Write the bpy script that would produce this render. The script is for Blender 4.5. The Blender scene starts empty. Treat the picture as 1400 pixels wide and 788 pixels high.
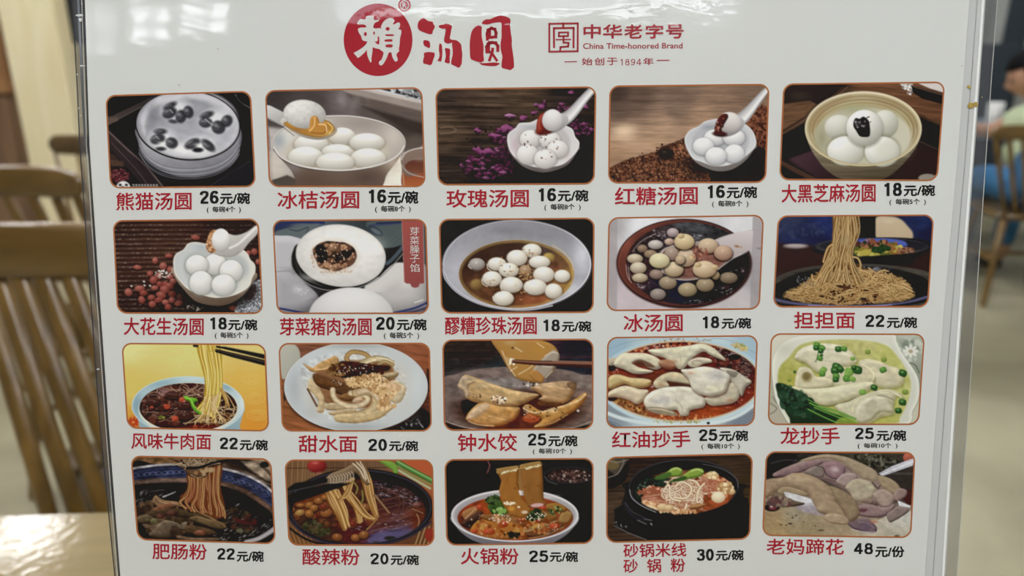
import bpy, bmesh, math, random
import numpy as np
from mathutils import Vector, Matrix

# ================================================================ camera, world, lights, exposure
S = bpy.context.scene
C = S.collection
F_PX, PITCH, EYE, DIST = 1018.0, math.radians(18.7), (0.0, 0.0, 1.25), 0.361
cd = bpy.data.cameras.new('camera'); cam = bpy.data.objects.new('camera', cd); C.objects.link(cam)
cam.location = EYE; cam.rotation_euler = (math.pi/2-PITCH, 0, 0)
cd.sensor_width = 36.0; cd.lens = F_PX/1400*36; cd.clip_start = .02; cd.clip_end = 60
cd.dof.use_dof = True; cd.dof.focus_distance = DIST; cd.dof.aperture_fstop = 6.6; cd.dof.aperture_blades = 0
S.camera = cam
W = bpy.data.worlds.new('daylight'); S.world = W; W.use_nodes = True
W.node_tree.nodes['Background'].inputs[0].default_value = (.75, .86, 1, 1)
W.node_tree.nodes['Background'].inputs[1].default_value = 1.0
S.view_settings.view_transform = 'Standard'; S.view_settings.look = 'None'
S.view_settings.gamma = 1; S.view_settings.use_curve_mapping = False
S.view_settings.exposure = 1.22
S.cycles.use_denoising = True; S.cycles.max_bounces = 6; S.cycles.transparent_max_bounces = 12
S.cycles.caustics_reflective = False; S.cycles.caustics_refractive = False
LAMP = 9.0            # radiance of the added ceiling panels
# panels added to light the room, the small one mirrored in the table: (x, y, size x, size y, strength factor)
PANELS = [(-1.0, -1.3, .6, .6, 1.0), (1.1, -1.3, .6, .6, 1.25), (-1.0, -.1, .6, .6, 1), (1.1, -.1, .6, .6, 1.1),
          (-3.05, 3.95, .36, .42, 2.2), (-1.6, 2.7, .6, .6, 2.2), (1.6, 2.4, .6, .6, 1.8), (2.6, 4.9, .6, .6, 1.8), (-.3, 4.6, .6, .6, 1.6), (-2.6, 1.6, .6, .6, 1.2)]
WINDOW_LIGHT = dict(small=4.2, big=1.5, tube=5.0)  # strength of the panes and of the added glare tube

# ================================================================ helpers
def tag(o, label=None, cat=None, group=None, kind=None):
    for k, v in (('label', label), ('category', cat), ('group', group), ('kind', kind)):
        if v: o[k] = v
    return o
def link(name, me, mat=None, parent=None):
    o = bpy.data.objects.new(name, me); C.objects.link(o)
    if mat: me.materials.append(mat)
    if parent is not None: o.parent = parent
    return o
def empty(name, loc=(0, 0, 0), rz=0):
    o = bpy.data.objects.new(name, None); C.objects.link(o); o.location = loc; o.rotation_euler = (0, 0, rz); o.empty_display_size = .1
    return o
def mesh(name, bm, smooth=False):
    bmesh.ops.recalc_face_normals(bm, faces=bm.faces[:])
    me = bpy.data.meshes.new(name); bm.to_mesh(me); bm.free()
    if smooth:
        for p in me.polygons: p.use_smooth = True
    return me
def box(bm, x0, x1, y0, y1, z0, z1, bev=0.0, seg=2):
    r = bmesh.ops.create_cube(bm, size=1)
    for v in r['verts']:
        v.co = Vector((x0+(v.co.x+.5)*(x1-x0), y0+(v.co.y+.5)*(y1-y0), z0+(v.co.z+.5)*(z1-z0)))
    if bev:
        es = list({e for v in r['verts'] for e in v.link_edges})
        bmesh.ops.bevel(bm, geom=es, offset=bev, segments=seg, affect='EDGES', profile=.5)
def boxobj(name, x0, x1, y0, y1, z0, z1, mat, parent=None, bev=0.0):
    bm = bmesh.new(); box(bm, x0, x1, y0, y1, z0, z1, bev); return link(name, mesh(name, bm), mat, parent)
def rod(bm, a, b, r0, r1=None, n=12, flat=1.0, side=None):
    """tapered bar from a to b; flat < 1 squashes it across the side direction"""
    a, b = Vector(a), Vector(b); d = (b-a).normalized()
    s = Vector(side) if side else (Vector((0, 1, 0)) if abs(d.z) > .6 else Vector((0, 0, 1)))
    u = d.cross(s).normalized(); v = d.cross(u).normalized(); r1 = r0 if r1 is None else r1
    rings = []
    for p, r in ((a, r0*.7), (a+d*r0*.3, r0), (a+(b-a)*.5, (r0+r1)/2*1.06), (b-d*r1*.3, r1), (b, r1*.7)):
        rings.append([bm.verts.new(p+u*math.cos(t*2*math.pi/n)*r+v*math.sin(t*2*math.pi/n)*r*flat) for t in range(n)])
    for p, q in zip(rings, rings[1:]):
        for i in range(n): bm.faces.new((p[i], p[(i+1) % n], q[(i+1) % n], q[i]))
    bm.faces.new(rings[0][::-1]); bm.faces.new(rings[-1])
def lathe(bm, prof, cx=0, cy=0, n=32):
    rings = [[bm.verts.new((cx+r*math.cos(i*2*math.pi/n), cy+r*math.sin(i*2*math.pi/n), z)) for i in range(n)] for r, z in prof]
    for p, q in zip(rings, rings[1:]):
        for i in range(n): bm.faces.new((p[i], p[(i+1) % n], q[(i+1) % n], q[i]))
    bm.faces.new(rings[0][::-1]); bm.faces.new(rings[-1])

# ================================================================ materials
def nt(name):
    m = bpy.data.materials.new(name); m.use_nodes = True
    return m, m.node_tree, m.node_tree.nodes['Principled BSDF']
def lin(c):
    if isinstance(c, str): c = [int(c[i:i+2], 16)/255 for i in (0, 2, 4)]
    return tuple(x/12.92 if x <= .04045 else ((x+.055)/1.055)**2.4 for x in c)+(1,)
def mottled(name, c1, c2, scale=(3, 3, 3), rough=.5, detail=6, bump=0.0, bscale=40, coat=0, coat_rough=.1, contrast=(.35, .65), dist=0.0, spec=.5):
    m, t, b = nt(name); N = t.nodes.new; L = t.links.new
    tc = N('ShaderNodeTexCoord'); mp = N('ShaderNodeMapping'); mp.inputs['Scale'].default_value = scale
    L(tc.outputs['Object'], mp.inputs[0])
    n = N('ShaderNodeTexNoise'); n.inputs['Scale'].default_value = 1; n.inputs['Detail'].default_value = detail; n.inputs['Distortion'].default_value = dist
    L(mp.outputs[0], n.inputs['Vector'])
    r = N('ShaderNodeValToRGB'); r.color_ramp.elements[0].position, r.color_ramp.elements[1].position = contrast
    r.color_ramp.elements[0].color, r.color_ramp.elements[1].color = lin(c1), lin(c2)
    L(n.outputs['Fac'], r.inputs[0]); L(r.outputs[0], b.inputs['Base Color'])
    b.inputs['Roughness'].default_value = rough; b.inputs['Specular IOR Level'].default_value = spec
    b.inputs['Coat Weight'].default_value = coat; b.inputs['Coat Roughness'].default_value = coat_rough
    if bump:
        n2 = N('ShaderNodeTexNoise'); n2.inputs['Scale'].default_value = bscale; n2.inputs['Detail'].default_value = 4
        L(tc.outputs['Object'], n2.inputs['Vector']); bp = N('ShaderNodeBump'); bp.inputs['Strength'].default_value = bump; bp.inputs['Distance'].default_value = .002
        L(n2.outputs['Fac'], bp.inputs['Height']); L(bp.outputs[0], b.inputs['Normal'])
        if coat: L(bp.outputs[0], b.inputs['Coat Normal'])
    return m
def plain(name, c, rough=.5, metal=0, spec=.5, coat=0):
    m, t, b = nt(name); b.inputs['Base Color'].default_value = lin(c); b.inputs['Roughness'].default_value = rough
    b.inputs['Metallic'].default_value = metal; b.inputs['Specular IOR Level'].default_value = spec; b.inputs['Coat Weight'].default_value = coat
    return m
def glowing(name, c, strength):
    m, t, b = nt(name); b.inputs['Base Color'].default_value = lin('808080')
    b.inputs['Emission Color'].default_value = lin(c); b.inputs['Emission Strength'].default_value = strength
    return m
def lamination():
    """the clear plastic pouch: a gloss layer with shallow ripples, the same over everything that is printed"""
    g = bpy.data.node_groups.new('lamination', 'ShaderNodeTree')
    g.interface.new_socket('Normal', in_out='OUTPUT', socket_type='NodeSocketVector')
    N = g.nodes.new; L = g.links.new; o = N('NodeGroupOutput')
    tc = N('ShaderNodeTexCoord'); mp = N('ShaderNodeMapping'); mp.inputs['Scale'].default_value = (14, 30, 14)
    L(tc.outputs['Object'], mp.inputs[0])
    a = N('ShaderNodeTexNoise'); a.inputs['Scale'].default_value = 1.0; a.inputs['Detail'].default_value = 3; a.inputs['Distortion'].default_value = .6
    L(mp.outputs[0], a.inputs['Vector'])
    f = N('ShaderNodeTexNoise'); f.inputs['Scale'].default_value = 190; f.inputs['Detail'].default_value = 2; L(tc.outputs['Object'], f.inputs['Vector'])
    b1 = N('ShaderNodeBump'); b1.inputs['Strength'].default_value = 1; b1.inputs['Distance'].default_value = .0002
    b2 = N('ShaderNodeBump'); b2.inputs['Strength'].default_value = 1; b2.inputs['Distance'].default_value = .000022
    L(a.outputs['Fac'], b1.inputs['Height']); L(f.outputs['Fac'], b2.inputs['Height']); L(b1.outputs[0], b2.inputs['Normal']); L(b2.outputs[0], o.inputs[0])
    return g
LAM = lamination()
def laminated(name, c=None, attr=None):
    m, t, b = nt(name)
    g = t.nodes.new('ShaderNodeGroup'); g.node_tree = LAM; t.links.new(g.outputs[0], b.inputs['Coat Normal'])
    b.inputs['Coat Weight'].default_value = 1; b.inputs['Coat Roughness'].default_value = .025; b.inputs['Coat IOR'].default_value = 1.5
    b.inputs['Roughness'].default_value = .75; b.inputs['Specular IOR Level'].default_value = .1
    if c: b.inputs['Base Color'].default_value = lin(c)
    if attr:
        a = t.nodes.new('ShaderNodeVertexColor'); a.layer_name = attr; t.links.new(a.outputs[0], b.inputs['Base Color'])
    return m

M = {}
M['floor'] = mottled('polished_concrete', '767058', 'b5ae92', (1.3, 1.3, 1.3), .38, 8, bump=.15, bscale=14, contrast=(.3, .72), dist=.4)
M['plaster'] = mottled('grey_plaster', 'a9aba6', 'b9bbb6', (2, 2, 2), .8)
M['backwall'] = mottled('dim_wall', '8a8780', '96938c', (2, 2, 2), .8)
M['ceiling'] = plain('white_ceiling', 'c9c8c2', .9)
M['wood'] = mottled('honey_wood', '5c451d', '80622e', (26, 26, 2.2), .32, 5, bump=.08, bscale=60, coat=.35, coat_rough=.18)
M['wood_rail'] = mottled('honey_wood_rail', '57421c', '75592b', (2.5, 26, 26), .3, 5, bump=.08, bscale=60, coat=.6, coat_rough=.12)
M['dark_wood'] = mottled('brown_wood', '4a3922', '5e4a2c', (20, 20, 3), .45)
M['pale_wood'] = mottled('pale_figured_wood', 'e2d4a8', 'f0e7c8', (7, 7, 1.1), .45, 7, contrast=(.25, .75), dist=1.4)
M['brown_panel'] = mottled('brown_panel_wood', '8c6440', 'a57c52', (20, 20, 2), .5)
M['taupe'] = mottled('taupe_cloth', '9a8d7c', 'b0a392', (30, 30, 2), .9)
M['table'] = mottled('table_wood', '6f5f38', '8a7749', (3, 34, 8), .5, 6, bump=.16, bscale=80, coat=.5, coat_rough=.09, spec=.25, contrast=(.3, .7))
M['steel'] = plain('grey_cast_iron', '5c5a54', .4, .8)
M['black'] = plain('black_rubber', '161618', .6)
M['navy'] = plain('dark_blue_grey_panel', '2c3640', .5)
M['greyblue'] = plain('blue_grey_top', '7f8b94', .4)
M['white_metal'] = plain('white_enamel', 'd8d8d6', .4)
M['lamp'] = glowing('lamp_diffuser', 'fff6e6', LAMP)
# ---------------------------------------------------------------- print painter
# Each dish photograph printed on the menu is worked out here as an array of ink
# colours (shapes, strokes and noise evaluated on a grid), then carried by the
# points of the picture's own mesh on the sheet.
def hexc(c):
    if isinstance(c, str):
        return np.array([int(c[i:i+2], 16) for i in (0, 2, 4)], np.float32)
    return np.array(c, np.float32)

def smooth_pts(pts, closed=True, n=5):
    p = np.array(pts, float)
    if len(p) < 3: return p
    out = []
    m = len(p)
    for i in range(m if closed else m-1):
        if closed: a, b, c, d = p[i-1], p[i], p[(i+1) % m], p[(i+2) % m]
        else: a, b, c, d = p[max(i-1, 0)], p[i], p[i+1], p[min(i+2, m-1)]
        for k in range(n):
            t = k/n
            out.append(.5*((2*b)+(c-a)*t+(2*a-5*b+4*c-d)*t*t+(3*b-a-3*c+d)*t**3))
    if not closed: out.append(p[-1])
    return np.array(out)

class Ink:
    def __init__(s, w, h, bg, seed=1, step=2.0):
        s.w, s.h, s.st = int(w/step)+1, int(h/step)+1, step
        y, x = np.mgrid[0:s.h, 0:s.w].astype(np.float32)
        s.X, s.Y = x*step, y*step
        s.img = np.zeros((s.h, s.w, 3), np.float32)+hexc(bg)
        s.r = np.random.RandomState(seed)
        s.cl = None
    def box(s, x0, y0, x1, y1):
        a = max(0, int(x0/s.st)-1); b = min(s.w, int(x1/s.st)+3)
        c = max(0, int(y0/s.st)-1); d = min(s.h, int(y1/s.st)+3)
        return (slice(c, max(c, d)), slice(a, max(a, b)))
    def put(s, sl, al, col):
        if s.cl is not None: al = al*s.cl[sl]
        v = s.img[sl]
        v += (col-v)*al[..., None]
    # clip to a mask (ellipse or polygon), None clears
    def clip(s, m=None, inv=False):
        s.cl = None if m is None else (1-m if inv else m)
    def m_ell(s, cx, cy, rx, ry, a=0, soft=3):
        q, _, _ = s.e_(s.X, s.Y, cx, cy, rx, ry, a)
        return np.clip(.5+(1-q)*min(rx, ry)/soft, 0, 1)
    def e_(s, X, Y, cx, cy, rx, ry, a):
        ca, sa = math.cos(math.radians(a)), math.sin(math.radians(a))
        u = ((X-cx)*ca+(Y-cy)*sa)/rx; v = (-(X-cx)*sa+(Y-cy)*ca)/ry
        return np.sqrt(u*u+v*v), u, v
    def grad(s, pts, cols, op=1.0, rad=90.):
        """smooth colour field: inverse-distance blend of coloured points"""
        W = 0; C = 0
        for (x, y), c in zip(pts, cols):
            w = 1/(((s.X-x)**2+(s.Y-y)**2)/rad**2+.08)**1.6
            W = W+w; C = C+w[..., None]*hexc(c)
        s.put((slice(None), slice(None)), np.full((s.h, s.w), op, np.float32), C/W[..., None])
    def ell(s, cx, cy, rx, ry, c, a=0, soft=3, c2=None, op=1.0, ang=90):
        m = max(rx, ry)+soft
        sl = s.box(cx-m, cy-m, cx+m, cy+m)
        X, Y = s.X[sl], s.Y[sl]
        if X.size == 0: return
        q, u, v = s.e_(X, Y, cx, cy, rx, ry, a)
        al = np.clip(.5+(1-q)*min(rx, ry)/soft, 0, 1)*op
        col = hexc(c)
        if c2 is not None:
            t = ((X-cx)*math.cos(math.radians(ang))/rx+(Y-cy)*math.sin(math.radians(ang))/ry)*.5+.5
            t = np.clip(t, 0, 1)[..., None]
            col = col*(1-t)+hexc(c2)*t
        s.put(sl, al, col)
    def ring(s, cx, cy, rx, ry, w, c, a=0, soft=2.5, c2=None, ang=90, op=1., dy=0):
        m = max(rx, ry)+w+soft
        sl = s.box(cx-m, cy-m, cx+m, cy+m)
        X, Y = s.X[sl], s.Y[sl]
        if X.size == 0: return
        q, u, v = s.e_(X, Y, cx, cy, rx, ry, a)
        # distance to the ellipse estimated along the gradient
        g = np.sqrt((u/rx)**2+(v/ry)**2)/np.maximum(q, 1e-4)
        d = np.abs(q-1)/np.maximum(g, 1e-5)
        ww = w/2*(1+dy*v)
        al = np.clip((ww-d)/soft+.5, 0, 1)*op
        col = hexc(c)
        if c2 is not None:
            t = np.clip((u*math.cos(math.radians(ang))+v*math.sin(math.radians(ang)))*.5+.5, 0, 1)[..., None]
            col = col*(1-t)+hexc(c2)*t
        s.put(sl, al, col)
    def ball(s, cx, cy, rx, ry, lit, dark, a=0, L=(-.45, -.65, .6), soft=3, spec=0, k=1.0):
        m = max(rx, ry)+soft
        sl = s.box(cx-m, cy-m, cx+m, cy+m)
        X, Y = s.X[sl], s.Y[sl]
        if X.size == 0: return
        q, _, _ = s.e_(X, Y, cx, cy, rx, ry, a)
        al = np.clip(.5+(1-q)*min(rx, ry)/soft, 0, 1)
        u = (X-cx)/max(rx, ry); v = (Y-cy)/max(rx, ry)*(max(rx, ry)/min(rx, ry) if a == 0 else 1)
        nz = np.sqrt(np.clip(1-q*q, 0, 1))
        n = math.sqrt(sum(i*i for i in L))
        t = (u*L[0]+v*L[1]+nz*L[2])/n
        t = np.clip(.5+.5*t*k, 0, 1)**1.3
        col = hexc(dark)*(1-t[..., None])+hexc(lit)*t[..., None]
        if spec:
            hx, hy = L[0]*.45/n, L[1]*.45/n
            g = np.exp(-(((u-hx)**2+(v-hy)**2)/.018))*spec
            col = col+(255-col)*np.clip(g, 0, 1)[..., None]
        s.put(sl, al, col)
    def dist_poly(s, p, X, Y):
        n = len(p); ins = np.zeros(X.shape, bool); D = np.full(X.shape, 1e9, np.float32)
        for i in range(n):
            x0, y0 = p[i-1]; x1, y1 = p[i]
            dx, dy = x1-x0, y1-y0
            t = np.clip(((X-x0)*dx+(Y-y0)*dy)/(dx*dx+dy*dy+1e-9), 0, 1)
            D = np.minimum(D, (X-x0-t*dx)**2+(Y-y0-t*dy)**2)
            if y0 != y1:
                ins ^= ((y0 > Y) != (y1 > Y)) & (X < (x1-x0)*(Y-y0)/(y1-y0)+x0)
        D = np.sqrt(D)
        return np.where(ins, D, -D)
    def m_poly(s, pts, sm=True, soft=3):
        p = smooth_pts(pts) if sm else np.array(pts, float)
        return np.clip(.5+s.dist_poly(p, s.X, s.Y)/soft, 0, 1)
    def poly(s, pts, c, sm=True, soft=3, c2=None, ang=90, op=1.0, edge=None, ew=10, puff=None, pw=24, L=(-.4, -.7, .6), amp=1.0):
        """filled shape; c2 along ang; edge tint near the outline; puff=dark colour gives it the relief of dough"""
        p = smooth_pts(pts) if sm else np.array(pts, float)
        x0, y0 = p.min(0); x1, y1 = p.max(0)
        sl = s.box(x0-soft, y0-soft, x1+soft, y1+soft)
        X, Y = s.X[sl], s.Y[sl]
        if X.size == 0: return
        d = s.dist_poly(p, X, Y)
        al = np.clip(.5+d/soft, 0, 1)*op
        col = np.zeros(X.shape+(3,), np.float32)+hexc(c)
        if c2 is not None:
            ca, sa = math.cos(math.radians(ang)), math.sin(math.radians(ang))
            pr = p[:, 0]*ca+p[:, 1]*sa
            t = np.clip((X*ca+Y*sa-pr.min())/(np.ptp(pr)+1e-6), 0, 1)[..., None]
            col = col*(1-t)+hexc(c2)*t
        if puff is not None and min(X.shape) > 3:
            q = 1-np.clip(d/pw, 0, 1)
            h = np.sqrt(np.clip(1-q*q, 0, 1))*pw
            gy, gx = np.gradient(h, s.st)
            nz = 1/np.sqrt(gx*gx+gy*gy+1)
            n = math.sqrt(sum(i*i for i in L))
            t = ((-gx*L[0]-gy*L[1])*nz+nz*L[2])/n
            t = np.clip(.15+.95*t*amp, 0, 1)[..., None]
            col = hexc(puff)*(1-t)+col*t
        if edge is not None:
            t = np.clip(1-d/ew, 0, 1)[..., None]**1.5
            col = col*(1-t)+hexc(edge)*t
        s.put(sl, al, col)
    def line(s, pts, w, c, c2=None, w2=None, soft=2.5, op=1.0, sm=True, hl=None, hx=-.35):
        """stroke of width w (to w2 at its end), c in the middle, c2 at its edges, hl a highlight along it"""
        p = smooth_pts(pts, False, 4) if sm and len(pts) > 2 else np.array(pts, float)
        m = max(w, w2 or 0)/2+soft
        x0, y0 = p.min(0)-m; x1, y1 = p.max(0)+m
        sl = s.box(x0, y0, x1, y1)
        X, Y = s.X[sl], s.Y[sl]
        if X.size == 0: return
        D = np.full(X.shape, 1e9, np.float32); T = np.zeros(X.shape, np.float32); S = np.zeros(X.shape, np.float32)
        n = len(p)-1
        for i in range(n):
            ax, ay = p[i]; bx, by = p[i+1]; dx, dy = bx-ax, by-ay
            l2 = dx*dx+dy*dy+1e-9
            t = np.clip(((X-ax)*dx+(Y-ay)*dy)/l2, 0, 1)
            q = (X-ax-t*dx)**2+(Y-ay-t*dy)**2
            k = q < D
            D = np.where(k, q, D); T = np.where(k, (i+t)/n, T)
            if hl is not None:
                sg = ((X-ax)*dy-(Y-ay)*dx)/math.sqrt(l2)
                if dy < 0: sg = -sg
                S = np.where(k, sg, S)
        D = np.sqrt(D)
        ww = (w+((w2 if w2 is not None else w)-w)*T)/2
        al = np.clip(.5+(ww-D)/soft, 0, 1)*op
        col = np.zeros(X.shape+(3,), np.float32)+hexc(c)
        if c2 is not None:
            t = np.clip(D/np.maximum(ww, .5), 0, 1)[..., None]**2
            col = col*(1-t)+hexc(c2)*t
        if hl is not None:
            t = np.exp(-((S/np.maximum(ww, .5)+hx)/.3)**2)[..., None]
            col = col*(1-t)+hexc(hl)*t
        s.put(sl, al, col)
    def noise(s, sx, sy, ang=0, seed=0, octv=3):
        ca, sa = math.cos(math.radians(ang)), math.sin(math.radians(ang))
        U = (s.X*ca+s.Y*sa); V = (-s.X*sa+s.Y*ca)
        out = 0; amp = 1; tot = 0
        for o in range(octv):
            g = np.random.RandomState(seed*17+o).rand(64, 64).astype(np.float32)
            u = U/sx*2**o+7.3*o; v = V/sy*2**o+3.1*o
            iu, iv = np.floor(u), np.floor(v); fu, fv = u-iu, v-iv
            fu = fu*fu*(3-2*fu); fv = fv*fv*(3-2*fv)
            iu = iu.astype(int) % 64; iv = iv.astype(int) % 64
            ju, jv = (iu+1) % 64, (iv+1) % 64
            out = out+amp*((g[iv, iu]*(1-fu)+g[iv, ju]*fu)*(1-fv)+(g[jv, iu]*(1-fu)+g[jv, ju]*fu)*fv)
            tot += amp; amp *= .55
        return out/tot
    def tex(s, amp, sx, sy=None, ang=0, seed=0, mask=None, c=None, octv=3, lo=.5, hi=.5):
        """noise in an area: multiplies the ink, or (c given) mixes ink c in where the noise is above lo..hi"""
        n = s.noise(sx, sy or sx, ang, seed, octv)
        m = 1 if mask is None else mask
        if s.cl is not None: m = m*s.cl
        if c is None:
            s.img *= (1+amp*2*(n-.5)*m)[..., None]
        else:
            t = (np.clip((n-lo)/max(hi-lo, .02), 0, 1)*amp*m)[..., None]
            s.img += (hexc(c)-s.img)*t
    def glow(s, cx, cy, rx, ry, c, op=.5, a=0):
        q, _, _ = s.e_(s.X, s.Y, cx, cy, rx, ry, a)
        s.put((slice(None), slice(None)), np.exp(-q*q*1.6)*op, hexc(c))
    def dots(s, n, reg, r0, r1, cols, asp=1.0, jit=1.0, soft=2.5, fn=None, op=1.):
        """n little grains in reg = (cx, cy, rx, ry, angle) or a polygon"""
        P = None
        if len(reg) != 5 or hasattr(reg[0], '__len__'):
            P = np.array(reg, float)
        k = 0; tries = 0
        while k < n and tries < n*20:
            tries += 1
            if P is None:
                cx, cy, rx, ry, a = reg
                q = math.sqrt(s.r.rand()); th = s.r.rand()*6.283
                u, v = q*rx*math.cos(th), q*ry*math.sin(th)
                ca, sa = math.cos(math.radians(a)), math.sin(math.radians(a))
                x, y = cx+u*ca-v*sa, cy+u*sa+v*ca
            else:
                x, y = P[:, 0].min()+s.r.rand()*np.ptp(P[:, 0]), P[:, 1].min()+s.r.rand()*np.ptp(P[:, 1])
                ins = False; j = len(P)-1
                for i in range(len(P)):
                    if (P[i, 1] > y) != (P[j, 1] > y) and x < (P[j, 0]-P[i, 0])*(y-P[i, 1])/(P[j, 1]-P[i, 1])+P[i, 0]: ins = not ins
                    j = i
                if not ins: continue
            k += 1
            r = r0+(r1-r0)*s.r.rand()
            c = cols[s.r.randint(len(cols))]
            if fn: fn(x, y, r, c)
            else: s.ell(x, y, r, r*(asp if s.r.rand() < .5 else 1/asp if asp else 1), c, a=s.r.rand()*180, soft=soft, op=op)
    def strands(s, n, A, B, w, cols, edge=None, jit=4, soft=2, wav=3, hl=None, op=1.):
        """n strands running between the guide curves A and B (same number of points)"""
        A = np.array(A, float); B = np.array(B, float)
        order = s.r.permutation(n)
        for k in order:
            t = (k+.5)/n+s.r.randn()*.5/n
            p = A*(1-t)+B*t+s.r.randn(*A.shape)*wav
            p += s.r.randn(2)*jit
            s.line(p, w*(.8+.4*s.r.rand()), cols[s.r.randint(len(cols))], edge, soft=soft, hl=hl, op=op)
    def tangle(s, n, reg, ln, w, cols, edge=None, soft=2, hl=None, curl=1.2, flat=.5):
        """curled strands lying in a heap"""
        def f(x, y, r, c):
            th = s.r.rand()*6.283; k = s.r.randn()*curl
            pts = []
            px, py = x, y
            for i in range(6):
                pts.append((px, py)); px += math.cos(th)*ln/5; py += math.sin(th)*ln/5*flat; th += k/2
            cx = sum(q[0] for q in pts)/6-x; cy = sum(q[1] for q in pts)/6-y
            s.line([(q[0]-cx, q[1]-cy) for q in pts], r, c, edge, soft=soft, hl=hl)
        s.dots(n, reg, w*.8, w*1.15, cols, fn=f)
    def soft(s, r=1):
        for _ in range(r):
            p = np.pad(s.img, ((1, 1), (1, 1), (0, 0)), 'edge')
            s.img = (p[:-2, 1:-1]+p[2:, 1:-1]+p[1:-1, :-2]+p[1:-1, 2:]+2*p[1:-1, 1:-1])/6

PICS = []
def picture(name, org, size, quad, label):
    """org = corner of the area in image pixels, size = its extent in image pixels and in ink units (enlarged image pixels)"""
    def deco(f):
        PICS.append(dict(name=name, org=org, s=size[1]/size[0], w=size[1], h=size[2], quad=quad, label=label, fn=f))
        return f
    return deco
@picture('panda_dumpling_picture', (140, 115), (220, 937, 788), [(20, 67), (863, 41), (892, 598), (47, 606)],
         'printed photo of panda-faced dumplings in a deep white bowl on a dark tray')
def _():
    k = Ink(937, 640, '15141a', 1)
    k.tex(.35, 120, 12, -30, 3)
    k.poly([(30, 170), (120, 190), (330, 62), (400, 40), (250, 40), (30, 140)], '1b1a20', sm=False)
    k.poly([(30, 245), (60, 225), (340, 75), (300, 70), (60, 185), (30, 190)], '4c403c', sm=False, c2='2a2426', ang=0)
    k.poly([(30, 200), (90, 190), (90, 215), (30, 235)], '5a4a42', sm=False)
    k.line([(40, 232), (340, 72)], 5, '6b5a52', sm=False, op=.7)
    k.poly([(30, 330), (150, 300), (200, 330), (240, 420), (340, 600), (300, 600)], '16141a', sm=False)
    k.poly([(30, 260), (60, 290), (230, 450), (370, 610), (250, 610), (40, 370)], '342a2b', sm=False, c2='2a2226', ang=60)
    k.line([(35, 275), (140, 375), (250, 475), (350, 595)], 12, '6a5854', '3a2e2e')
    k.line([(55, 345), (200, 500), (270, 600)], 5, '5a4a46', op=.7)
    k.poly([(40, 400), (70, 410), (120, 475), (50, 470)], '3b2c26', sm=False); k.poly([(45, 440), (120, 450), (130, 480), (50, 480)], '5a3f30', sm=False, op=.7)
    k.ell(95, 535, 62, 42, '3a1c20'); k.dots(160, (98, 535, 60, 38, 0), 3, 6, ['6e2e34', '53242c', '8a4248', '401a22'])
    k.poly([(600, 590), (850, 440), (890, 470), (890, 600)], '201e24', sm=False)
    k.line([(630, 590), (860, 450)], 5, '37323a', op=.7)
    k.line([(775, 60), (800, 100), (860, 140)], 4, '8b8b92', op=.8); k.ell(840, 60, 60, 60, '1a1920', op=.6)
    # bowl
    k.ell(505, 400, 275, 145, '0b0b0f', soft=60, op=.8)
    k.poly([(196, 250), (205, 330), (240, 420), (300, 480), (390, 525), (500, 545), (600, 535), (700, 500), (770, 450), (800, 380), (806, 260), (700, 120), (300, 120)],
           'bdbac2', c2='77767f', ang=70, edge='55545c', ew=26)
    for dy, c in ((26, '6e6c75'), (52, '5c5b64'), (76, '6e6c75')):
        k.line([(212, 320+dy), (270, 400+dy), (370, 452+dy), (500, 466+dy), (640, 448+dy), (740, 395+dy), (800, 310+dy)], 5, c, op=.75)
        k.line([(214, 330+dy), (272, 410+dy), (370, 462+dy), (500, 476+dy), (640, 458+dy), (740, 405+dy), (798, 330+dy)], 6, 'd3d0d8', op=.35)
    k.ell(498, 240, 302, 200, 'c2c1c8', a=4, c2='9b9aa3', ang=200)
    k.poly([(222, 200), (300, 85), (440, 50), (640, 55), (760, 130), (790, 230), (700, 130), (500, 80), (330, 120), (260, 200), (250, 300)], 'd0cfd5', op=.8, soft=20)
    k.ell(505, 262, 250, 170, '8f8f99', a=4, soft=18, c2='b9b9c2', ang=70)
    k.glow(480, 380, 170, 50, 'f4f4f2', .85); k.glow(430, 240, 80, 60, 'a8a8b2', .5); k.glow(290, 180, 40, 90, '75757f', .7)
    k.glow(750, 230, 40, 90, 'b5b4be', .6); k.glow(640, 330, 70, 60, 'c9c9d0', .4)
    k.tex(.06, 40, 25, 0, 5)
    for cx, cy, r in ((432, 150, 75), (660, 215, 80), (350, 320, 66), (565, 365, 72)):
        k.ell(cx, cy, r*1.05, r*.8, 'e4e4e6', soft=50, op=.85)
    D = '2c2b31'
    def pat(cx, cy, rx, ry, a=0): rx, ry = rx*1.15, ry*1.15; k.ell(cx+rx*.1, cy+ry*.1, rx, ry, D, a=a, soft=12, op=.92); k.ell(cx-rx*.3, cy-ry*.2, rx*.45, ry*.3, '9a999f', a=a, soft=12, op=.6); k.line([(cx-rx*.7, cy+ry*.2), (cx-rx*.2, cy+ry*.5), (cx+rx*.3, cy)], 3, '8e8d94', soft=4, op=.5)
    pat(390, 125, 36, 16, -25); pat(388, 165, 38, 27, -25); pat(455, 185, 28, 34, 10); pat(498, 160, 26, 32, -15); k.ell(412, 218, 28, 12, '4a4950', soft=9, a=8)
    pat(605, 178, 36, 17, -18); pat(598, 222, 34, 26, 0); pat(672, 248, 36, 34, 30); pat(722, 212, 28, 32, 35); k.line([(600, 205), (640, 238)], 8, 'c9c9cf', soft=8, op=.7)
    pat(335, 275, 32, 15, 0); pat(318, 318, 38, 26, -15); pat(400, 340, 32, 28, 20); k.ell(340, 378, 30, 12, '36353c', soft=9); k.glow(345, 345, 30, 14, 'f0f0ee', .7)
    pat(520, 345, 42, 24, -25); pat(612, 355, 42, 22, 40); k.ell(556, 384, 32, 14, '1f1e25', soft=9); k.glow(560, 355, 30, 14, 'fafaf6', .7)
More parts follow.
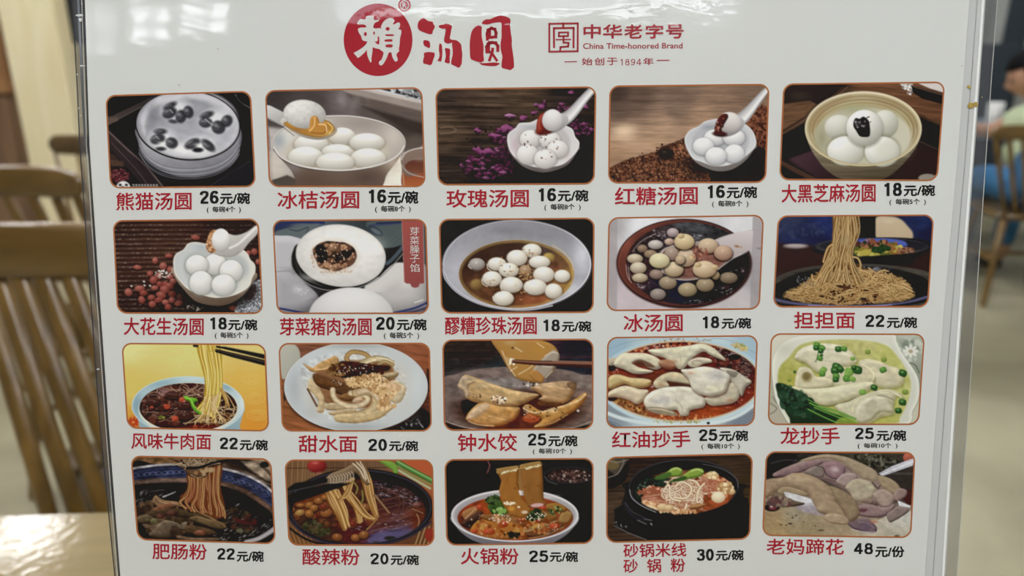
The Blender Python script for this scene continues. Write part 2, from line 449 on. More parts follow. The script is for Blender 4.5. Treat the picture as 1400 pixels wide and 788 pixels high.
    k.line([(395, 150), (410, 168)], 5, 'c9c9cf', op=.7); k.line([(310, 300), (330, 320)], 5, 'b9b9c0', op=.7)
    k.ring(498, 240, 303, 201, 8, '1d1519', a=4, dy=.2)
    k.ring(500, 238, 294, 194, 4, '8d8b94', a=4, op=.6)
    # little round mark with dark eyes and a line of pale signs at the foot of the picture
    k.ell(122, 602, 40, 36, 'dcdcda'); k.ell(104, 588, 9, 8, '22222a'); k.ell(140, 588, 9, 8, '22222a'); k.ell(122, 600, 8, 5, '22222a')
    for i in range(9):
        x = 176+i*17
        k.line([(x, 588), (x+11, 588)], 3, 'c9c9c8'); k.line([(x+5, 584), (x+5, 600)], 3, 'c9c9c8'); k.line([(x, 597), (x+11, 597)], 3, 'b9b9b8')
    k.soft(1); return k

@picture('frosted_tangerine_picture', (355, 115), (235, 1001, 788), [(33, 38), (945, 20), (965, 598), (57, 598)],
         'printed photo of big white dumplings in a bowl and one on a spoon with amber syrup')
def _():
    k = Ink(1001, 640, '46403f', 2)
    k.grad([(60, 60), (300, 120), (500, 90), (650, 150), (880, 260), (100, 330), (60, 480), (900, 340), (800, 560), (120, 570), (900, 200)],
           ['3b3435', '4a4140', '6a5f5f', '574c4a', '3f3430', '4d4646', 'a89c93', '5b5048', 'dcd2c4', '8e8278', '443834'])
    k.poly([(470, 30), (600, 28), (960, 110), (960, 215), (640, 120)], '9a8c84', sm=False, soft=10)
    k.poly([(500, 50), (960, 160), (960, 250), (560, 120)], '5e514b', sm=False, soft=14)
    k.poly([(560, 28), (960, 105), (960, 20), (560, 20)], 'c9ccd2', sm=False, soft=5)
    k.poly([(680, 25), (960, 95), (960, 30), (760, 25)], '343033', sm=False, soft=5)
    k.dots(22, (850, 52, 110, 18, 12), 6, 16, ['c4c8cc', '7d7f84', '242326', '93979c'], asp=2)
    k.poly([(560, 28), (620, 24), (960, 100), (960, 118)], 'c2b8b2', sm=False, soft=4)
    k.poly([(600, 130), (960, 230), (960, 300), (820, 250)], '372c29', sm=False, soft=22)
    k.poly([(60, 400), (90, 380), (200, 470), (240, 598), (70, 560)], 'c9bfb4', sm=False, soft=30)
    k.poly([(70, 560), (160, 530), (320, 600), (80, 600)], '4c4640', sm=False, soft=8)
    k.poly([(700, 470), (840, 400), (860, 600), (640, 600)], 'ece6d8', sm=False, soft=22)
    k.poly([(50, 250), (140, 260), (90, 330), (80, 410), (60, 400)], 'b8b0ac', sm=False, soft=22)
    for i in range(9):
        x = 430+k.r.rand()*200; y = 70+k.r.rand()*90
        k.glow(x, y, 30, 50, '9a9295', .18)
    k.tex(.07, 90, 20, 10, 4)
    # bowl
    k.poly([(82, 360), (120, 430), (180, 500), (210, 560), (240, 625), (660, 625), (745, 520), (820, 420), (843, 360), (780, 320), (460, 300), (150, 320)], '96826f', c2='5a463d', ang=95, soft=4)
    k.glow(300, 560, 130, 70, '5e493e', .9); k.glow(620, 540, 120, 60, '4d3a33', .6); k.glow(770, 450, 60, 70, 'c6b4a0', .7); k.glow(200, 470, 60, 60, '8a8a92', .5)
    k.ell(462, 344, 382, 158, 'cfc6bb', soft=4, c2='a79b93', ang=-20)
    m = k.m_ell(462, 344, 380, 156); k.clip(m)
    k.glow(600, 230, 200, 60, 'a0938d', .9); k.glow(780, 300, 90, 110, 'd2c8bb', .8); k.glow(160, 300, 70, 90, 'dbd9d4', .9); k.glow(110, 330, 50, 60, '9aa4ac', .8)
    k.ell(452, 392, 300, 110, 'c8bfae', soft=22)
    for b in ((300, 350, 100, 56), (480, 305, 78, 52), (455, 395, 95, 45), (625, 340, 103, 54), (268, 424, 103, 60), (632, 432, 104, 58), (440, 455, 112, 55)):
        k.ell(b[0], b[1]+6, b[2]+4, b[3]+2, '8d8068', soft=12, op=.7)
        k.ball(b[0], b[1], b[2], b[3], 'f3f1ea', '9c9382', L=(-.1, -.75, .6), spec=.15)
        k.ell(b[0]+b[2]*.3, b[1]-b[3]*.45, b[2]*.35, b[3]*.2, 'fbfaf6', soft=14, op=.5)
    k.clip()
    k.ring(462, 344, 384, 159, 9, 'd8d4cf', c2='c2bcb6', dy=.1); k.ring(462, 349, 384, 159, 3, '6a6058', op=.5)
    k.line([(82, 370), (130, 430), (240, 478), (400, 500), (520, 500), (700, 470), (800, 420), (842, 360)], 5, 'ece9e4', soft=2.5)
    k.line([(80, 378), (130, 440), (240, 487), (400, 508), (520, 508), (640, 492)], 5, '3f3631', op=.6)
    # spoon
    k.poly([(40, 125), (100, 145), (170, 190), (150, 245), (90, 225), (40, 192)], 'dad8d6', c2='a19d9b', ang=70)
    k.line([(42, 196), (120, 240), (200, 300)], 6, '5a5452', op=.6)
    k.poly([(120, 215), (180, 270), (260, 312), (350, 325), (420, 305), (452, 268), (430, 215), (370, 200), (200, 180)], 'd9d3cc', c2='8c8078', ang=80)
    k.poly([(140, 225), (210, 278), (280, 303), (350, 312), (410, 292), (440, 262), (415, 225), (380, 208), (310, 195)], 'c98a2c', c2='a9722a', ang=90, edge='8a6a3c', ew=12)
    k.glow(370, 285, 70, 20, 'f0c060', .7); k.glow(220, 265, 50, 14, '9c6a3c', .7)
    k.ball(262, 176, 124, 84, 'efeeea', '8a8580', a=6, L=(-.3, -.7, .55), soft=4)
    k.tex(.07, 22, 18, 0, 8, mask=k.m_ell(262, 176, 120, 80))
    k.poly([(290, 245), (296, 200), (318, 184), (340, 196), (352, 225), (392, 222), (400, 250), (380, 290), (330, 292), (280, 276)], 'cf8f3a', puff='9a5f20', pw=16)
    k.line([(320, 196), (318, 240), (290, 276)], 9, 'f3c57c', op=.7); k.line([(345, 235), (385, 240), (390, 275)], 7, 'f6d79a', op=.8); k.line([(395, 225), (425, 255), (405, 290)], 6, 'f2cf7a', op=.8)
    # glass of tea
    k.poly([(822, 430), (850, 395), (920, 372), (965, 368), (965, 600), (835, 600), (828, 500)], '8a7468', c2='6b5044', ang=80)
    k.ell(925, 480, 78, 40, '5d2e22', c2='7c4630'); k.poly([(832, 520), (870, 540), (965, 520), (965, 600), (840, 600)], '93462a', c2='b5602e', ang=90, soft=6)
    k.line([(826, 440), (850, 400), (905, 378), (965, 370)], 6, 'd6cfc8'); k.line([(826, 470), (870, 520), (965, 545)], 5, 'b3a49a'); k.line([(835, 520), (842, 595)], 5, 'd5b59b', op=.7)
    k.glow(930, 440, 40, 18, '9a8578', .5)
    k.soft(1); return k

@picture('rose_dumpling_picture', (590, 110), (235, 975, 788), [(23, 48), (933, 36), (923, 588), (38, 594)],
         'printed photo of white dumplings with rose filling among scattered purple petals')
def _():
    k = Ink(975, 640, '33261f', 3)
    k.grad([(80, 80), (300, 150), (500, 100), (800, 80), (80, 300), (300, 330), (80, 500), (300, 560), (600, 560), (900, 500), (900, 250)],
           ['3a2c26', '4a372b', '4b3829', '2a201e', '54402f', '3c2d25', '2c221d', '1e1917', '15130f', '14120f', '2a2019'])
    k.tex(.55, 260, 9, 1, 11); k.tex(.3, 90, 30, 2, 4)
    for y in (102, 190, 268, 352, 440, 520): k.line([(30, y+6), (300, y-4), (620, y+3)], 3, '1a1310', op=.7)
    for y in (125, 292, 380, 300): k.line([(30, y+4), (250, y-5), (480, y)], 6, '7b6148', op=.35)
    k.line([(50, 270), (110, 265), (140, 282), (110, 298), (50, 302)], 6, '8e7660', op=.6)
    k.glow(850, 450, 140, 160, '0f0d0c', .7)
    cols = ['7d2a5e', '5c1c44', '8e3d70', '451632', '66244a', '9c5584']
    def petal(x, y, r, c):
        a = k.r.rand()*180
        k.ell(x+2, y+4, r*1.1, r*.8, '120b0c', a=a, soft=6, op=.5)
        q = [(x+r*(1+.4*k.r.randn())*math.cos(t+a), y+r*.7*(1+.25*k.r.randn())*math.sin(t+a)) for t in (0, 1.2, 2.3, 3.2, 4.3, 5.3)]; k.poly(q, c, soft=3, puff='3c1230', pw=r*.7); k.line([q[0], (x, y), q[3]], 2.5, 'c07aa6', op=.5)
    k.dots(80, (340, 480, 170, 78, -8), 9, 20, cols, fn=petal)
    k.dots(24, (420, 330, 60, 90, 20), 9, 22, cols, fn=petal)
    k.dots(16, (840, 270, 70, 45, 20), 9, 22, cols, fn=petal); k.dots(12, (680, 150, 110, 30, 10), 8, 17, cols, fn=petal)
    for x, y, r in ((446, 203, 24), (515, 217, 22), (575, 184, 16), (628, 152, 20), (356, 316, 28), (275, 396, 30), (265, 284, 20), (172, 482, 18), (425, 274, 36), (735, 135, 16), (790, 70, 14), (326, 402, 26), (215, 460, 14), (880, 150, 14), (905, 280, 16)): petal(x, y, r, 'a24a85' if x != 446 else 'c07aa6')
    k.dots(30, (330, 330, 150, 70, 0), 3, 8, ['140c0c', '2a1216'])
    k.ell(640, 440, 215, 90, '0c0a09', soft=60, op=.9)
    # bowl with a wavy rim
    k.poly([(428, 330), (440, 400), (480, 455), (530, 495), (600, 518), (660, 520), (730, 500), (780, 470), (822, 410), (834, 370), (700, 300), (450, 330)], 'aaa2a0', c2='5b5251', ang=75, edge='6e6462', ew=14)
    k.poly([(430, 345), (437, 300), (478, 268), (500, 243), (560, 238), (620, 215), (700, 225), (760, 255), (800, 278), (815, 320), (838, 352), (826, 400), (780, 450), (740, 478), (680, 492), (610, 495), (545, 480), (490, 450), (448, 405)],
           'cfcbcc', c2='dedada', ang=70, edge='f1efef', ew=13)
    k.poly([(470, 340), (500, 285), (560, 265), (640, 250), (740, 275), (785, 340), (770, 410), (700, 465), (610, 478), (520, 445), (478, 395)], 'c4bcbc', soft=20)
    k.glow(470, 370, 26, 50, 'd0a9be', .5); k.glow(600, 330, 40, 40, '8d8482', .7); k.glow(770, 430, 30, 40, 'd9c3c4', .5); k.glow(565, 265, 60, 16, '9aa3ad', .5)
    for b in ((560, 333, 60, 52), (672, 340, 60, 50), (716, 390, 60, 50), (545, 420, 62, 58), (645, 446, 64, 55)):
        k.ell(b[0], b[1]+5, b[2]+5, b[3]+4, '8a8180', soft=14, op=.6)
        k.ball(b[0], b[1], b[2], b[3], 'f3efec', 'a79e9b', L=(-.25, -.6, .7))
    k.dots(26, (620, 360, 110, 90, 0), 2, 5, ['5a2a2c', '8a4a3c', '3c2422'])
    # spoon and split dumpling
    k.line([(915, 50), (860, 110), (815, 165), (775, 205), (735, 230)], 40, 'd8d5d6', '8f8b8e', w2=78, hl='f6f4f4')
    k.ell(690, 245, 92, 52, 'cbc7c8', a=-22, c2='8e888a', ang=80)
    k.ell(640, 285, 52, 26, '5c1f18', a=-10, soft=10)
    k.poly([(600, 300), (594, 260), (604, 215), (625, 188), (652, 184), (664, 200), (640, 240), (640, 280), (618, 302)], 'a8301f', puff='5c130d', pw=16)
    k.line([(622, 200), (610, 240), (612, 275)], 6, 'd06a52', op=.6)
    k.ball(685, 226, 58, 62, 'f2eeec', '9c9493', a=10, L=(-.1, -.7, .6))
    k.soft(1); return k

@picture('brown_sugar_dumpling_picture', (825, 105), (235, 975, 788), [(36, 52), (940, 42), (920, 600), (28, 604)],
         'printed photo of white dumplings in a scalloped bowl on heaped brown sugar')
def _():
    k = Ink(975, 640, '8a6f5c', 4)
    k.grad([(80, 90), (200, 120), (450, 100), (800, 90), (100, 200), (400, 180), (700, 180), (120, 310), (350, 270), (560, 250), (100, 440), (300, 380)],
           ['46362f', '5f4b40', '735c4d', '79604f', '5e4b40', '7a6353', '8a6d58', 'c4a082', 'b28f74', 'a88468', 'a58164', 'b18d70'], rad=110)
    k.tex(.16, 240, 14, 1, 21); k.tex(.12, 60, 6, -2, 22)
    k.glow(115, 312, 75, 40, 'ecd0b0', .8); k.glow(190, 395, 120, 60, 'c9a484', .4)
    for y in (150, 200): k.line([(50, y+5), (300, y-12), (560, y-4), (900, y-10)], 4, '4c3a32', op=.45)
    k.line([(50, 205), (400, 188), (930, 196)], 5, 'a08673', op=.4)
    heap = [(28, 520), (120, 475), (210, 450), (300, 425), (330, 395), (400, 375), (465, 345), (500, 330), (560, 420), (700, 330), (860, 190), (900, 160), (940, 190), (930, 620), (20, 620)]
    k.poly(heap, '3d241a', sm=False, soft=10)
    k.poly([(500, 480), (560, 540), (600, 600), (930, 600), (930, 330), (860, 400), (760, 540)], '1e1410', sm=False, soft=40)
    cols = ['5a3424', '7a4a32', '2a1811', '6a3d29', '8d5c40', '3a2118']
    hm = [(30, 525), (120, 480), (210, 455), (300, 430), (400, 380), (470, 350), (520, 430), (570, 500), (610, 600), (30, 600)]
    k.dots(900, hm, 4, 9, cols, asp=1.4); k.dots(1500, hm, 2.5, 5, cols+['9a6a4c', '1f120c'], asp=1.3); k.tex(.35, 60, 40, 20, 3, mask=k.m_poly(hm, False, 10))
    k.dots(260, [(810, 280), (850, 200), (900, 160), (935, 180), (930, 420), (870, 380), (868, 330)], 4, 10, ['5a3022', '74432f', '3a2018', '8a5238'], asp=1.2)
    k.dots(160, [(600, 560), (760, 520), (880, 400), (925, 430), (915, 590), (620, 590)], 4, 8, ['241712', '30201a', '1a100d'])
    k.dots(60, [(60, 500), (300, 400), (320, 385), (460, 340), (300, 450), (60, 530)], 3, 6, cols)
    k.ell(355, 438, 46, 33, '231a18', soft=8); k.glow(345, 425, 20, 10, '4a3c38', .7)
    k.ell(660, 500, 190, 60, '120b08', soft=60, op=.8)
    k.poly([(463, 370), (480, 430), (530, 490), (600, 525), (660, 536), (730, 525), (800, 480), (848, 420), (860, 380), (700, 300), (490, 340)], 'a9a4a3', c2='6e6662', ang=75, edge='7b7470', ew=14)
    k.poly([(464, 380), (462, 345), (490, 305), (540, 280), (580, 252), (650, 238), (720, 240), (790, 260), (840, 300), (864, 350), (862, 395), (820, 440), (770, 480), (690, 505), (620, 506), (560, 484), (510, 465), (480, 420)],
           'bfc0c4', c2='d2d2d4', ang=70, edge='e3e3e5', ew=12)
    k.poly([(505, 380), (520, 320), (590, 280), (680, 265), (780, 290), (825, 350), (800, 430), (720, 480), (620, 485), (545, 440)], 'b3b3b8', soft=20)
    k.glow(600, 285, 60, 22, '858a94', .6); k.glow(650, 385, 30, 40, '8f8f94', .7)
    for b in ((632, 345, 62, 46), (740, 345, 62, 48), (567, 395, 60, 50), (742, 436, 58, 52), (638, 450, 60, 50)):
        k.ell(b[0], b[1]+5, b[2]+5, b[3]+4, '77767c', soft=14, op=.6)
        k.ball(b[0], b[1], b[2], b[3], 'f2f1ef', '9c9c9f', L=(-.15, -.65, .7))
    k.line([(920, 80), (870, 140), (830, 190), (790, 232), (750, 260)], 34, 'cfcdce', '8b8789', w2=84, hl='f0efef')
    k.ell(715, 285, 90, 50, 'c0bdbe', a=-22, c2='878284', ang=80)
    k.ell(660, 325, 42, 16, '3a1611', a=5, soft=8)
    k.ball(715, 258, 66, 58, 'e5dfdc', '8c8381', a=10, L=(.1, -.7, .6))
    k.poly([(634, 325), (630, 290), (645, 245), (670, 215), (698, 210), (708, 228), (690, 262), (670, 300), (690, 330), (660, 338)], '57211a', puff='26090a', pw=14)
    k.dots(16, (660, 280, 24, 48, 20), 3, 7, ['8d4a38', '2f0f0d', 'b57a64'])
    k.soft(1); return k

@picture('black_sesame_dumpling_picture', (1060, 105), (240, 1022, 788), [(48, 42), (986, 30), (942, 606), (24, 600)],
         'printed photo of five big dumplings in a ridged pottery bowl, black sesame showing in the top one')
def _():
    k = Ink(1022, 640, '2c1d15', 5)
    k.grad([(100, 80), (300, 60), (600, 60), (860, 150), (100, 220), (80, 400), (150, 520), (900, 300), (900, 480), (600, 590)],
           ['241c1a', '3a2a22', '6e4a33', '6a4630', '5e4230', '15110f', '2b2020', '1a1410', '261a17', '17110f'])
    k.poly([(420, 50), (990, 30), (960, 290), (820, 200), (600, 80)], '734c34', c2='5a3a28', ang=70, sm=False)
    k.tex(.3, 160, 10, 5, 7); 
    k.poly([(40, 40), (420, 40), (400, 70), (200, 190), (40, 250)], '261d1b', sm=False, soft=8); k.glow(140, 110, 90, 40, '40342f', .5)
    k.poly([(40, 160), (200, 140), (240, 160), (130, 260), (40, 320)], '664832', sm=False, soft=8)
    k.tex(.3, 120, 7, -10, 9, mask=k.m_poly([(40, 160), (220, 140), (130, 260), (40, 320)], False))
    k.poly([(40, 340), (40, 310), (200, 215), (390, 60), (440, 60), (300, 130), (190, 240)], '3b2920', sm=False)
    k.line([(45, 330), (195, 232), (420, 62)], 6, '7a5a46', op=.7)
    k.poly([(36, 350), (185, 255), (190, 330), (230, 430), (60, 470), (30, 480)], '0f0c0c', sm=False, soft=5)
    k.poly([(80, 480), (230, 420), (320, 540), (330, 600), (250, 600)], '49303a', sm=False, soft=20, c2='2a1c20', ang=40)
    k.poly([(30, 480), (60, 490), (210, 570), (250, 606), (30, 606)], '0f0b0a', sm=False)
    k.line([(32, 500), (110, 545), (220, 600)], 26, '4a3228', '2a1c16'); k.line([(32, 490), (120, 535), (230, 592)], 5, '6e4e3c', op=.7)
    k.poly([(845, 235), (960, 290), (950, 430), (835, 370)], '0d0b0c', sm=False, soft=5)
    k.line([(850, 235), (965, 285)], 10, '3a2a22'); k.poly([(820, 390), (950, 440), (945, 600), (600, 600)], '2c1d1c', sm=False, soft=24); k.line([(830, 372), (950, 425)], 6, '4b3630')
    k.poly([(725, 40), (800, 40), (800, 95), (740, 60)], 'c9c4be', sm=False, soft=5); k.dots(26, (775, 68, 36, 28, 40), 4, 9, ['e8e4df', '7a716c', 'b9b2ab'])
    k.poly([(790, 48), (975, 100), (972, 160), (860, 130), (800, 92)], '171212', sm=False, soft=4); k.line([(800, 56), (975, 106)], 7, '5c453a')
    k.poly([(830, 38), (985, 36), (980, 92), (900, 68)], 'cfc9c5', sm=False, soft=4)
    k.ell(885, 590, 52, 24, '8c8478', soft=4)
    # bowl
    k.poly([(178, 300), (190, 380), (230, 460), (300, 545), (400, 598), (600, 600), (700, 550), (800, 440), (836, 370), (846, 300), (780, 260), (500, 240), (240, 260)], 'a79a7e', c2='4a4030', ang=80)
    k.tex(.22, 200, 9, 0, 6, mask=k.m_poly([(176, 290), (230, 460), (300, 545), (400, 598), (600, 600), (700, 550), (800, 440), (848, 280)]))
    k.ell(512, 303, 337, 215, 'cdbf9a')
    k.ell(512, 303, 320, 199, 'a5946c', c2='b5a781', ang=180)
    for i, (rr, c) in enumerate(((1, '8c7350'), (.965, 'b7a982'), (.93, '7e6542'), (.9, 'bcb08a'), (.865, '96804f'), (.84, 'b3a77c'))):
        k.ring(512, 308+i*3, 316*rr, 194*rr, 7, c, op=.6, soft=5)
    k.poly([(195, 260), (260, 180), (360, 130), (440, 118), (300, 200), (215, 330)], '94774f', op=.55, soft=30)
    k.poly([(560, 130), (700, 150), (800, 230), (820, 300), (740, 210)], '8d6f46', op=.4, soft=26)
    k.ell(510, 345, 280, 168, 'b0ac90', soft=14, c2='c9c4ae', ang=0)
    k.glow(270, 360, 40, 80, '8e8a6c', .6); k.glow(740, 400, 60, 70, 'c6c4ae', .7); k.glow(470, 190, 120, 30, '9a9a74', .6); k.glow(700, 230, 60, 40, 'b4b394', .5)
    for b in ((372, 295, 86, 74, 'e0dfd4', '8b8873'), (640, 275, 76, 82, 'dcdcd0', '8c8a76')):
        k.ball(*b[:4], b[4], b[5], L=(-.35, -.65, .6), soft=8)
    for b in ((410, 432, 108, 86), (622, 436, 102, 88)):
        k.ell(b[0], b[1]-6, b[2]+8, b[3]+6, '7e7a64', soft=18, op=.5)
        k.ball(*b, 'efeee8', '9d9a88', L=(-.4, -.6, .65), soft=6)
    k.ell(640, 420, 60, 46, 'cfcdba', soft=40, op=.6)
    k.ell(520, 305, 110, 110, '6f6b58', soft=20, op=.5)
    k.ball(519, 298, 107, 106, 'f3f2ee', '8f8c7d', L=(-.35, -.65, .6), soft=4)
    k.poly([(455, 262), (468, 240), (490, 244), (512, 232), (532, 244), (546, 262), (550, 290), (552, 325), (545, 348), (515, 352), (490, 345), (470, 315), (455, 290)], '191519', puff='050405', pw=22)
    k.dots(16, (495, 275, 32, 28, 0), 3, 8, ['5a5358', '8a848a', '2a2529']); k.line([(532, 240), (546, 232)], 6, '2a2529'); k.line([(545, 268), (556, 262)], 4, '3a3539')
    k.ring(512, 303, 335, 213, 11, 'd9ceb0', c2='c9ba90'); k.ring(512, 306, 326, 204, 3, '8a7a58', op=.6)
    k.soft(1); return k
@picture('peanut_dumpling_picture', (150, 290), (220, 937, 788), [(20, 50), (866, 40), (892, 592), (46, 590)],
         'printed photo of white dumplings beside red peanuts on a dark woven mat')
def _():
    k = Ink(937, 640, '3a241d', 6)
    k.grad([(60, 80), (400, 100), (700, 70), (100, 300), (300, 250), (80, 520), (300, 560), (600, 560), (850, 150)],
           ['3c2a24', '4a3028', '2b1c18', '4b3129', '55382c', '33211c', '241612', '1a100e', '2d1e19'])
    for i in range(21):
        y = 66+i*27
        k.line([(20, y), (300, y-3-i*.2), (600, y-4), (900, y-2)], 12, '2a1813', soft=8, op=.7)
        x = 28
        while x < 880:
            w = 8+k.r.rand()*7
            if k.r.rand() < .85: k.line([(x, y+12+k.r.randn()*1.5), (x+w, y+11+k.r.randn()*1.5)], 4+k.r.rand()*2, ['8a7366', '6d574b', 'a08b7d', '5d463a'][k.r.randint(4)], soft=3, op=.75*(1-.6*(x/880)))
            x += w+5+k.r.rand()*8
    k.tex(.22, 70, 10, 0, 4)
    def nut(x, y, rx, ry, a, c='a4584c', d='5a231c'):
        k.ell(x+4, y+7, rx, ry, '150b09', a=a, soft=8, op=.7)
        k.ball(x, y, rx, ry, c, d, a=a, L=(-.3, -.7, .6), spec=.25)
    for x, y, rx, ry, a in ((500, 148, 28, 15, 8), (345, 256, 24, 13, 0), (265, 284, 17, 21, 0), (312, 316, 22, 22, 20), (163, 322, 26, 13, 5), (355, 338, 22, 20, 30), (235, 360, 18, 17, 0), (287, 374, 18, 22, 0), (350, 378, 22, 15, -10),
                            (255, 397, 22, 24, 20), (370, 405, 20, 18, 30), (290, 420, 18, 18, 0), (325, 420, 20, 16, 30), (175, 446, 30, 18, 0), (262, 443, 22, 15, 0), (350, 432, 26, 20, 20), (110, 468, 24, 22, 50), (322, 452, 30, 22, 20), (300, 484, 30, 20, 20),
                            (198, 472, 24, 17, 0), (243, 498, 22, 16, -10), (365, 478, 24, 20, 0), (187, 512, 19, 23, -20), (410, 492, 18, 20, 20), (285, 512, 27, 16, -15), (362, 513, 18, 18, 30), (447, 502, 17, 20, -20), (325, 526, 21, 16, 0), (248, 537, 22, 20, 0),
                            (402, 530, 25, 17, -20), (340, 554, 20, 18, 0), (430, 462, 22, 14, -10), (842, 232, 20, 20, 0), (808, 240, 16, 16, 0), (862, 292, 12, 18, 0), (720, 560, 28, 16, 10), (470, 470, 14, 14, 0)):
        nut(x, y, rx, ry, a, ['a4584c', '96493f', 'b0665a'][k.r.randint(3)])
    k.dots(26, (310, 360, 50, 22, 0), 3, 6, ['e0dad4', 'a79a90']); k.dots(16, (490, 560, 50, 18, 0), 3, 6, ['e0dad4', 'a79a90'])
    for x, y in ((127, 432), (200, 405), (203, 428), (235, 430), (850, 383), (462, 548), (300, 345)): k.ell(x, y, 6, 5, 'd9d2cc')
    k.poly([(725, 590), (745, 520), (800, 460), (850, 400), (890, 390), (892, 590)], '70737a', sm=False, soft=8)
    k.dots(420, [(728, 588), (748, 520), (800, 465), (850, 400), (888, 392), (890, 588)], 3, 6, ['aeb2b8', '8a8e96', '5c6068', 'c8cbd0', '45484f'])
    k.ell(820, 470, 30, 50, '3b2424', a=30, soft=12, op=.7)
    k.ell(610, 460, 235, 110, '0c0706', soft=50, op=.85)
    k.poly([(372, 320), (385, 390), (430, 450), (500, 520), (600, 545), (680, 540), (760, 500), (820, 430), (848, 350), (600, 330)], 'a49380', c2='5c4a3c', ang=85)
    k.tex(.12, 60, 8, 0, 6, mask=k.m_poly([(372, 320), (500, 520), (600, 545), (760, 500), (848, 350)]))
    k.poly([(370, 290), (385, 245), (430, 218), (455, 185), (500, 175), (560, 185), (640, 195), (720, 215), (775, 220), (805, 245), (818, 275), (845, 305), (848, 345), (830, 385), (815, 430), (770, 465), (700, 492), (620, 500), (560, 490), (500, 470), (455, 450), (410, 405), (380, 360)],
           'c5c8c8', c2='d9d8cf', ang=20, edge='e6e0d2', ew=13)
    k.poly([(430, 300), (455, 245), (540, 215), (660, 220), (770, 260), (810, 330), (780, 410), (700, 465), (600, 475), (500, 445), (445, 385)], 'b9bcbb', soft=24)
    k.glow(535, 205, 50, 20, 'aab4be', .8); k.glow(770, 400, 40, 60, 'dedbd0', .7); k.glow(590, 370, 40, 30, '8f928e', .6)
    for b in ((615, 305, 66, 62), (508, 310, 66, 60), (708, 345, 68, 66), (532, 413, 68, 70), (663, 425, 70, 62)):
        k.ell(b[0], b[1]+4, b[2]+6, b[3]+5, '7e807c', soft=16, op=.6)
        k.ball(*b, 'f5f3ef', '9fa09b', L=(-.2, -.65, .7))
    # spoon
    k.poly([(560, 215), (600, 240), (660, 262), (720, 262), (770, 230), (810, 180), (860, 125), (856, 78), (800, 115), (740, 135), (690, 125), (640, 100)], 'dcd9d4', c2='a8a29c', ang=75, edge='b5afa8', ew=6)
    k.line([(850, 92), (800, 140), (750, 185), (700, 210)], 12, 'f4f3f0', soft=10, op=.8)
    k.line([(610, 243), (660, 256), (715, 256), (760, 228)], 4, '8d857e', op=.6)
    k.ell(600, 185, 38, 55, 'b98052', a=12, soft=5)
    k.poly([(560, 200), (568, 165), (580, 125), (600, 105), (626, 108), (632, 140), (612, 175), (600, 235), (575, 228)], 'c08a5c', puff='6d4022', pw=14)
    k.dots(60, (592, 170, 22, 62, 12), 3, 7, ['d9a676', '8f5c38', 'c28d5e', 'eac39a'])
    k.ball(648, 165, 54, 68, 'f6f4f2', 'a09b97', L=(-.2, -.6, .7))
    k.soft(1); return k

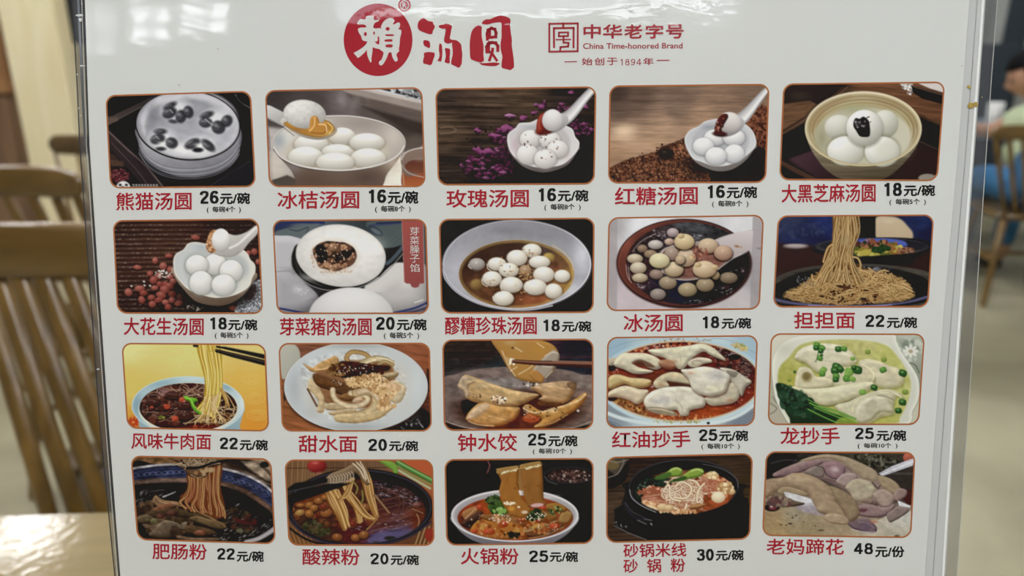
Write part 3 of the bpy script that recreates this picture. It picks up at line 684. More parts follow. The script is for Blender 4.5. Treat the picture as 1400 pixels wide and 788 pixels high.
@picture('pork_filled_dumpling_picture', (365, 290), (235, 1001, 788), [(34, 48), (926, 42), (942, 592), (60, 592)],
         'printed photo of a big white dumpling opened on dark meat filling, with a red ribbon of white lettering')
def _():
    k = Ink(1001, 640, '39434b', 7)
    k.grad([(80, 80), (200, 120), (700, 80), (780, 200), (120, 330), (400, 470), (760, 280), (880, 560), (60, 520)],
           ['2a3557', '55636e', '2d3336', '4e5d60', '3a3c44', '241f22', '353f45', '3a4468', '45506b'])
    k.line([(50, 90), (150, 60), (330, 62)], 16, '25306a'); k.line([(60, 120), (130, 95), (240, 85)], 8, '3d4a5c')
    k.poly([(60, 110), (260, 70), (300, 80), (180, 160), (60, 150)], '5a666c', soft=10); k.line([(130, 100), (180, 110), (240, 90), (220, 140)], 6, '36434d')
    k.poly([(580, 60), (800, 55), (800, 230), (720, 320), (660, 180)], '4a5859', soft=14); k.line([(600, 78), (700, 70), (790, 60)], 14, '2d3b72', op=.7)
    k.ell(630, 110, 50, 22, '2f3b48', a=30, soft=6); k.ell(635, 112, 34, 12, '56656b', a=30, soft=6)
    for i in range(6): k.line([(690+i*20, 180+i*14), (800, 90+i*30)], 3, '62706f', op=.4)
    k.line([(640, 65), (900, 55)], 10, '242a4e')
    # dumplings around
    k.poly([(20, 160), (90, 138), (160, 145), (215, 180), (200, 330), (40, 350)], 'cac8cd', puff='8f8d94', pw=50)
    k.poly([(20, 345), (130, 335), (230, 420), (300, 500), (240, 600), (20, 600)], 'b9b7bd', puff='6b6970', pw=90, soft=8)
    k.glow(180, 450, 40, 30, 'd5d4d8', .6); k.dots(30, (200, 450, 40, 40, 30), 2, 6, ['d0cfd4', 'aaa8ae'], op=.6)
    k.line([(50, 348), (130, 345), (160, 370)], 6, '77747a', soft=8, op=.6)
    k.poly([(560, 460), (700, 330), (760, 292), (860, 290), (930, 330), (930, 560), (700, 600)], 'd2cdca', puff='8a8484', pw=110, soft=6)
    k.glow(820, 400, 80, 60, 'dedad6', .6)
    k.poly([(700, 290), (790, 210), (850, 210), (840, 290), (740, 300), (650, 380)], '1d1c1f', soft=6)
    # spoon shell
    k.poly([(150, 230), (200, 180), (400, 200), (700, 210), (790, 200), (700, 330), (600, 410), (500, 445), (380, 462), (280, 440), (190, 380), (145, 310)], '14120f', soft=4)
    k.line([(142, 270), (150, 330), (210, 400), (300, 445), (400, 458), (520, 444), (620, 405), (700, 345), (790, 245)], 5, 'a9a7a2', '3a383a', soft=3)
    k.line([(700, 300), (740, 265), (790, 205)], 22, '45525e', soft=8)
    k.line([(170, 250), (175, 320), (230, 390), (320, 432)], 10, '3d3f46', soft=8, op=.7)
    k.ell(430, 254, 261, 180, 'ece9e4', a=6, soft=5)
    k.ball(430, 254, 261, 180, 'f2efea', 'b5b0ac', a=6, L=(.1, -.6, .8), soft=5)
    k.glow(300, 380, 140, 30, 'd8d4cf', .7); k.glow(600, 200, 90, 60, 'f6f3ee', .7)
    k.tex(.04, 30, 20, 0, 3, mask=k.m_ell(430, 254, 255, 175, 6))
    k.ring(430, 254, 259, 178, 4, 'c9c4c0', a=6, op=.6)
    hole = [(270, 245), (268, 215), (300, 185), (345, 170), (400, 172), (450, 178), (490, 195), (515, 225), (522, 265), (500, 305), (450, 330), (400, 345), (345, 335), (305, 322), (290, 290)]
    k.ell(395, 258, 140, 100, 'd9c8b4', soft=30, op=.7)
    k.poly(hole, '3a251c', edge='a3694a', ew=14)
    k.clip(k.m_poly(hole))
    k.dots(120, (395, 260, 125, 85, 0), 10, 24, ['2a1c17', '4a2d20', '6b4430', '1a1412', '3a2a1a'])
    k.dots(46, (395, 258, 120, 80, 0), 8, 18, ['a56d48', '8a5a3c', 'bd8258', '6a3e2a'])
    for x, y, r in ((385, 205, 30), (480, 265, 22), (400, 320, 22), (320, 320, 16), (350, 195, 16)): k.ball(x, y, r, r*.8, 'b98158', '5f3a26')
    k.poly([(285, 230), (320, 200), (350, 230), (350, 280), (310, 300), (290, 270)], '221a17', puff='0d0a09'); k.poly([(400, 250), (450, 220), (500, 230), (470, 270), (410, 280)], '2a201a', puff='120d0b')
    k.dots(50, (395, 260, 120, 80, 0), 2, 5, ['d9a27a', 'efc9a4', '15100d']); k.clip()
    k.dots(50, (395, 345, 110, 12, 0), 2, 5, ['b57a50', 'd6ae88'], op=.6); k.dots(24, (272, 260, 12, 60, 0), 2, 5, ['b57a50'], op=.6)
    k.ell(400, 600, 190, 60, '5c5658', soft=50, op=.5)
    k.ell(490, 610, 246, 170, 'd8d6d6'); k.ball(490, 610, 246, 170, 'e2e0e0', '9b9696', L=(0, -.7, .7)); 
    k.line([(30, 555), (120, 570), (230, 592)], 12, '2b3370'); k.line([(740, 588), (860, 560), (950, 520)], 14, '323c78'); k.line([(740, 600), (860, 580), (950, 550)], 16, '4a415a')
    k.line([(860, 528), (910, 512)], 4, 'f0f0f0')
    k.line([(922, 60), (934, 590)], 5, '1f1c24')
    # ribbon
    k.poly([(786, 52), (908, 50), (918, 412), (905, 418), (890, 418), (884, 436), (862, 443), (842, 436), (834, 418), (815, 418), (800, 408)], 'b0473f', sm=False, soft=3, c2='9c3f3c', ang=90)
    k.line([(786, 52), (800, 408)], 3, 'c78078', sm=False); k.line([(910, 50), (918, 410)], 3, 'd8cfc8', sm=False, op=.6)
    k.soft(1); return k

@picture('pearl_dumplings_in_rice_wine_picture', (595, 290), (230, 1007, 788), [(24, 44), (952, 36), (946, 602), (38, 606)],
         'printed photo of small pearl dumplings floating in amber rice wine in a wide bowl')
def _():
    k = Ink(1007, 640, '1b191b', 8)
    k.tex(.35, 40, 40, 0, 3); k.glow(90, 120, 80, 80, '2c292b', .6); k.glow(900, 540, 60, 60, '2a2a2e', .5)
    k.ell(490, 320, 446, 268, '0b0a0c', soft=30)
    k.ell(489, 314, 443, 267, 'b3b3bd', c2='8d8c96', ang=-70)
    k.clip(k.m_ell(489, 314, 440, 264))
    k.glow(250, 160, 200, 90, '9b99a1', .9); k.glow(600, 120, 260, 60, '8b8990', .9); k.glow(880, 260, 70, 130, 'd3d3da', .95); k.glow(140, 330, 80, 110, 'b9b8c4', .8)
    k.glow(820, 470, 90, 60, 'c9c8cf', .9); k.glow(250, 510, 120, 40, 'a7a5b0', .9); k.glow(420, 110, 120, 30, '7b7980', .6)
    k.tex(.04, 30, 30, 0, 5)
    k.clip()
    m = k.m_ell(486, 372, 342, 202, 0, 4)
    k.ell(486, 372, 345, 205, 'c8a45a', soft=5)
    k.clip(m)
    k.ell(486, 372, 342, 202, '4a2c22')
    k.grad([(200, 300), (400, 220), (650, 200), (760, 300), (800, 400), (200, 420), (300, 480), (500, 450), (600, 540), (700, 520), (420, 300)],
           ['3a2219', '40281f', '4e3a33', '6e4a2c', 'a87a35', '4a2a1d', '5c3520', '4a2a1a', '8a4a28', '9a5a2c', '38211a'])
    k.ring(486, 372, 335, 196, 14, 'b08a40', c2='d9b050', op=.55, soft=12, ang=0)
    k.glow(290, 340, 50, 30, '8a4c2c', .6); k.glow(250, 440, 60, 40, 'a07838', .5); k.glow(560, 520, 130, 40, '9a4c2c', .7); k.glow(750, 500, 40, 50, 'cfa048', .7); k.glow(720, 330, 40, 20, '9a4030', .5)
    k.dots(70, (500, 400, 280, 150, 0), 5, 22, ['6a3a22', '8c5028', '3a2018', 'a86a38'], soft=16, op=.4)
    k.tex(.15, 50, 25, 0, 2)
    def pearl(x, y, rx, ry, lit='f2efe4', dk='8e7c68', a=0):
        k.ell(x+3, y+8, rx+4, ry+2, '1c0f0a', soft=12, op=.6)
        k.ball(x, y, rx, ry, lit, dk, a=a, L=(-.15, -.6, .75), spec=.5)
        k.ring(x-2, y+3, rx+3, ry+2, 3, 'e3c394', op=.35)
    k.ball(680, 275, 36, 30, 'c2a24c', '6a4a20', soft=10); k.ball(250, 435, 40, 34, '9c7a3c', '50301c', soft=14)
    for b in ((250, 313, 47, 36, 'b9b2ae', '5c4c46'), (578, 232, 58, 42), (490, 275, 62, 48), (370, 312, 56, 40), (624, 300, 64, 38), (440, 348, 60, 44), (538, 350, 36, 32, 'b99570', '6a4228'),
              (650, 375, 64, 48), (760, 384, 48, 38), (340, 400, 58, 46), (456, 436, 68, 48), (598, 450, 70, 48), (708, 474, 52, 46), (408, 518, 62, 44)):
        pearl(*b)
    for x, y, n in ((545, 385, 34), (570, 245, 12), (430, 360, 9), (345, 405, 7), (530, 340, 8), (520, 480, 12), (390, 300, 5)):
        for _ in range(n):
            px, py = x+k.r.randn()*22, y+k.r.randn()*16
            th = k.r.rand()*6.28
            k.line([(px, py), (px+math.cos(th)*13, py+math.sin(th)*9)], 4, ['c99a5c', 'a87440', '7a4c28', 'e0b87c'][k.r.randint(4)])
    for p in ([(205, 312), (200, 325), (215, 338)], [(310, 312), (316, 340), (335, 352)], [(280, 400), (285, 430), (310, 446)], [(390, 440), (400, 470), (440, 482)], [(345, 505), (350, 530)]):
        k.line(p, 4, 'f3ecd8')
    k.clip()
    k.line([(700, 198), (770, 240), (815, 300), (826, 350)], 5, 'e0c27a', op=.7)
    k.ring(489, 314, 441, 265, 7, 'c6c5ce', c2='dedde4', ang=0); k.ring(489, 317, 450, 270, 6, '5a5862', op=.7, ang=90)
    k.line([(48, 340), (60, 400), (130, 480), (250, 545), (400, 580), (560, 586), (700, 560)], 10, 'aeacb8', soft=4)
    k.soft(1); return k

@picture('iced_dumpling_picture', (822, 288), (233, 1037, 788), [(46, 44), (988, 28), (962, 600), (34, 610)],
         'printed photo of small dumplings in dark brown sugar soup with a white spoon lifting some')
def _():
    k = Ink(1037, 640, 'c9c5c8', 9)
    k.grad([(60, 80), (60, 500), (250, 100), (120, 520), (900, 80), (940, 400), (860, 560)], ['b3aeb0', 'b0a6aa', 'dcdde2', 'cdbcc4', 'd6d6da', 'a8a2a8', 'c2babc'])
    k.poly([(40, 40), (98, 40), (96, 610), (34, 610)], 'a39b9d', sm=False, soft=4, op=.8); k.poly([(922, 30), (990, 28), (965, 602), (905, 602)], '9d9598', sm=False, soft=4, op=.8)
    k.tex(.05, 80, 60, 30, 3)
    k.ell(505, 325, 412, 272, '3a1a18', soft=10)
    k.ell(503, 318, 408, 266, '6e3226', c2='3c1c1c', ang=20)
    k.clip(k.m_ell(503, 318, 405, 263)); k.glow(150, 200, 60, 90, '8d4432', .9); k.glow(260, 110, 90, 30, '7c3c30', .8); k.glow(800, 520, 100, 50, '512024', .8)
    m = k.m_ell(530, 322, 378, 250, 0, 5); k.clip(m)
    k.ell(530, 322, 378, 250, '1d1418')
    k.grad([(300, 130), (560, 90), (700, 120), (840, 300), (250, 300), (200, 420), (420, 540), (650, 530), (420, 430), (800, 460), (600, 60)],
           ['38282a', '41444a', '343438', '1d1a1c', '3a2024', '4a2a2e', '171a30', '14121c', '1b2448', '1c1416', '4a4f52'], op=.9)
    k.tex(.5, 40, 18, 10, 4)
    k.dots(90, (540, 320, 340, 220, 0), 5, 18, ['2a1a1c', '100c10', '43292c'], soft=10, op=.5)
    for cx, cy, rx, ry, n in ((360, 150, 50, 35, 40), (570, 160, 40, 14, 20), (225, 450, 50, 40, 60), (620, 560, 120, 20, 30), (760, 490, 60, 30, 30), (320, 240, 120, 60, 30), (820, 360, 50, 20, 12)):
        for _ in range(n):
            px, py = cx+k.r.randn()*rx*.6, cy+k.r.randn()*ry*.6
            k.line([(px, py), (px+k.r.randn()*10, py+k.r.randn()*4)], 2.5, ['c9c2c8', '8a7e84', 'efeaf0', '5f5258'][k.r.randint(4)], op=.8)
    k.clip()
    for p in ([(150, 330), (160, 400), (185, 440)], [(165, 345), (172, 420)], [(190, 250), (240, 190), (330, 140)]): k.line(p, 4, 'cdb9b4', op=.7)
    def pb(x, y, rx, ry, c='d9c39c', d='6a4a34'):
        k.ell(x+2, y+7, rx+4, ry+3, '120a0c', soft=12, op=.7); k.ball(x, y, rx, ry, c, d, L=(-.15, -.65, .7), spec=.25)
    for b in ((435, 135, 36, 28, 'c9b4b4', '5a4448'), (250, 232, 32, 24, 'a08468', '4a3024'), (330, 208, 46, 28, 'cfc6c0', '6a5850'), (300, 265, 40, 26, 'a98a6a', '4f3628'), (205, 294, 48, 30, 'd9c8a6'), (225, 350, 50, 36, 'd9cdb2'), (235, 410, 48, 28, 'cfbf9c'),
              (335, 388, 42, 30, 'a88c7c', '4f3830'), (405, 440, 54, 40, 'b39d7a', '503a2a'), (345, 510, 48, 34, 'a8988c', '4a3a38'), (525, 482, 58, 42, 'bca67c', '54402a'), (632, 452, 54, 42, 'b09a74', '54402c'), (775, 410, 54, 34, '9a8468', '463426'), (695, 395, 26, 26, 'b99a68', '54402c')):
        pb(*b)
    k.ring(503, 318, 407, 265, 6, '2a0f10', op=.8); k.ring(506, 320, 398, 257, 3, 'a0584a', op=.4)
    # spoon
    k.poly([(350, 290), (370, 240), (440, 210), (560, 190), (690, 178), (800, 150), (920, 118), (960, 150), (985, 130), (975, 230), (915, 228), (830, 275), (760, 320), (700, 370), (620, 410), (520, 425), (430, 412), (370, 370)], 'b9a6a0', c2='8c7068', ang=60, op=.96)
    k.poly([(690, 180), (920, 120), (925, 220), (800, 290), (740, 250)], 'd0c6c8', c2='b0a0a0', ang=90, soft=8)
    k.poly([(925, 115), (978, 108), (972, 225), (918, 232)], 'a89ea2', sm=False, soft=5)
    k.poly([(360, 300), (400, 235), (540, 215), (680, 220), (780, 260), (760, 300), (690, 360), (600, 400), (500, 412), (410, 390)], '6d4238', c2='8d5344', ang=20, soft=10)
    k.tex(.35, 40, 20, 20, 8, mask=k.m_poly([(400, 240), (680, 220), (760, 280), (600, 390), (430, 380)]))
    k.line([(368, 370), (440, 412), (520, 424), (620, 408)], 4, 'e0c8b4', op=.8); k.line([(650, 395), (720, 350), (790, 300), (850, 262)], 4, 'e6dcd8', op=.7); k.line([(360, 290), (385, 240), (440, 212)], 4, 'd0b8ac', op=.7)
    k.ell(825, 218, 16, 8, 'a0673e', a=10, soft=5, op=.8); k.ell(850, 222, 8, 5, 'b98a62', soft=5)
    pb(428, 262, 44, 42, 'b59c8a', '6a4a3c'); pb(443, 358, 58, 46, 'dcc69c', '75563a')
    pb(650, 215, 62, 46, 'd9bd98', '7d5840'); pb(742, 258, 56, 46, 'cfa888', '744a38'); pb(518, 288, 58, 54, 'd6bb98', '7d5a42'); pb(480, 300, 30, 28, 'cdb38c', '7d5a42')
    pb(505, 190, 62, 48, 'e6cf9c', '86663e'); pb(628, 358, 72, 52, 'e3c9a0', '85603e'); pb(354, 305, 62, 46, 'e6dcae', '8c7848')
    for x, y in ((485, 155), (555, 290), (588, 330), (690, 345)): k.ball(x, y, 22, 16, 'dcc08c', '9a7448')
    k.dots(40, (600, 260, 60, 40, 0), 3, 8, ['8d3f34', 'c98a6a', 'a85c48'], op=.7)
    k.ell(415, 190, 28, 20, 'cfa890', soft=5); k.ball(415, 190, 28, 20, 'd9b8a0', '7a5044')
    k.soft(1); return k

@picture('tossed_noodles_picture', (1050, 285), (235, 1058, 788), [(62, 46), (1020, 40), (984, 608), (32, 608)],
         'printed photo of brown dry noodles being lifted from a dark plate, a blue bowl behind')
def _():
    k = Ink(1058, 640, '1c2038', 10)
    k.grad([(120, 80), (350, 100), (150, 200), (300, 160), (600, 90), (950, 80), (100, 310), (250, 320), (950, 300), (1000, 170)],
           ['2e3658', '232f6a', '202a58', '1a224c', '12141c', '232e5c', '3a2226', '34201f', '2c1d20', '1a2040'])
    k.dots(60, (220, 120, 160, 60, 0), 5, 14, ['36406a', '28325c', '474e6c'], soft=12, op=.4); k.tex(.15, 60, 25, 5, 3)
    k.poly([(60, 215), (300, 230), (1000, 250), (990, 400), (40, 400)], '36211f', sm=False, soft=14, op=.85)
    k.poly([(662, 60), (760, 50), (820, 70), (860, 110), (890, 150), (880, 190), (780, 190), (665, 185)], 'cfb796', soft=14, c2='c4aa86'); k.glow(740, 80, 50, 20, 'd8c4a2', .8)
    k.poly([(535, 50), (662, 50), (662, 180), (540, 190)], '101218', sm=False, soft=6)
    k.ell(170, 233, 70, 14, '9a8a88', soft=10); k.ell(170, 229, 60, 8, 'b9aca8', soft=8)
    # far bowl
    k.poly([(275, 245), (330, 215), (450, 190), (720, 178), (940, 190), (1000, 215), (990, 260), (900, 310), (880, 345), (600, 350), (420, 300), (300, 275)], '191a26', soft=4)
    k.ell(640, 235, 350, 55, '3c3a3c', soft=4); k.ell(650, 232, 330, 45, '24242c', soft=5)
    k.ell(640, 232, 210, 46, '3a4cae', soft=8); k.poly([(560, 200), (700, 185), (830, 200), (850, 230), (760, 210), (600, 215)], '4e62c8', soft=8)
    k.ell(690, 262, 170, 36, '9a8a2a', soft=8)
    k.dots(110, (690, 258, 170, 34, 0), 8, 20, ['b8a43a', '8a7a20', 'c8bc50', '5a6020', '9a5a30'], asp=1.8)
    k.dots(60, (640, 220, 100, 26, 0), 6, 14, ['8a4a34', '5c2a20', 'a86a48', '2c3a1c']); k.dots(40, (690, 250, 60, 20, 0), 6, 14, ['1f3a1e', '2c4a24']); k.dots(40, (850, 260, 50, 15, 0), 5, 10, ['6a3a2a', '9a6a4a'])
    k.line([(540, 292), (700, 300), (850, 285), (930, 262)], 5, '6a5a40', op=.6)
    k.poly([(540, 300), (980, 270), (900, 320), (860, 350), (560, 345)], '14141e', sm=False, soft=6)
    # near plate
    k.poly([(20, 460), (60, 420), (200, 370), (400, 345), (620, 342), (820, 360), (1000, 400), (1010, 500), (990, 620), (20, 620)], '47423a', soft=4)
    k.poly([(30, 490), (90, 440), (240, 385), (430, 360), (640, 358), (840, 385), (990, 450), (990, 560), (800, 600), (200, 600), (40, 540)], '1b1a1a', soft=10)
    k.tex(.3, 60, 20, 5, 9, mask=k.m_poly([(20, 460), (400, 345), (1000, 400), (990, 620), (20, 620)]))
    k.line([(40, 560), (200, 590), (500, 604), (800, 590), (980, 545)], 14, '5c5a88', soft=6); k.line([(250, 596), (500, 608), (760, 594)], 8, '8a88b8', soft=5)
    k.line([(30, 580), (200, 606), (600, 620), (980, 570)], 12, '17151a', soft=5)
    k.dots(30, (650, 375, 120, 16, 0), 4, 12, ['8a8a9a', '3a3a4a'], asp=2, op=.5)
    # heap of noodles
    heap = [(105, 530), (200, 480), (280, 420), (350, 350), (420, 330), (520, 330), (600, 370), (680, 392), (780, 410), (850, 460), (895, 520), (860, 560), (700, 575), (450, 588), (250, 575), (130, 560)]
    k.poly(heap, '5a3c1e', soft=8)
    C = ['c08f4c', 'a87838', 'd0a25c', '94682e', 'b98a48', 'dcb470']
    k.clip(np.clip(k.m_poly(heap, soft=30)+0, 0, 1))
    k.tangle(330, (500, 500, 400, 105, 0), 170, 12, C, edge='5c3a18', hl='e6c282', curl=1.1, flat=.42)
    k.clip()
    k.tangle(90, (470, 530, 300, 38, 0), 150, 11, C, edge='5c3a18', hl='e6c282', curl=1.2, flat=.4)
    k.tangle(60, (690, 455, 150, 60, 15), 150, 12, C, edge='5c3a18', hl='ecca8c', curl=1.0, flat=.45)
    # pulled strands
    k.poly([(395, 50), (550, 50), (560, 160), (525, 260), (520, 340), (360, 350), (350, 280), (400, 190)], '6d4a26', sm=False, soft=5)
    k.strands(26, [(397, 44), (398, 160), (395, 230), (345, 330), (250, 470)], [(548, 44), (556, 150), (524, 260), (530, 340), (600, 470)], 12, C+['a57c46', '83602f'], edge='5a3c1c', jit=5, wav=5, hl='e6c68c')
    k.strands(14, [(420, 44), (412, 200), (380, 300), (330, 400), (280, 480)], [(520, 44), (510, 200), (500, 330), (470, 420), (430, 510)], 11, C, edge='5a3c1c', jit=6, wav=9, hl='ecca8c')
    for p in ([(525, 300), (555, 310), (570, 350), (560, 380)], [(270, 410), (275, 440), (300, 440), (330, 400)], [(340, 330), (350, 290), (370, 240), (400, 220)], [(560, 380), (620, 400), (640, 440), (600, 470)]): k.line(p, 12, 'cf9f58', '7a5224', hl='ecca8c')
    k.poly([(480, 150), (500, 200), (480, 240), (440, 200)], 'a88a60', op=.5, soft=10)
    k.dots(80, (500, 540, 200, 40, 0), 4, 11, ['4a2a18', '2c180e', '6a4024']); k.dots(30, (480, 490, 60, 20, 0), 5, 12, ['3a2014', '5a3420'])
    k.tangle(50, (500, 520, 300, 60, 0), 120, 9, C, edge='5c3a18', hl='e6c282', curl=1.1, flat=.42)
    k.dots(40, (230, 450, 60, 30, 20), 1.5, 3, ['a0a0a8'])
    k.soft(1); return k
@picture('beef_noodle_picture', (155, 460), (225, 1043, 788), [(54, 44), (962, 50), (986, 602), (90, 582)],
         'printed photo of beef noodles in a pale blue bowl on a yellow ground, black chopsticks lifting noodles')
def _():
    k = Ink(1043, 640, 'd9b84a', 11)
    k.grad([(80, 60), (500, 60), (940, 60), (100, 300), (900, 300), (120, 560), (900, 560), (940, 440)], ['dcd98e', 'd8d27c', 'd9c878', 'd6c05e', 'dcb24c', 'd49a38', 'd88e2a', 'd8a03c'], rad=200)
    for cx, cy in ((800, 60), (500, 180), (720, 190), (300, 200), (150, 230), (880, 270), (900, 395), (910, 500), (120, 400), (200, 120), (380, 90), (860, 190)):
        for q in (1, .68, .38): k.ring(cx, cy, 62*q, 34*q, 5, 'e8d890', op=.3, soft=4); k.ring(cx+2, cy+3, 62*q, 34*q, 3, 'c89a40', op=.25, soft=4)
    k.poly([(90, 520), (160, 500), (170, 590), (95, 590)], 'c8702a', soft=20, op=.6)
    for i in range(9):
        a = i*.7; k.ell(126+26*math.cos(a), 545+20*math.sin(a), 14, 7, 'b8381c', a=math.degrees(a), soft=3)
    k.ell(126, 545, 9, 8, 'd87a3a')
    # bowl
    k.poly([(122, 450), (140, 500), (160, 540), (170, 600), (200, 640), (780, 640), (800, 570), (820, 500), (826, 450), (700, 400), (250, 400)], 'a9c2c8', c2='7fa0ae', ang=90)
    k.ell(474, 440, 356, 186, 'a4c0c8', c2='bcd0d4', ang=0)
    k.clip(k.m_ell(474, 440, 354, 184)); k.glow(300, 300, 130, 40, '8fb0be', .9); k.glow(720, 320, 60, 40, '86a8b8', .9); k.glow(150, 440, 40, 90, '7fa0ae', .9); k.glow(500, 270, 90, 16, 'c8dade', .8)
    k.glow(815, 430, 30, 80, 'd8e2e4', .8); k.glow(780, 560, 50, 50, '88a8b4', .7); k.clip()
    k.ring(474, 440, 354, 184, 5, 'c9dadd', op=.8)
    k.ell(477, 460, 318, 168, 'd8d8c8', soft=4)
    m = k.m_ell(476, 452, 310, 156); k.clip(m)
    k.ell(476, 452, 310, 156, '34140f')
    k.tex(.5, 50, 26, 20, 4)
    k.dots(130, (380, 440, 220, 120, 0), 12, 34, ['2a0f0c', '4a221a', '3a1a14', '5c2e24', '241010'], asp=1.5, soft=7)
    k.tangle(60, (400, 420, 230, 110, 0), 130, 6, ['7a5448', '8f6a58', '5c3a30', 'a8826c'], edge='2a100c', curl=.8)
    k.tangle(24, (480, 345, 160, 34, 0), 120, 6, ['b08a74', 'c9a88c', '8a6454'], edge='3a1c14', curl=.6)
    k.tangle(46, (640, 500, 150, 70, -10), 150, 6, ['d9c08c', 'c0985c', 'e6d4a8', '8f6238'], edge='4a2414', curl=.8, flat=.5)
    k.tangle(10, (300, 350, 50, 20, 0), 70, 6, ['c9a0a0', 'a87c78'], edge='3a1c14')
    for b in ((440, 440, 60, 34, 'a'), (300, 450, 60, 34, ''), (450, 505, 60, 36, ''), (380, 380, 60, 30, ''), (250, 420, 50, 30, ''), (520, 460, 30, 20, ''), (320, 500, 40, 24, '')):
        k.poly([(b[0]-b[2], b[1]), (b[0]-b[2]*.4, b[1]-b[3]), (b[0]+b[2]*.7, b[1]-b[3]*.7), (b[0]+b[2], b[1]+b[3]*.4), (b[0]+b[2]*.2, b[1]+b[3]), (b[0]-b[2]*.8, b[1]+b[3]*.6)], '4f2e28', puff='1a0b09', pw=18)
        k.line([(b[0]-b[2]*.5, b[1]-b[3]*.5), (b[0]+b[2]*.4, b[1]-b[3]*.3)], 4, '8a6a64', op=.6)
    for x, y, r in ((438, 403, 22), (342, 448, 20), (392, 522, 22), (330, 440, 12), (245, 450, 10), (520, 575, 16)): k.ball(x, y, r, r*.8, 'd0573a', '7a2114')
    k.dots(40, (400, 440, 200, 100, 0), 2, 5, ['e0c0b0', '9a6a5c'], op=.7); k.line([(190, 430), (185, 470), (200, 500)], 3, 'c0a090', op=.5)
    k.dots(10, (310, 515, 25, 12, 0), 3, 8, ['9a9a3a', '6a7a2a'])
    k.poly([(560, 560), (700, 575), (640, 600), (480, 600), (400, 585)], '7a2c18', soft=14, op=.6)
    k.clip()
    k.line([(700, 580), (770, 530), (800, 460), (785, 390)], 14, 'c2d2d2', soft=6, op=.8)
    k.poly([(445, 385), (460, 378), (485, 388), (520, 392), (535, 408), (515, 420), (520, 445), (545, 462), (575, 470), (578, 490), (555, 498), (525, 480), (498, 450), (485, 415), (460, 405)], '6fc02c', puff='3c7a14', pw=12)
    k.line([(455, 388), (490, 400), (510, 440), (560, 482)], 4, 'a8e060')
    # hanging noodles and chopsticks
    k.poly([(535, 50), (672, 50), (690, 200), (692, 330), (660, 420), (600, 490), (545, 460), (570, 400), (580, 280), (555, 180)], 'b8962a', soft=4)
    k.strands(15, [(540, 46), (552, 130), (578, 230), (580, 370), (535, 460)], [(668, 46), (680, 150), (688, 260), (672, 400), (640, 520)], 15, ['d9bc48', 'e6d070', 'c49c2c', 'dcc25c'], edge='94701c', jit=2, wav=3, hl='f2e494')
    k.strands(14, [(590, 380), (575, 440), (560, 500), (520, 540)], [(680, 380), (660, 440), (690, 500), (720, 540)], 8, ['e6cf94', 'd4b060', 'f0e0b0'], edge='8a5c28', jit=5, wav=6)
    k.strands(8, [(680, 330), (690, 390), (690, 440)], [(700, 350), (730, 400), (770, 450)], 7, ['c9a04c', 'dcc07c'], edge='7a4a1c', jit=5, wav=5)
    k.line([(512, 60), (530, 62)], 16, '18100c')
    k.line([(655, 66), (760, 86), (958, 130)], 12, '15100e', w2=30, sm=False); k.line([(655, 92), (760, 120), (958, 168)], 22, '15100e', w2=36, sm=False, hl='4a3c34')
    k.line([(680, 78), (800, 106), (958, 146)], 3, 'd9c27c', sm=False); k.line([(700, 64), (958, 118)], 3, '5a4c44', sm=False, op=.7)
    k.strands(4, [(600, 46), (612, 90)], [(650, 46), (652, 90)], 13, ['d9bc48', 'e6d070'], edge='94701c', jit=1, wav=1)
    k.soft(1); return k

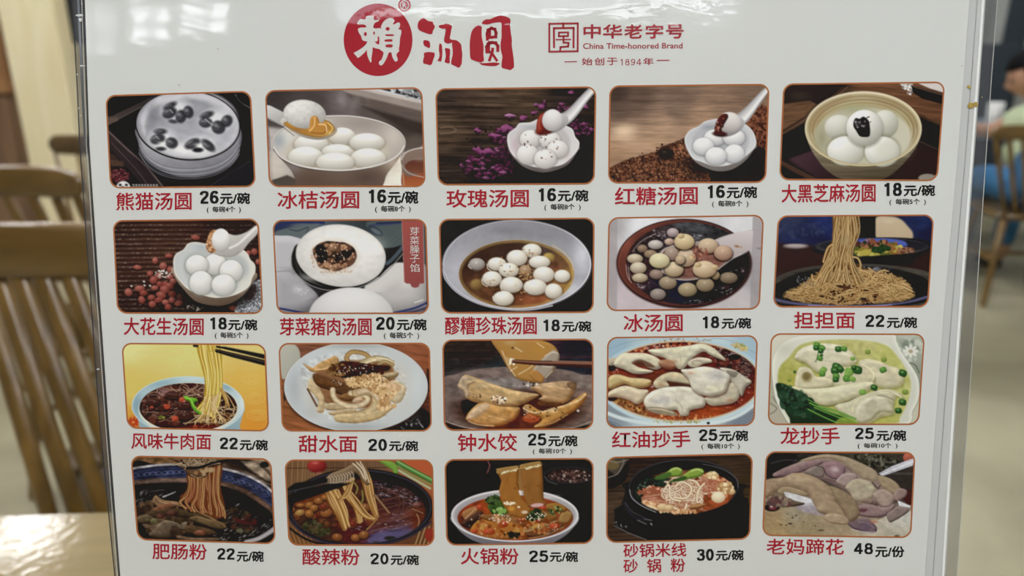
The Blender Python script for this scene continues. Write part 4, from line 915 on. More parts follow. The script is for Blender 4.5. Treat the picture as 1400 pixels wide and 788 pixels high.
@picture('sweet_water_noodle_picture', (375, 460), (225, 1013, 788), [(28, 44), (956, 42), (968, 584), (50, 584)],
         'printed photo of thick pale noodles with dark sauce and crushed nuts on an off-white plate')
def _():
    k = Ink(1013, 640, '8a4a28', 12)
    k.grad([(60, 60), (900, 80), (940, 200), (80, 450), (200, 560), (940, 480), (700, 580)], ['7a4630', '9a5230', '8a4626', '8f5028', '9c562c', '5c2c20', '201c1c'])
    k.tex(.25, 120, 14, 10, 3)
    for y in (430, 480, 530): k.line([(50, y), (250, y+60)], 4, '5c2e18', op=.6)
    k.poly([(60, 330), (70, 380), (60, 400)], '1c1614', soft=8); k.ell(860, 520, 110, 90, '1c1a1a', soft=6); k.glow(870, 500, 50, 40, '2e2c2c', .8); k.line([(890, 530), (915, 560)], 7, 'c8c8c8', op=.7, soft=5); k.line([(780, 560), (800, 575)], 6, '8a8484', op=.6)
    k.dots(20, (850, 530, 60, 30, 0), 2, 5, ['5a5858', '8a8888'])
    k.poly([(940, 200), (965, 240), (965, 330), (945, 330)], '2a1c1a', soft=8)
    # napkin
    k.poly([(36, 70), (110, 50), (145, 70), (160, 120), (150, 200), (70, 260), (44, 240)], 'b9b8a8', c2='a5a596', ang=30, soft=4)
    # plate
    k.ell(505, 322, 444, 282, '3a2018', soft=14, op=.8)
    k.ell(503, 312, 441, 276, 'c3cbcf', c2='c0c6c6', ang=20)
    k.clip(k.m_ell(503, 312, 438, 273)); k.glow(130, 320, 70, 150, 'a9b0b4', .8); k.glow(880, 300, 60, 150, 'c9d2d6', .8); k.glow(500, 560, 250, 30, '9fa6a8', .8); k.glow(500, 60, 260, 24, 'a4a7a4', .8); k.glow(220, 470, 100, 50, 'b5bbbd', .7)
    k.ell(505, 310, 330, 205, 'cfcdc6', soft=60, op=.8); k.glow(760, 250, 80, 90, 'c8bfb4', .6); k.glow(780, 440, 90, 60, 'c6c6c4', .6); k.glow(250, 400, 60, 100, 'b9b2a8', .5)
    k.clip(); k.ring(503, 312, 440, 275, 4, 'dce0e0', op=.7)
    # food
    k.poly([(240, 240), (330, 180), (440, 150), (560, 150), (700, 160), (740, 220), (740, 300), (700, 400), (600, 440), (420, 440), (300, 400), (250, 320)], '8a5a34', soft=14)
    N = dict(puff='a07c50', pw=20)
    k.poly([(175, 165), (200, 178), (240, 192), (275, 165), (330, 140), (370, 122), (395, 140), (390, 180), (340, 205), (290, 215), (240, 222), (205, 200)], 'd4a25c', puff='94602c', pw=14)
    k.line([(250, 205), (310, 200), (370, 170)], 6, 'efd09a', op=.7); k.line([(330, 140), (350, 160), (340, 190)], 6, '9a6a34', op=.7)
    k.poly([(215, 270), (240, 250), (262, 270), (280, 320), (305, 370), (310, 420), (302, 468), (262, 462), (270, 400), (235, 350), (205, 320)], 'd9c294', **N)
    k.line([(205, 325), (235, 380), (262, 430)], 12, '6a4428')
    k.poly([(310, 420), (380, 410), (450, 430), (440, 450), (330, 455)], 'cfb78a', puff='8a6840', pw=14)
    k.poly([(335, 470), (420, 450), (500, 450), (480, 475), (370, 488)], 'c9b084', puff='8a6840', pw=14)
    k.poly([(240, 230), (340, 255), (440, 290), (560, 330), (520, 365), (460, 380), (360, 340), (260, 300)], '6d4426', puff='341c10', pw=18)
    k.poly([(400, 370), (470, 345), (560, 350), (520, 390), (440, 400)], '8f6030', puff='4c2c14')
    k.line([(360, 330), (365, 370), (400, 410), (470, 430), (540, 420), (575, 390), (560, 365), (510, 355), (470, 350)], 34, 'dcc8a0', 'a58658')
    k.line([(500, 350), (570, 340), (620, 360), (620, 420), (590, 460), (500, 490), (400, 500)], 46, 'd3b986', '9a7848', w2=58)
    k.poly([(375, 485), (470, 478), (580, 470), (700, 435), (750, 425), (700, 470), (640, 510), (520, 535), (400, 530), (372, 515)], 'd9bd88', puff='a07c48', pw=18)
    k.line([(520, 345), (590, 335), (650, 400)], 40, 'd9c096', 'a58254')
    k.poly([(480, 400), (500, 380), (530, 372), (548, 390), (530, 410), (495, 415)], 'd9b894', puff='a07850'); k.ring(515, 395, 30, 20, 5, 'b0906a', op=.6)
    k.line([(455, 155), (445, 130), (475, 98), (540, 102), (580, 125), (600, 160)], 30, 'b99050', '7a5026', w2=26)
    k.line([(545, 165), (610, 140), (680, 145), (725, 165)], 44, 'cfbb88', '8f7444', w2=34, hl='e6d8b0'); k.line([(640, 175), (680, 155), (730, 175)], 22, 'b89c64', '7a5c30')
    k.poly([(660, 240), (700, 225), (760, 220), (755, 250), (700, 262)], 'b9a074', puff='7a6038')
    k.poly([(690, 300), (740, 270), (800, 300), (812, 330), (790, 390), (750, 415), (700, 380)], 'd9c69c', puff='a8906a', pw=26)
    # sauce
    k.poly([(335, 225), (370, 190), (410, 155), (470, 155), (540, 165), (620, 175), (700, 180), (715, 195), (690, 215), (600, 225), (560, 245), (480, 260), (400, 250)], '3a1c14', puff='1a0a06', pw=18, soft=6)
    k.dots(60, (400, 205, 70, 34, -10), 6, 15, ['7a5428', '5a3418', '9a6c38', '4a2612'], soft=4); k.dots(90, (540, 205, 140, 34, 5), 5, 12, ['3a1812', '2c100c', '4c2018', '1c0a08'], soft=8)
    k.dots(26, (520, 210, 130, 34, 0), 2, 4, ['e6d0c0', 'f0e6dc']); k.dots(14, (380, 290, 60, 20, 20), 2, 4, ['e6d0b0'])
    k.poly([(250, 250), (300, 262), (380, 290), (420, 310), (340, 310), (265, 290)], '7a4820', puff='4a260e', pw=12, op=.8)
    k.tex(.16, 26, 16, 20, 9, mask=k.m_poly([(180, 160), (560, 80), (760, 170), (820, 330), (760, 420), (640, 520), (370, 530), (200, 330)], soft=20))
    # crushed nuts
    Cn = ['d9ae70', 'c4935a', 'e6c48c', 'b07c44', 'cfa468']
    k.dots(210, [(430, 270), (540, 240), (640, 235), (700, 270), (760, 330), (720, 380), (690, 400), (620, 360), (560, 310), (470, 312), (420, 300)], 6, 13, Cn, asp=1.3)
    k.dots(60, [(640, 390), (690, 400), (750, 430), (700, 455), (630, 450)], 6, 12, Cn, asp=1.3); k.dots(24, (740, 310, 40, 20, 10), 6, 14, ['e0b88a', 'cfa070']); k.dots(40, (580, 270, 120, 30, 0), 3, 6, ['f0d8a8', '9a6a38'])
    k.soft(1); return k

@picture('boiled_dumpling_in_sauce_picture', (595, 455), (230, 1007, 788), [(44, 44), (946, 38), (944, 578), (54, 586)],
         'printed photo of folded dumplings in reddish sauce, one held up by brown chopsticks')
def _():
    k = Ink(1007, 640, '25201f', 13)
    k.grad([(100, 80), (300, 120), (100, 220), (350, 220), (800, 80), (850, 200), (700, 60)], ['2e211c', '2c1f1c', '252426', '232a30', '241e2a', '202430', '3a2430'])
    k.tex(.25, 160, 12, 0, 3)
    for y in (110, 160): k.line([(50, y), (340, y-5)], 5, '42302a', op=.6)
    k.line([(740, 150), (940, 145)], 12, '4a2a2c', op=.6)
    # bowl
    k.poly([(40, 300), (120, 250), (260, 218), (420, 205), (560, 210), (760, 220), (870, 250), (960, 290), (960, 610), (40, 610)], '7a6660', soft=5, c2='6a544c', ang=90)
    k.ell(500, 420, 460, 205, '6e5a54', c2='8a7266', soft=6)
    k.glow(300, 240, 200, 30, '8a7670', .8); k.glow(840, 280, 90, 40, '7c6c66', .8); k.glow(110, 330, 60, 80, '6a5c58', .8); k.glow(870, 420, 70, 90, '7c5c4a', .8); k.glow(110, 440, 50, 80, '5c4a44', .7)
    k.poly([(800, 330), (850, 300), (940, 295), (940, 340), (900, 340)], '8a7a72', soft=14, op=.6); k.poly([(220, 290), (420, 270), (560, 300), (580, 350), (300, 330)], '8c827e', soft=20, op=.9)
    k.ell(500, 470, 380, 130, '3e2018', soft=40)
    k.poly([(55, 520), (120, 545), (250, 590), (40, 610)], '2c1814', sm=False, soft=6); k.line([(58, 528), (150, 560), (300, 590)], 12, 'a08c80', '5a463e')
    k.line([(700, 585), (820, 570), (942, 530)], 10, 'a4948a', '6a544c'); k.poly([(760, 590), (945, 545), (945, 600)], '241612', sm=False)
    k.poly([(160, 410), (240, 400), (260, 450), (200, 480), (165, 470)], '1c1018', soft=8); k.poly([(340, 520), (520, 470), (640, 520), (640, 580), (330, 580)], '5c2414', soft=10); k.tex(.25, 40, 20, 0, 6)
    k.poly([(500, 430), (620, 400), (780, 420), (640, 500), (520, 510)], '4a1f14', soft=12)
    k.ell(575, 510, 52, 30, 'a8401c', soft=5); k.ell(570, 500, 34, 14, 'c4602c', soft=6); k.ell(465, 520, 40, 20, '5a1c12', soft=10)
    N = dict(puff='8c5c2c', pw=34)
    k.poly([(135, 320), (165, 262), (200, 255), (300, 292), (400, 325), (470, 345), (560, 360), (622, 372), (580, 400), (520, 430), (440, 448), (340, 440), (250, 420), (190, 395), (175, 350)], 'd9b478', **N)
    k.poly([(140, 325), (165, 262), (215, 270), (250, 290), (200, 320), (210, 375), (185, 390), (172, 350)], 'cfb490', puff='8a6a48', pw=16)
    k.glow(280, 320, 50, 18, 'ecd09a', .7); k.glow(430, 350, 60, 16, 'e6b868', .5)
    k.line([(180, 300), (260, 290), (380, 330), (500, 365)], 8, 'eecb8c', soft=8, op=.6)
    k.dots(44, (380, 400, 46, 24, 0), 4, 9, ['f2dcc4', 'a07048', '4a2a1c', 'e6c49c'])
    k.dots(14, (220, 380, 60, 26, 0), 2, 5, ['4a2c14'])
    k.poly([(185, 520), (200, 480), (250, 430), (300, 418), (380, 440), (450, 445), (505, 450), (500, 490), (460, 530), (380, 560), (300, 562), (230, 545)], 'dca458', puff='8a4c1c', pw=30)
    k.poly([(190, 510), (240, 450), (300, 425), (330, 445), (280, 490), (220, 520)], 'e0c4a4', puff='b08860', pw=24, op=.8)
    k.line([(200, 530), (260, 552), (350, 558)], 8, 'e0b880', op=.7); k.line([(320, 500), (430, 525)], 4, 'ecc890', op=.7); k.glow(440, 480, 40, 18, 'd98c30', .6)
    k.poly([(570, 330), (610, 310), (680, 300), (760, 290), (830, 300), (840, 330), (815, 390), (760, 425), (680, 420), (620, 400), (640, 380), (600, 350)], 'd0a878', **N)
    k.line([(600, 330), (700, 320), (790, 340), (820, 310)], 7, 'e6c496', soft=6, op=.6); k.poly([(790, 300), (845, 300), (840, 345), (800, 330)], '5a3c24', op=.7)
    k.poly([(620, 410), (680, 415), (760, 420), (700, 440), (620, 432)], '6a3c1c', op=.8)
    k.poly([(525, 450), (560, 430), (640, 470), (700, 450), (780, 430), (850, 390), (900, 360), (908, 385), (870, 440), (800, 490), (720, 540), (640, 570), (590, 565), (640, 520), (560, 485)], 'd69a44', puff='8a4c1a', pw=26)
    k.line([(530, 455), (600, 480), (700, 460), (840, 415), (900, 372)], 8, 'e8cc9c', op=.85); k.glow(700, 470, 40, 16, 'ecd0a0', .7); k.line([(600, 560), (700, 540), (790, 490)], 6, 'ecc080', op=.6)
    k.dots(26, (660, 480, 130, 50, 0), 2, 6, ['3a1c0e', '5a3018']); k.dots(16, (540, 470, 30, 50, 0), 2, 4, ['e6c4a0']); k.ell(855, 468, 8, 7, 'e0d0c8')
    k.tex(.22, 34, 18, 15, 9, mask=k.m_poly([(140, 260), (900, 300), (900, 420), (640, 575), (200, 550), (130, 400)], soft=40))
    # lifted dumpling
    k.poly([(338, 44), (440, 38), (600, 42), (700, 70), (742, 130), (735, 180), (700, 240), (650, 280), (635, 300), (560, 295), (490, 275), (440, 220), (390, 130)], 'c98f3e', puff='8a5a20', pw=22, sm=True)
    k.glow(480, 80, 80, 40, 'b9883c', .6); k.glow(620, 100, 60, 40, 'c48a2c', .5); k.glow(450, 60, 50, 20, 'cbb07c', .5)
    k.poly([(600, 200), (660, 140), (710, 105), (742, 130), (738, 170), (700, 235), (650, 278), (590, 262), (580, 240)], 'b9aa98', puff='7a6654', pw=18)
    for p in ([(655, 140), (700, 118), (735, 125)], [(640, 200), (690, 205), (715, 190)], [(660, 270), (700, 230)], [(400, 110), (440, 200), (480, 260)], [(430, 150), (450, 190)], [(500, 250), (560, 215), (590, 190)], [(480, 90), (520, 115)], [(610, 62), (650, 90)], [(450, 230), (490, 205)]):
        k.line(p, 5, 'f2e4c4', soft=5, op=.75)
    k.poly([(560, 250), (600, 225), (650, 265), (640, 300), (600, 290)], 'c98a3c', puff='8a5420', pw=14)
    k.dots(14, (460, 175, 20, 20, 0), 3, 8, ['f6ead0']); k.ell(463, 92, 7, 5, '2a1810'); k.dots(10, (570, 308, 40, 10, 0), 4, 9, ['b4a498', '4a3a34', 'e0d4c8'])
    k.line([(470, 172), (600, 182), (760, 186), (940, 192)], 22, '5a2c22', '2a1010', w2=40, sm=False, hl='a06a50'); k.line([(700, 170), (940, 176)], 5, 'c08a70', op=.8); k.line([(700, 195), (940, 198)], 4, '2a100c', op=.8)
    k.soft(1); return k

@picture('wontons_in_chili_oil_picture', (820, 450), (230, 1036, 788), [(48, 52), (972, 40), (950, 594), (42, 610)],
         'printed photo of pale folded wontons in red chili oil filling a light blue bowl')
def _():
    k = Ink(1036, 640, 'a8c0cc', 14)
    k.grad([(80, 80), (300, 70), (700, 60), (920, 90), (60, 560), (300, 590), (600, 600), (900, 580)], ['8fb0c4', 'a8c0c8', 'b4ccd4', '9ab8c8', '7f8c98', 'b0c4c8', 'c0d0d0', '74808e'])
    k.poly([(45, 560), (150, 600), (45, 612)], '5c6874', sm=False, soft=8); k.poly([(800, 600), (960, 500), (950, 600)], '6c7886', sm=False, soft=8)
    for i in range(4): k.line([(50+i*26, 570+i*10), (120+i*26, 600)], 4, '8a98a4', op=.6); k.line([(840+i*30, 585), (950, 520+i*16)], 4, '8c9aa8', op=.6)
    k.ell(500, 325, 520, 268, 'a4c4d4', soft=5); k.ell(500, 330, 500, 262, 'b9d0d8', soft=6)
    k.line([(50, 520), (150, 555), (300, 580), (500, 590), (720, 575), (860, 530), (960, 460)], 22, 'c8d8da', soft=8)
    k.line([(50, 560), (200, 595)], 5, '7a98ac', op=.5); k.line([(560, 90), (760, 60), (960, 150)], 5, '6f94b4', op=.5); k.line([(60, 120), (180, 80), (300, 60)], 4, '6f94b4', op=.6)
    k.ell(500, 322, 492, 250, 'c8a06c', soft=10, op=.8)
    m = k.m_ell(500, 322, 484, 240, 0, 6); k.clip(m)
    k.ell(500, 322, 484, 240, '8a2a14')
    k.grad([(100, 200), (250, 130), (450, 90), (700, 120), (900, 250), (900, 400), (700, 520), (450, 560), (150, 500), (100, 420), (330, 280), (500, 240), (880, 330)],
           ['7a2414', '8a2818', '7c2214', '5a1a16', '4c1c1c', '7a2210', 'a83c14', '9c3c1c', '9a5a2c', '6a2a1a', '7a2c1a', '5a1c12', '5c2420'])
    k.tex(.4, 60, 25, 10, 4)
    k.dots(160, (480, 110, 380, 40, 0), 4, 12, ['b8502c', '6a1c10', '3a100c', 'c87c4c']); k.dots(120, (820, 200, 110, 90, 20), 6, 18, ['2c1414', '5c2420', '3c1c1c', '7c3428'], asp=1.6)
    k.dots(90, (170, 490, 120, 50, 15), 4, 12, ['a8702c', '7a4420', 'c08a3c', '5c2c18']); k.dots(90, (520, 560, 300, 30, 0), 3, 9, ['c86c2c', '8a2c10', 'e09c4c'])
    for cx, cy, rx, ry, n in ((740, 150, 110, 50, 60), (880, 240, 60, 80, 40), (350, 110, 120, 20, 24), (800, 440, 120, 60, 20), (90, 260, 40, 60, 20), (340, 350, 20, 16, 14)):
        for _ in range(n):
            px, py = cx+k.r.randn()*rx*.5, cy+k.r.randn()*ry*.5
            k.line([(px, py), (px+k.r.randn()*9, py+k.r.randn()*4)], 3, ['e0c8c0', 'a87c78', 'f4ece8'][k.r.randint(3)], op=.7)
    k.poly([(780, 160), (840, 150), (870, 165), (850, 190), (800, 185)], '1c1012'); k.line([(790, 162), (830, 150), (866, 162)], 6, 'c0a8a8', op=.8)
    for i, (x, y) in enumerate(((900, 190), (920, 220), (890, 240), (915, 260), (880, 280), (935, 200))): k.poly([(x-24, y), (x, y-18), (x+26, y), (x+4, y+16)], '6a4a44', puff='341c1c', pw=10)
    k.clip()
    k.dots(60, (860, 110, 50, 22, 20), 3, 8, ['a8a04c', 'c8b86c', '7a8a3c', 'd0a870']); k.dots(40, (520, 68, 200, 10, 0), 2, 5, ['a87844', 'c89c5c', '8a3c20'], op=.7); k.dots(30, (480, 572, 160, 8, 0), 3, 7, ['8a8a3c', 'b0a850'], op=.7)
    k.ell(668, 580, 10, 8, '1c1c14'); k.ell(70, 240, 30, 20, '1c0e0e', soft=6); k.ell(75, 430, 30, 16, '2a1a18', soft=6)
    W = dict(puff='8f836c', pw=30)
    def w(pts, c='e6dec4', **q):
        k.poly([(x+3, y+10) for x, y in pts], '3a0f0a', soft=14, op=.6); d = dict(W); d.update(q); k.poly(pts, c, **d)
    w([(52, 190), (80, 178), (120, 185), (100, 215), (60, 225)], 'c4b090')
    w([(300, 130), (380, 120), (480, 110), (560, 100), (620, 90), (680, 105), (740, 150), (775, 195), (700, 170), (640, 140), (580, 170), (540, 220), (500, 250), (440, 220), (400, 180), (330, 160)], 'e0dcba')
    w([(540, 210), (570, 185), (620, 175), (680, 185), (690, 205), (640, 215), (600, 235), (560, 235)], 'd8ccb0', pw=14)
    k.ring(600, 208, 30, 14, 8, '9a8a70', op=.7)
    w([(85, 220), (130, 155), (200, 148), (280, 150), (350, 175), (390, 220), (350, 250), (290, 235), (260, 205), (210, 215), (250, 240), (330, 260), (280, 275), (210, 275), (150, 250)], 'e2dab8')
    k.poly([(200, 215), (215, 195), (260, 190), (310, 210), (340, 235), (290, 235), (250, 225)], '5a3020', soft=10, op=.8)
    w([(360, 200), (430, 190), (470, 230), (440, 250), (390, 240)], 'c99a70', puff='7a3c24', op=.8)
    w([(55, 300), (110, 280), (190, 300), (270, 305), (318, 320), (300, 355), (220, 365), (150, 340), (60, 370)], 'd9c284', puff='8a6434')
    w([(55, 390), (100, 365), (160, 350), (240, 370), (300, 380), (280, 430), (230, 465), (180, 440), (100, 420), (55, 420)], 'e0d2b0', puff='94785a')
    w([(330, 330), (380, 285), (450, 265), (530, 285), (580, 330), (540, 350), (460, 330), (410, 320), (430, 350), (400, 365), (350, 365)], 'd4c49a')
    k.poly([(430, 325), (500, 330), (560, 345), (480, 358), (430, 352)], '4a2418', soft=8, op=.85)
    w([(740, 240), (820, 250), (880, 285), (935, 325), (900, 360), (875, 415), (850, 380), (810, 330), (770, 280)], 'd4ccb4', puff='7a7060')
    k.poly([(780, 255), (850, 270), (830, 300), (800, 290)], '4c443c', soft=8, op=.6)
    w([(640, 430), (700, 400), (800, 330), (850, 370), (858, 420), (820, 455), (740, 470), (680, 470)], 'd0c6a8')
    w([(270, 450), (300, 400), (360, 370), (460, 355), (560, 360), (620, 400), (650, 440), (640, 480), (560, 500), (545, 530), (500, 535), (470, 500), (380, 510), (300, 495)], 'e6e0ca')
    k.poly([(280, 490), (350, 480), (440, 500), (480, 530), (440, 535), (340, 520)], '8a7a60', soft=8); k.line([(300, 492), (380, 496), (450, 516)], 8, 'c9bc9c', op=.8)
    w([(500, 255), (560, 245), (640, 232), (720, 245), (780, 270), (805, 300), (790, 350), (770, 390), (700, 415), (620, 405), (570, 370), (545, 310)], 'e8e4ce')
    k.ell(720, 290, 60, 40, 'b4b0b4', soft=40, op=.5); k.ell(380, 440, 60, 26, 'b8b4b8', soft=30, op=.5); k.glow(700, 370, 60, 20, 'e8e0b0', .5); k.line([(640, 245), (655, 290), (620, 350)], 8, 'c4bca4', soft=8, op=.6)
    k.line([(470, 440), (500, 470), (510, 520)], 10, 'b0a68c', soft=8, op=.7); k.line([(490, 150), (500, 190), (490, 240)], 8, 'b8aa84', soft=6, op=.7); k.line([(560, 120), (620, 110), (700, 150)], 8, 'f0ecd8', soft=8, op=.6)
    k.tex(.12, 30, 18, 10, 9, mask=k.m_ell(500, 322, 470, 220, 0, 20)); k.glow(640, 300, 60, 40, 'f2eedc', .5); k.glow(420, 400, 90, 26, 'f0ecdc', .5); k.glow(560, 430, 50, 30, 'eeead8', .4); k.glow(560, 150, 60, 30, 'ece8cc', .4); k.glow(200, 175, 70, 16, 'f0ead0', .5)
    for x, y in ((560, 270), (460, 200), (380, 345), (800, 440), (420, 200)): k.glow(x, y, 26, 14, 'a84c24', .4)
    k.soft(1); return k

@picture('clear_soup_wonton_picture', (1040, 450), (235, 1089, 788), [(66, 30), (1038, 32), (1000, 606), (46, 606)],
         'printed photo of wontons in clear yellow broth with chopped spring onion and dark greens')
def _():
    k = Ink(1089, 640, 'c8ccba', 15)
    k.grad([(90, 60), (80, 400), (90, 560), (980, 100), (980, 300), (980, 560)], ['d0cdb8', 'a8a890', 'b0a894', 'a8b09c', '8c9480', 'c0bfa8'])
    k.dots(40, (950, 110, 90, 90, 0), 10, 26, ['b8c0b0', '98a090', 'd0d4c4', '707c6c'], soft=12, op=.7)
    for i in range(8):
        a = i*.785; k.ell(950+30*math.cos(a), 140+24*math.sin(a), 20, 10, 'd8d8cc', a=math.degrees(a), soft=6)
    k.ell(950, 142, 14, 11, 'a89878', soft=6); k.line([(940, 215), (980, 230), (1005, 280)], 5, '3a4434', op=.8); k.line([(60, 470), (100, 500), (90, 520), (60, 540)], 4, '3a3c30', op=.8); k.line([(75, 430), (100, 470)], 4, '3a3c30', op=.7)
    bowl = [(72, 230), (100, 140), (160, 80), (260, 45), (500, 28), (820, 30), (860, 80), (900, 160), (970, 260), (1000, 330), (1000, 430), (960, 520), (880, 620), (240, 640), (180, 600), (120, 500), (85, 400)]
    k.poly([(x, y+8) for x, y in bowl], '8a8a78', soft=14, op=.7)
    k.poly(bowl, 'd6d6c6', c2='c6c8b8', ang=60, edge='e2e2d6', ew=30)
    k.glow(160, 130, 90, 60, 'c4c2ae', .8); k.glow(880, 330, 60, 60, 'dcdcc8', .5)
    soup = [(110, 290), (130, 230), (180, 180), (240, 110), (340, 80), (520, 68), (700, 80), (800, 110), (860, 170), (920, 260), (950, 350), (930, 460), (880, 560), (820, 600), (300, 610), (180, 560), (120, 400)]
    k.poly([(x, y) for x, y in soup], 'b9b85c', soft=14)
    k.clip(k.m_poly(soup, soft=12)); k.grad([(150, 280), (250, 180), (640, 90), (800, 160), (940, 400), (800, 520), (200, 340), (600, 120), (760, 560)], ['a4a444', 'b4b260', 'c4c078', 'b8b85e', 'c0c070', 'b0b054', 'a6a23c', 'b8b464', 'b4b04c'], op=.9)
    k.dots(60, (540, 300, 400, 220, 0), 8, 20, ['ccca84', '9a983c'], soft=10, op=.35); k.clip()
    W = dict(puff='a69c72', pw=34)
    def w(pts, c='dcd6b8', **q):
        k.poly([(x+3, y+9) for x, y in pts], '6a6a28', soft=16, op=.55); d = dict(W); d.update(q); k.poly(pts, c, **d)
    w([(215, 180), (250, 130), (330, 100), (430, 92), (520, 110), (580, 150), (610, 195), (590, 225), (500, 250), (440, 300), (350, 270), (290, 220), (240, 200)], 'e0dabe')
    k.line([(300, 130), (420, 140), (540, 160), (600, 200)], 12, 'ece6ce', soft=10, op=.6); k.line([(360, 200), (480, 210), (560, 230)], 8, 'b8b090', soft=8, op=.5)
    w([(620, 215), (660, 190), (740, 200), (820, 235), (870, 250), (905, 300), (900, 350), (840, 375), (760, 370), (700, 330), (640, 270)], 'd8d0ac')
    w([(380, 300), (440, 260), (540, 240), (640, 250), (715, 290), (720, 330), (650, 370), (520, 380), (420, 350)], 'd6cfa8')
    k.line([(640, 225), (690, 250), (718, 300), (700, 335)], 7, 'ece4c0', op=.7)
    w([(215, 355), (235, 260), (270, 240), (320, 255), (350, 300), (420, 310), (460, 330), (440, 365), (330, 380), (250, 380)], 'ddd5b0', pw=22)
    k.ell(292, 305, 34, 34, '8c7c4c', soft=8, c2='b4a470'); k.ell(290, 300, 22, 24, '7c6c3c', soft=10)
    w([(185, 375), (215, 365), (300, 380), (440, 370), (580, 345), (680, 335), (720, 345), (690, 385), (620, 430), (520, 465), (420, 485), (350, 470), (290, 425), (240, 400)], 'dcd8b4')
    k.line([(350, 480), (440, 488), (520, 468), (600, 438)], 5, '4c4c28', op=.7, soft=5)
    w([(470, 490), (560, 460), (600, 440), (700, 400), (800, 380), (870, 400), (905, 435), (860, 430), (840, 500), (840, 540), (760, 560), (680, 600), (590, 600), (540, 560)], 'd4cfae')
    k.line([(580, 530), (600, 460), (690, 415), (800, 388), (890, 430)], 14, 'ddd6b4', 'a8a070'); k.poly([(600, 560), (620, 480), (700, 430), (790, 430), (830, 480), (840, 530), (760, 530), (700, 580), (640, 600)], 'd8d2b8', puff='948c64', pw=26)
    k.poly([(660, 500), (700, 450), (740, 470), (720, 520), (690, 560)], 'aaa484', soft=14, op=.6); k.line([(740, 420), (800, 430), (840, 450)], 6, '4c4424', op=.5, soft=6)
    k.tex(.09, 34, 20, 10, 9, mask=k.m_poly(soup, soft=40)); k.glow(330, 120, 60, 20, 'ece8d4', .5); k.glow(520, 390, 90, 16, 'ece8d0', .4); k.glow(760, 290, 50, 30, 'e6e0c4', .4)
    # greens
    k.poly([(95, 350), (140, 345), (200, 375), (260, 400), (300, 430), (310, 470), (350, 500), (420, 520), (520, 560), (600, 600), (230, 615), (180, 560), (140, 490), (110, 420)], '17301f', soft=5)
    k.dots(90, (230, 470, 120, 70, 35), 8, 24, ['0f2418', '24422c', '1c3824', '2c4c34'], asp=1.7, soft=6); k.clip()
    k.dots(24, (220, 410, 100, 36, 30), 6, 14, ['31563c', '3c6244'], soft=6, op=.6)
    for p, c in (([(310, 470), (420, 520), (540, 560), (620, 600)], '4a8a2c'), ([(340, 500), (450, 545), (540, 580)], '2c6424'), ([(300, 510), (400, 560), (480, 595)], '3a7428'), ([(360, 490), (480, 520), (600, 570)], '6aa838'), ([(300, 450), (360, 480)], '1c4424')):
        k.line(p, 12, c, '1c4418', soft=3, hl='8cc04c')
    k.poly([(500, 565), (560, 565), (620, 600), (480, 605)], '9ab830', soft=12, op=.7)
    def on(x, y, r, a=0, c='5c9a34', d='2c5c1c'):
        pts = [(x-r, y-r*.7), (x+r*.8, y-r*.8), (x+r, y+r*.7), (x-r*.8, y+r*.8)]
        ca, sa = math.cos(a), math.sin(a); pts = [(x+(px-x)*ca-(py-y)*sa, y+(px-x)*sa+(py-y)*ca) for px, py in pts]
        k.poly(pts, c, puff=d, pw=10, sm=True, soft=3); k.ell(x-r*.15, y-r*.3, r*.45, r*.28, '86bc54', soft=4, op=.6)
    for x, y, r, a, c in ((355, 102, 20, .3, 0), (352, 120, 18, 0, 1), (390, 120, 18, .7, 0), (380, 140, 16, 0, 1), (375, 185, 18, .4, 0), (385, 165, 9, 0, 1), (492, 128, 20, 0, 1), (528, 126, 18, .2, 0), (395, 262, 22, -.9, 2), (390, 285, 18, 0, 0), (480, 240, 26, .3, 1), (470, 265, 24, .2, 1), (505, 255, 22, .9, 1), (478, 300, 20, .2, 0), (475, 322, 18, 0, 1),
                          (560, 270, 26, .3, 2), (548, 290, 18, .7, 2), (612, 260, 28, .2, 1), (590, 245, 16, 0, 1), (545, 315, 22, 0, 0), (582, 318, 18, .4, 2), (678, 145, 16, 0, 3), (775, 260, 20, -.3, 0), (900, 280, 24, .4, 1), (645, 400, 20, -.1, 2), (718, 372, 20, .3, 1), (915, 400, 18, 0, 3), (898, 465, 22, .2, 1), (872, 518, 20, 0, 1), (780, 195, 16, 0, 3), (180, 325, 11, 0, 3), (215, 272, 8, 0, 1), (583, 188, 14, 0, 2)):
        on(x, y, r, a, ['5a9634', '2f6428', '86b24a', '8a9c3c'][c], ['2c5c1c', '12341a', '4c7c28', '5c7024'][c])
    k.line([(365, 150), (358, 180), (348, 208)], 6, '3c6c24')
    k.soft(1); return k
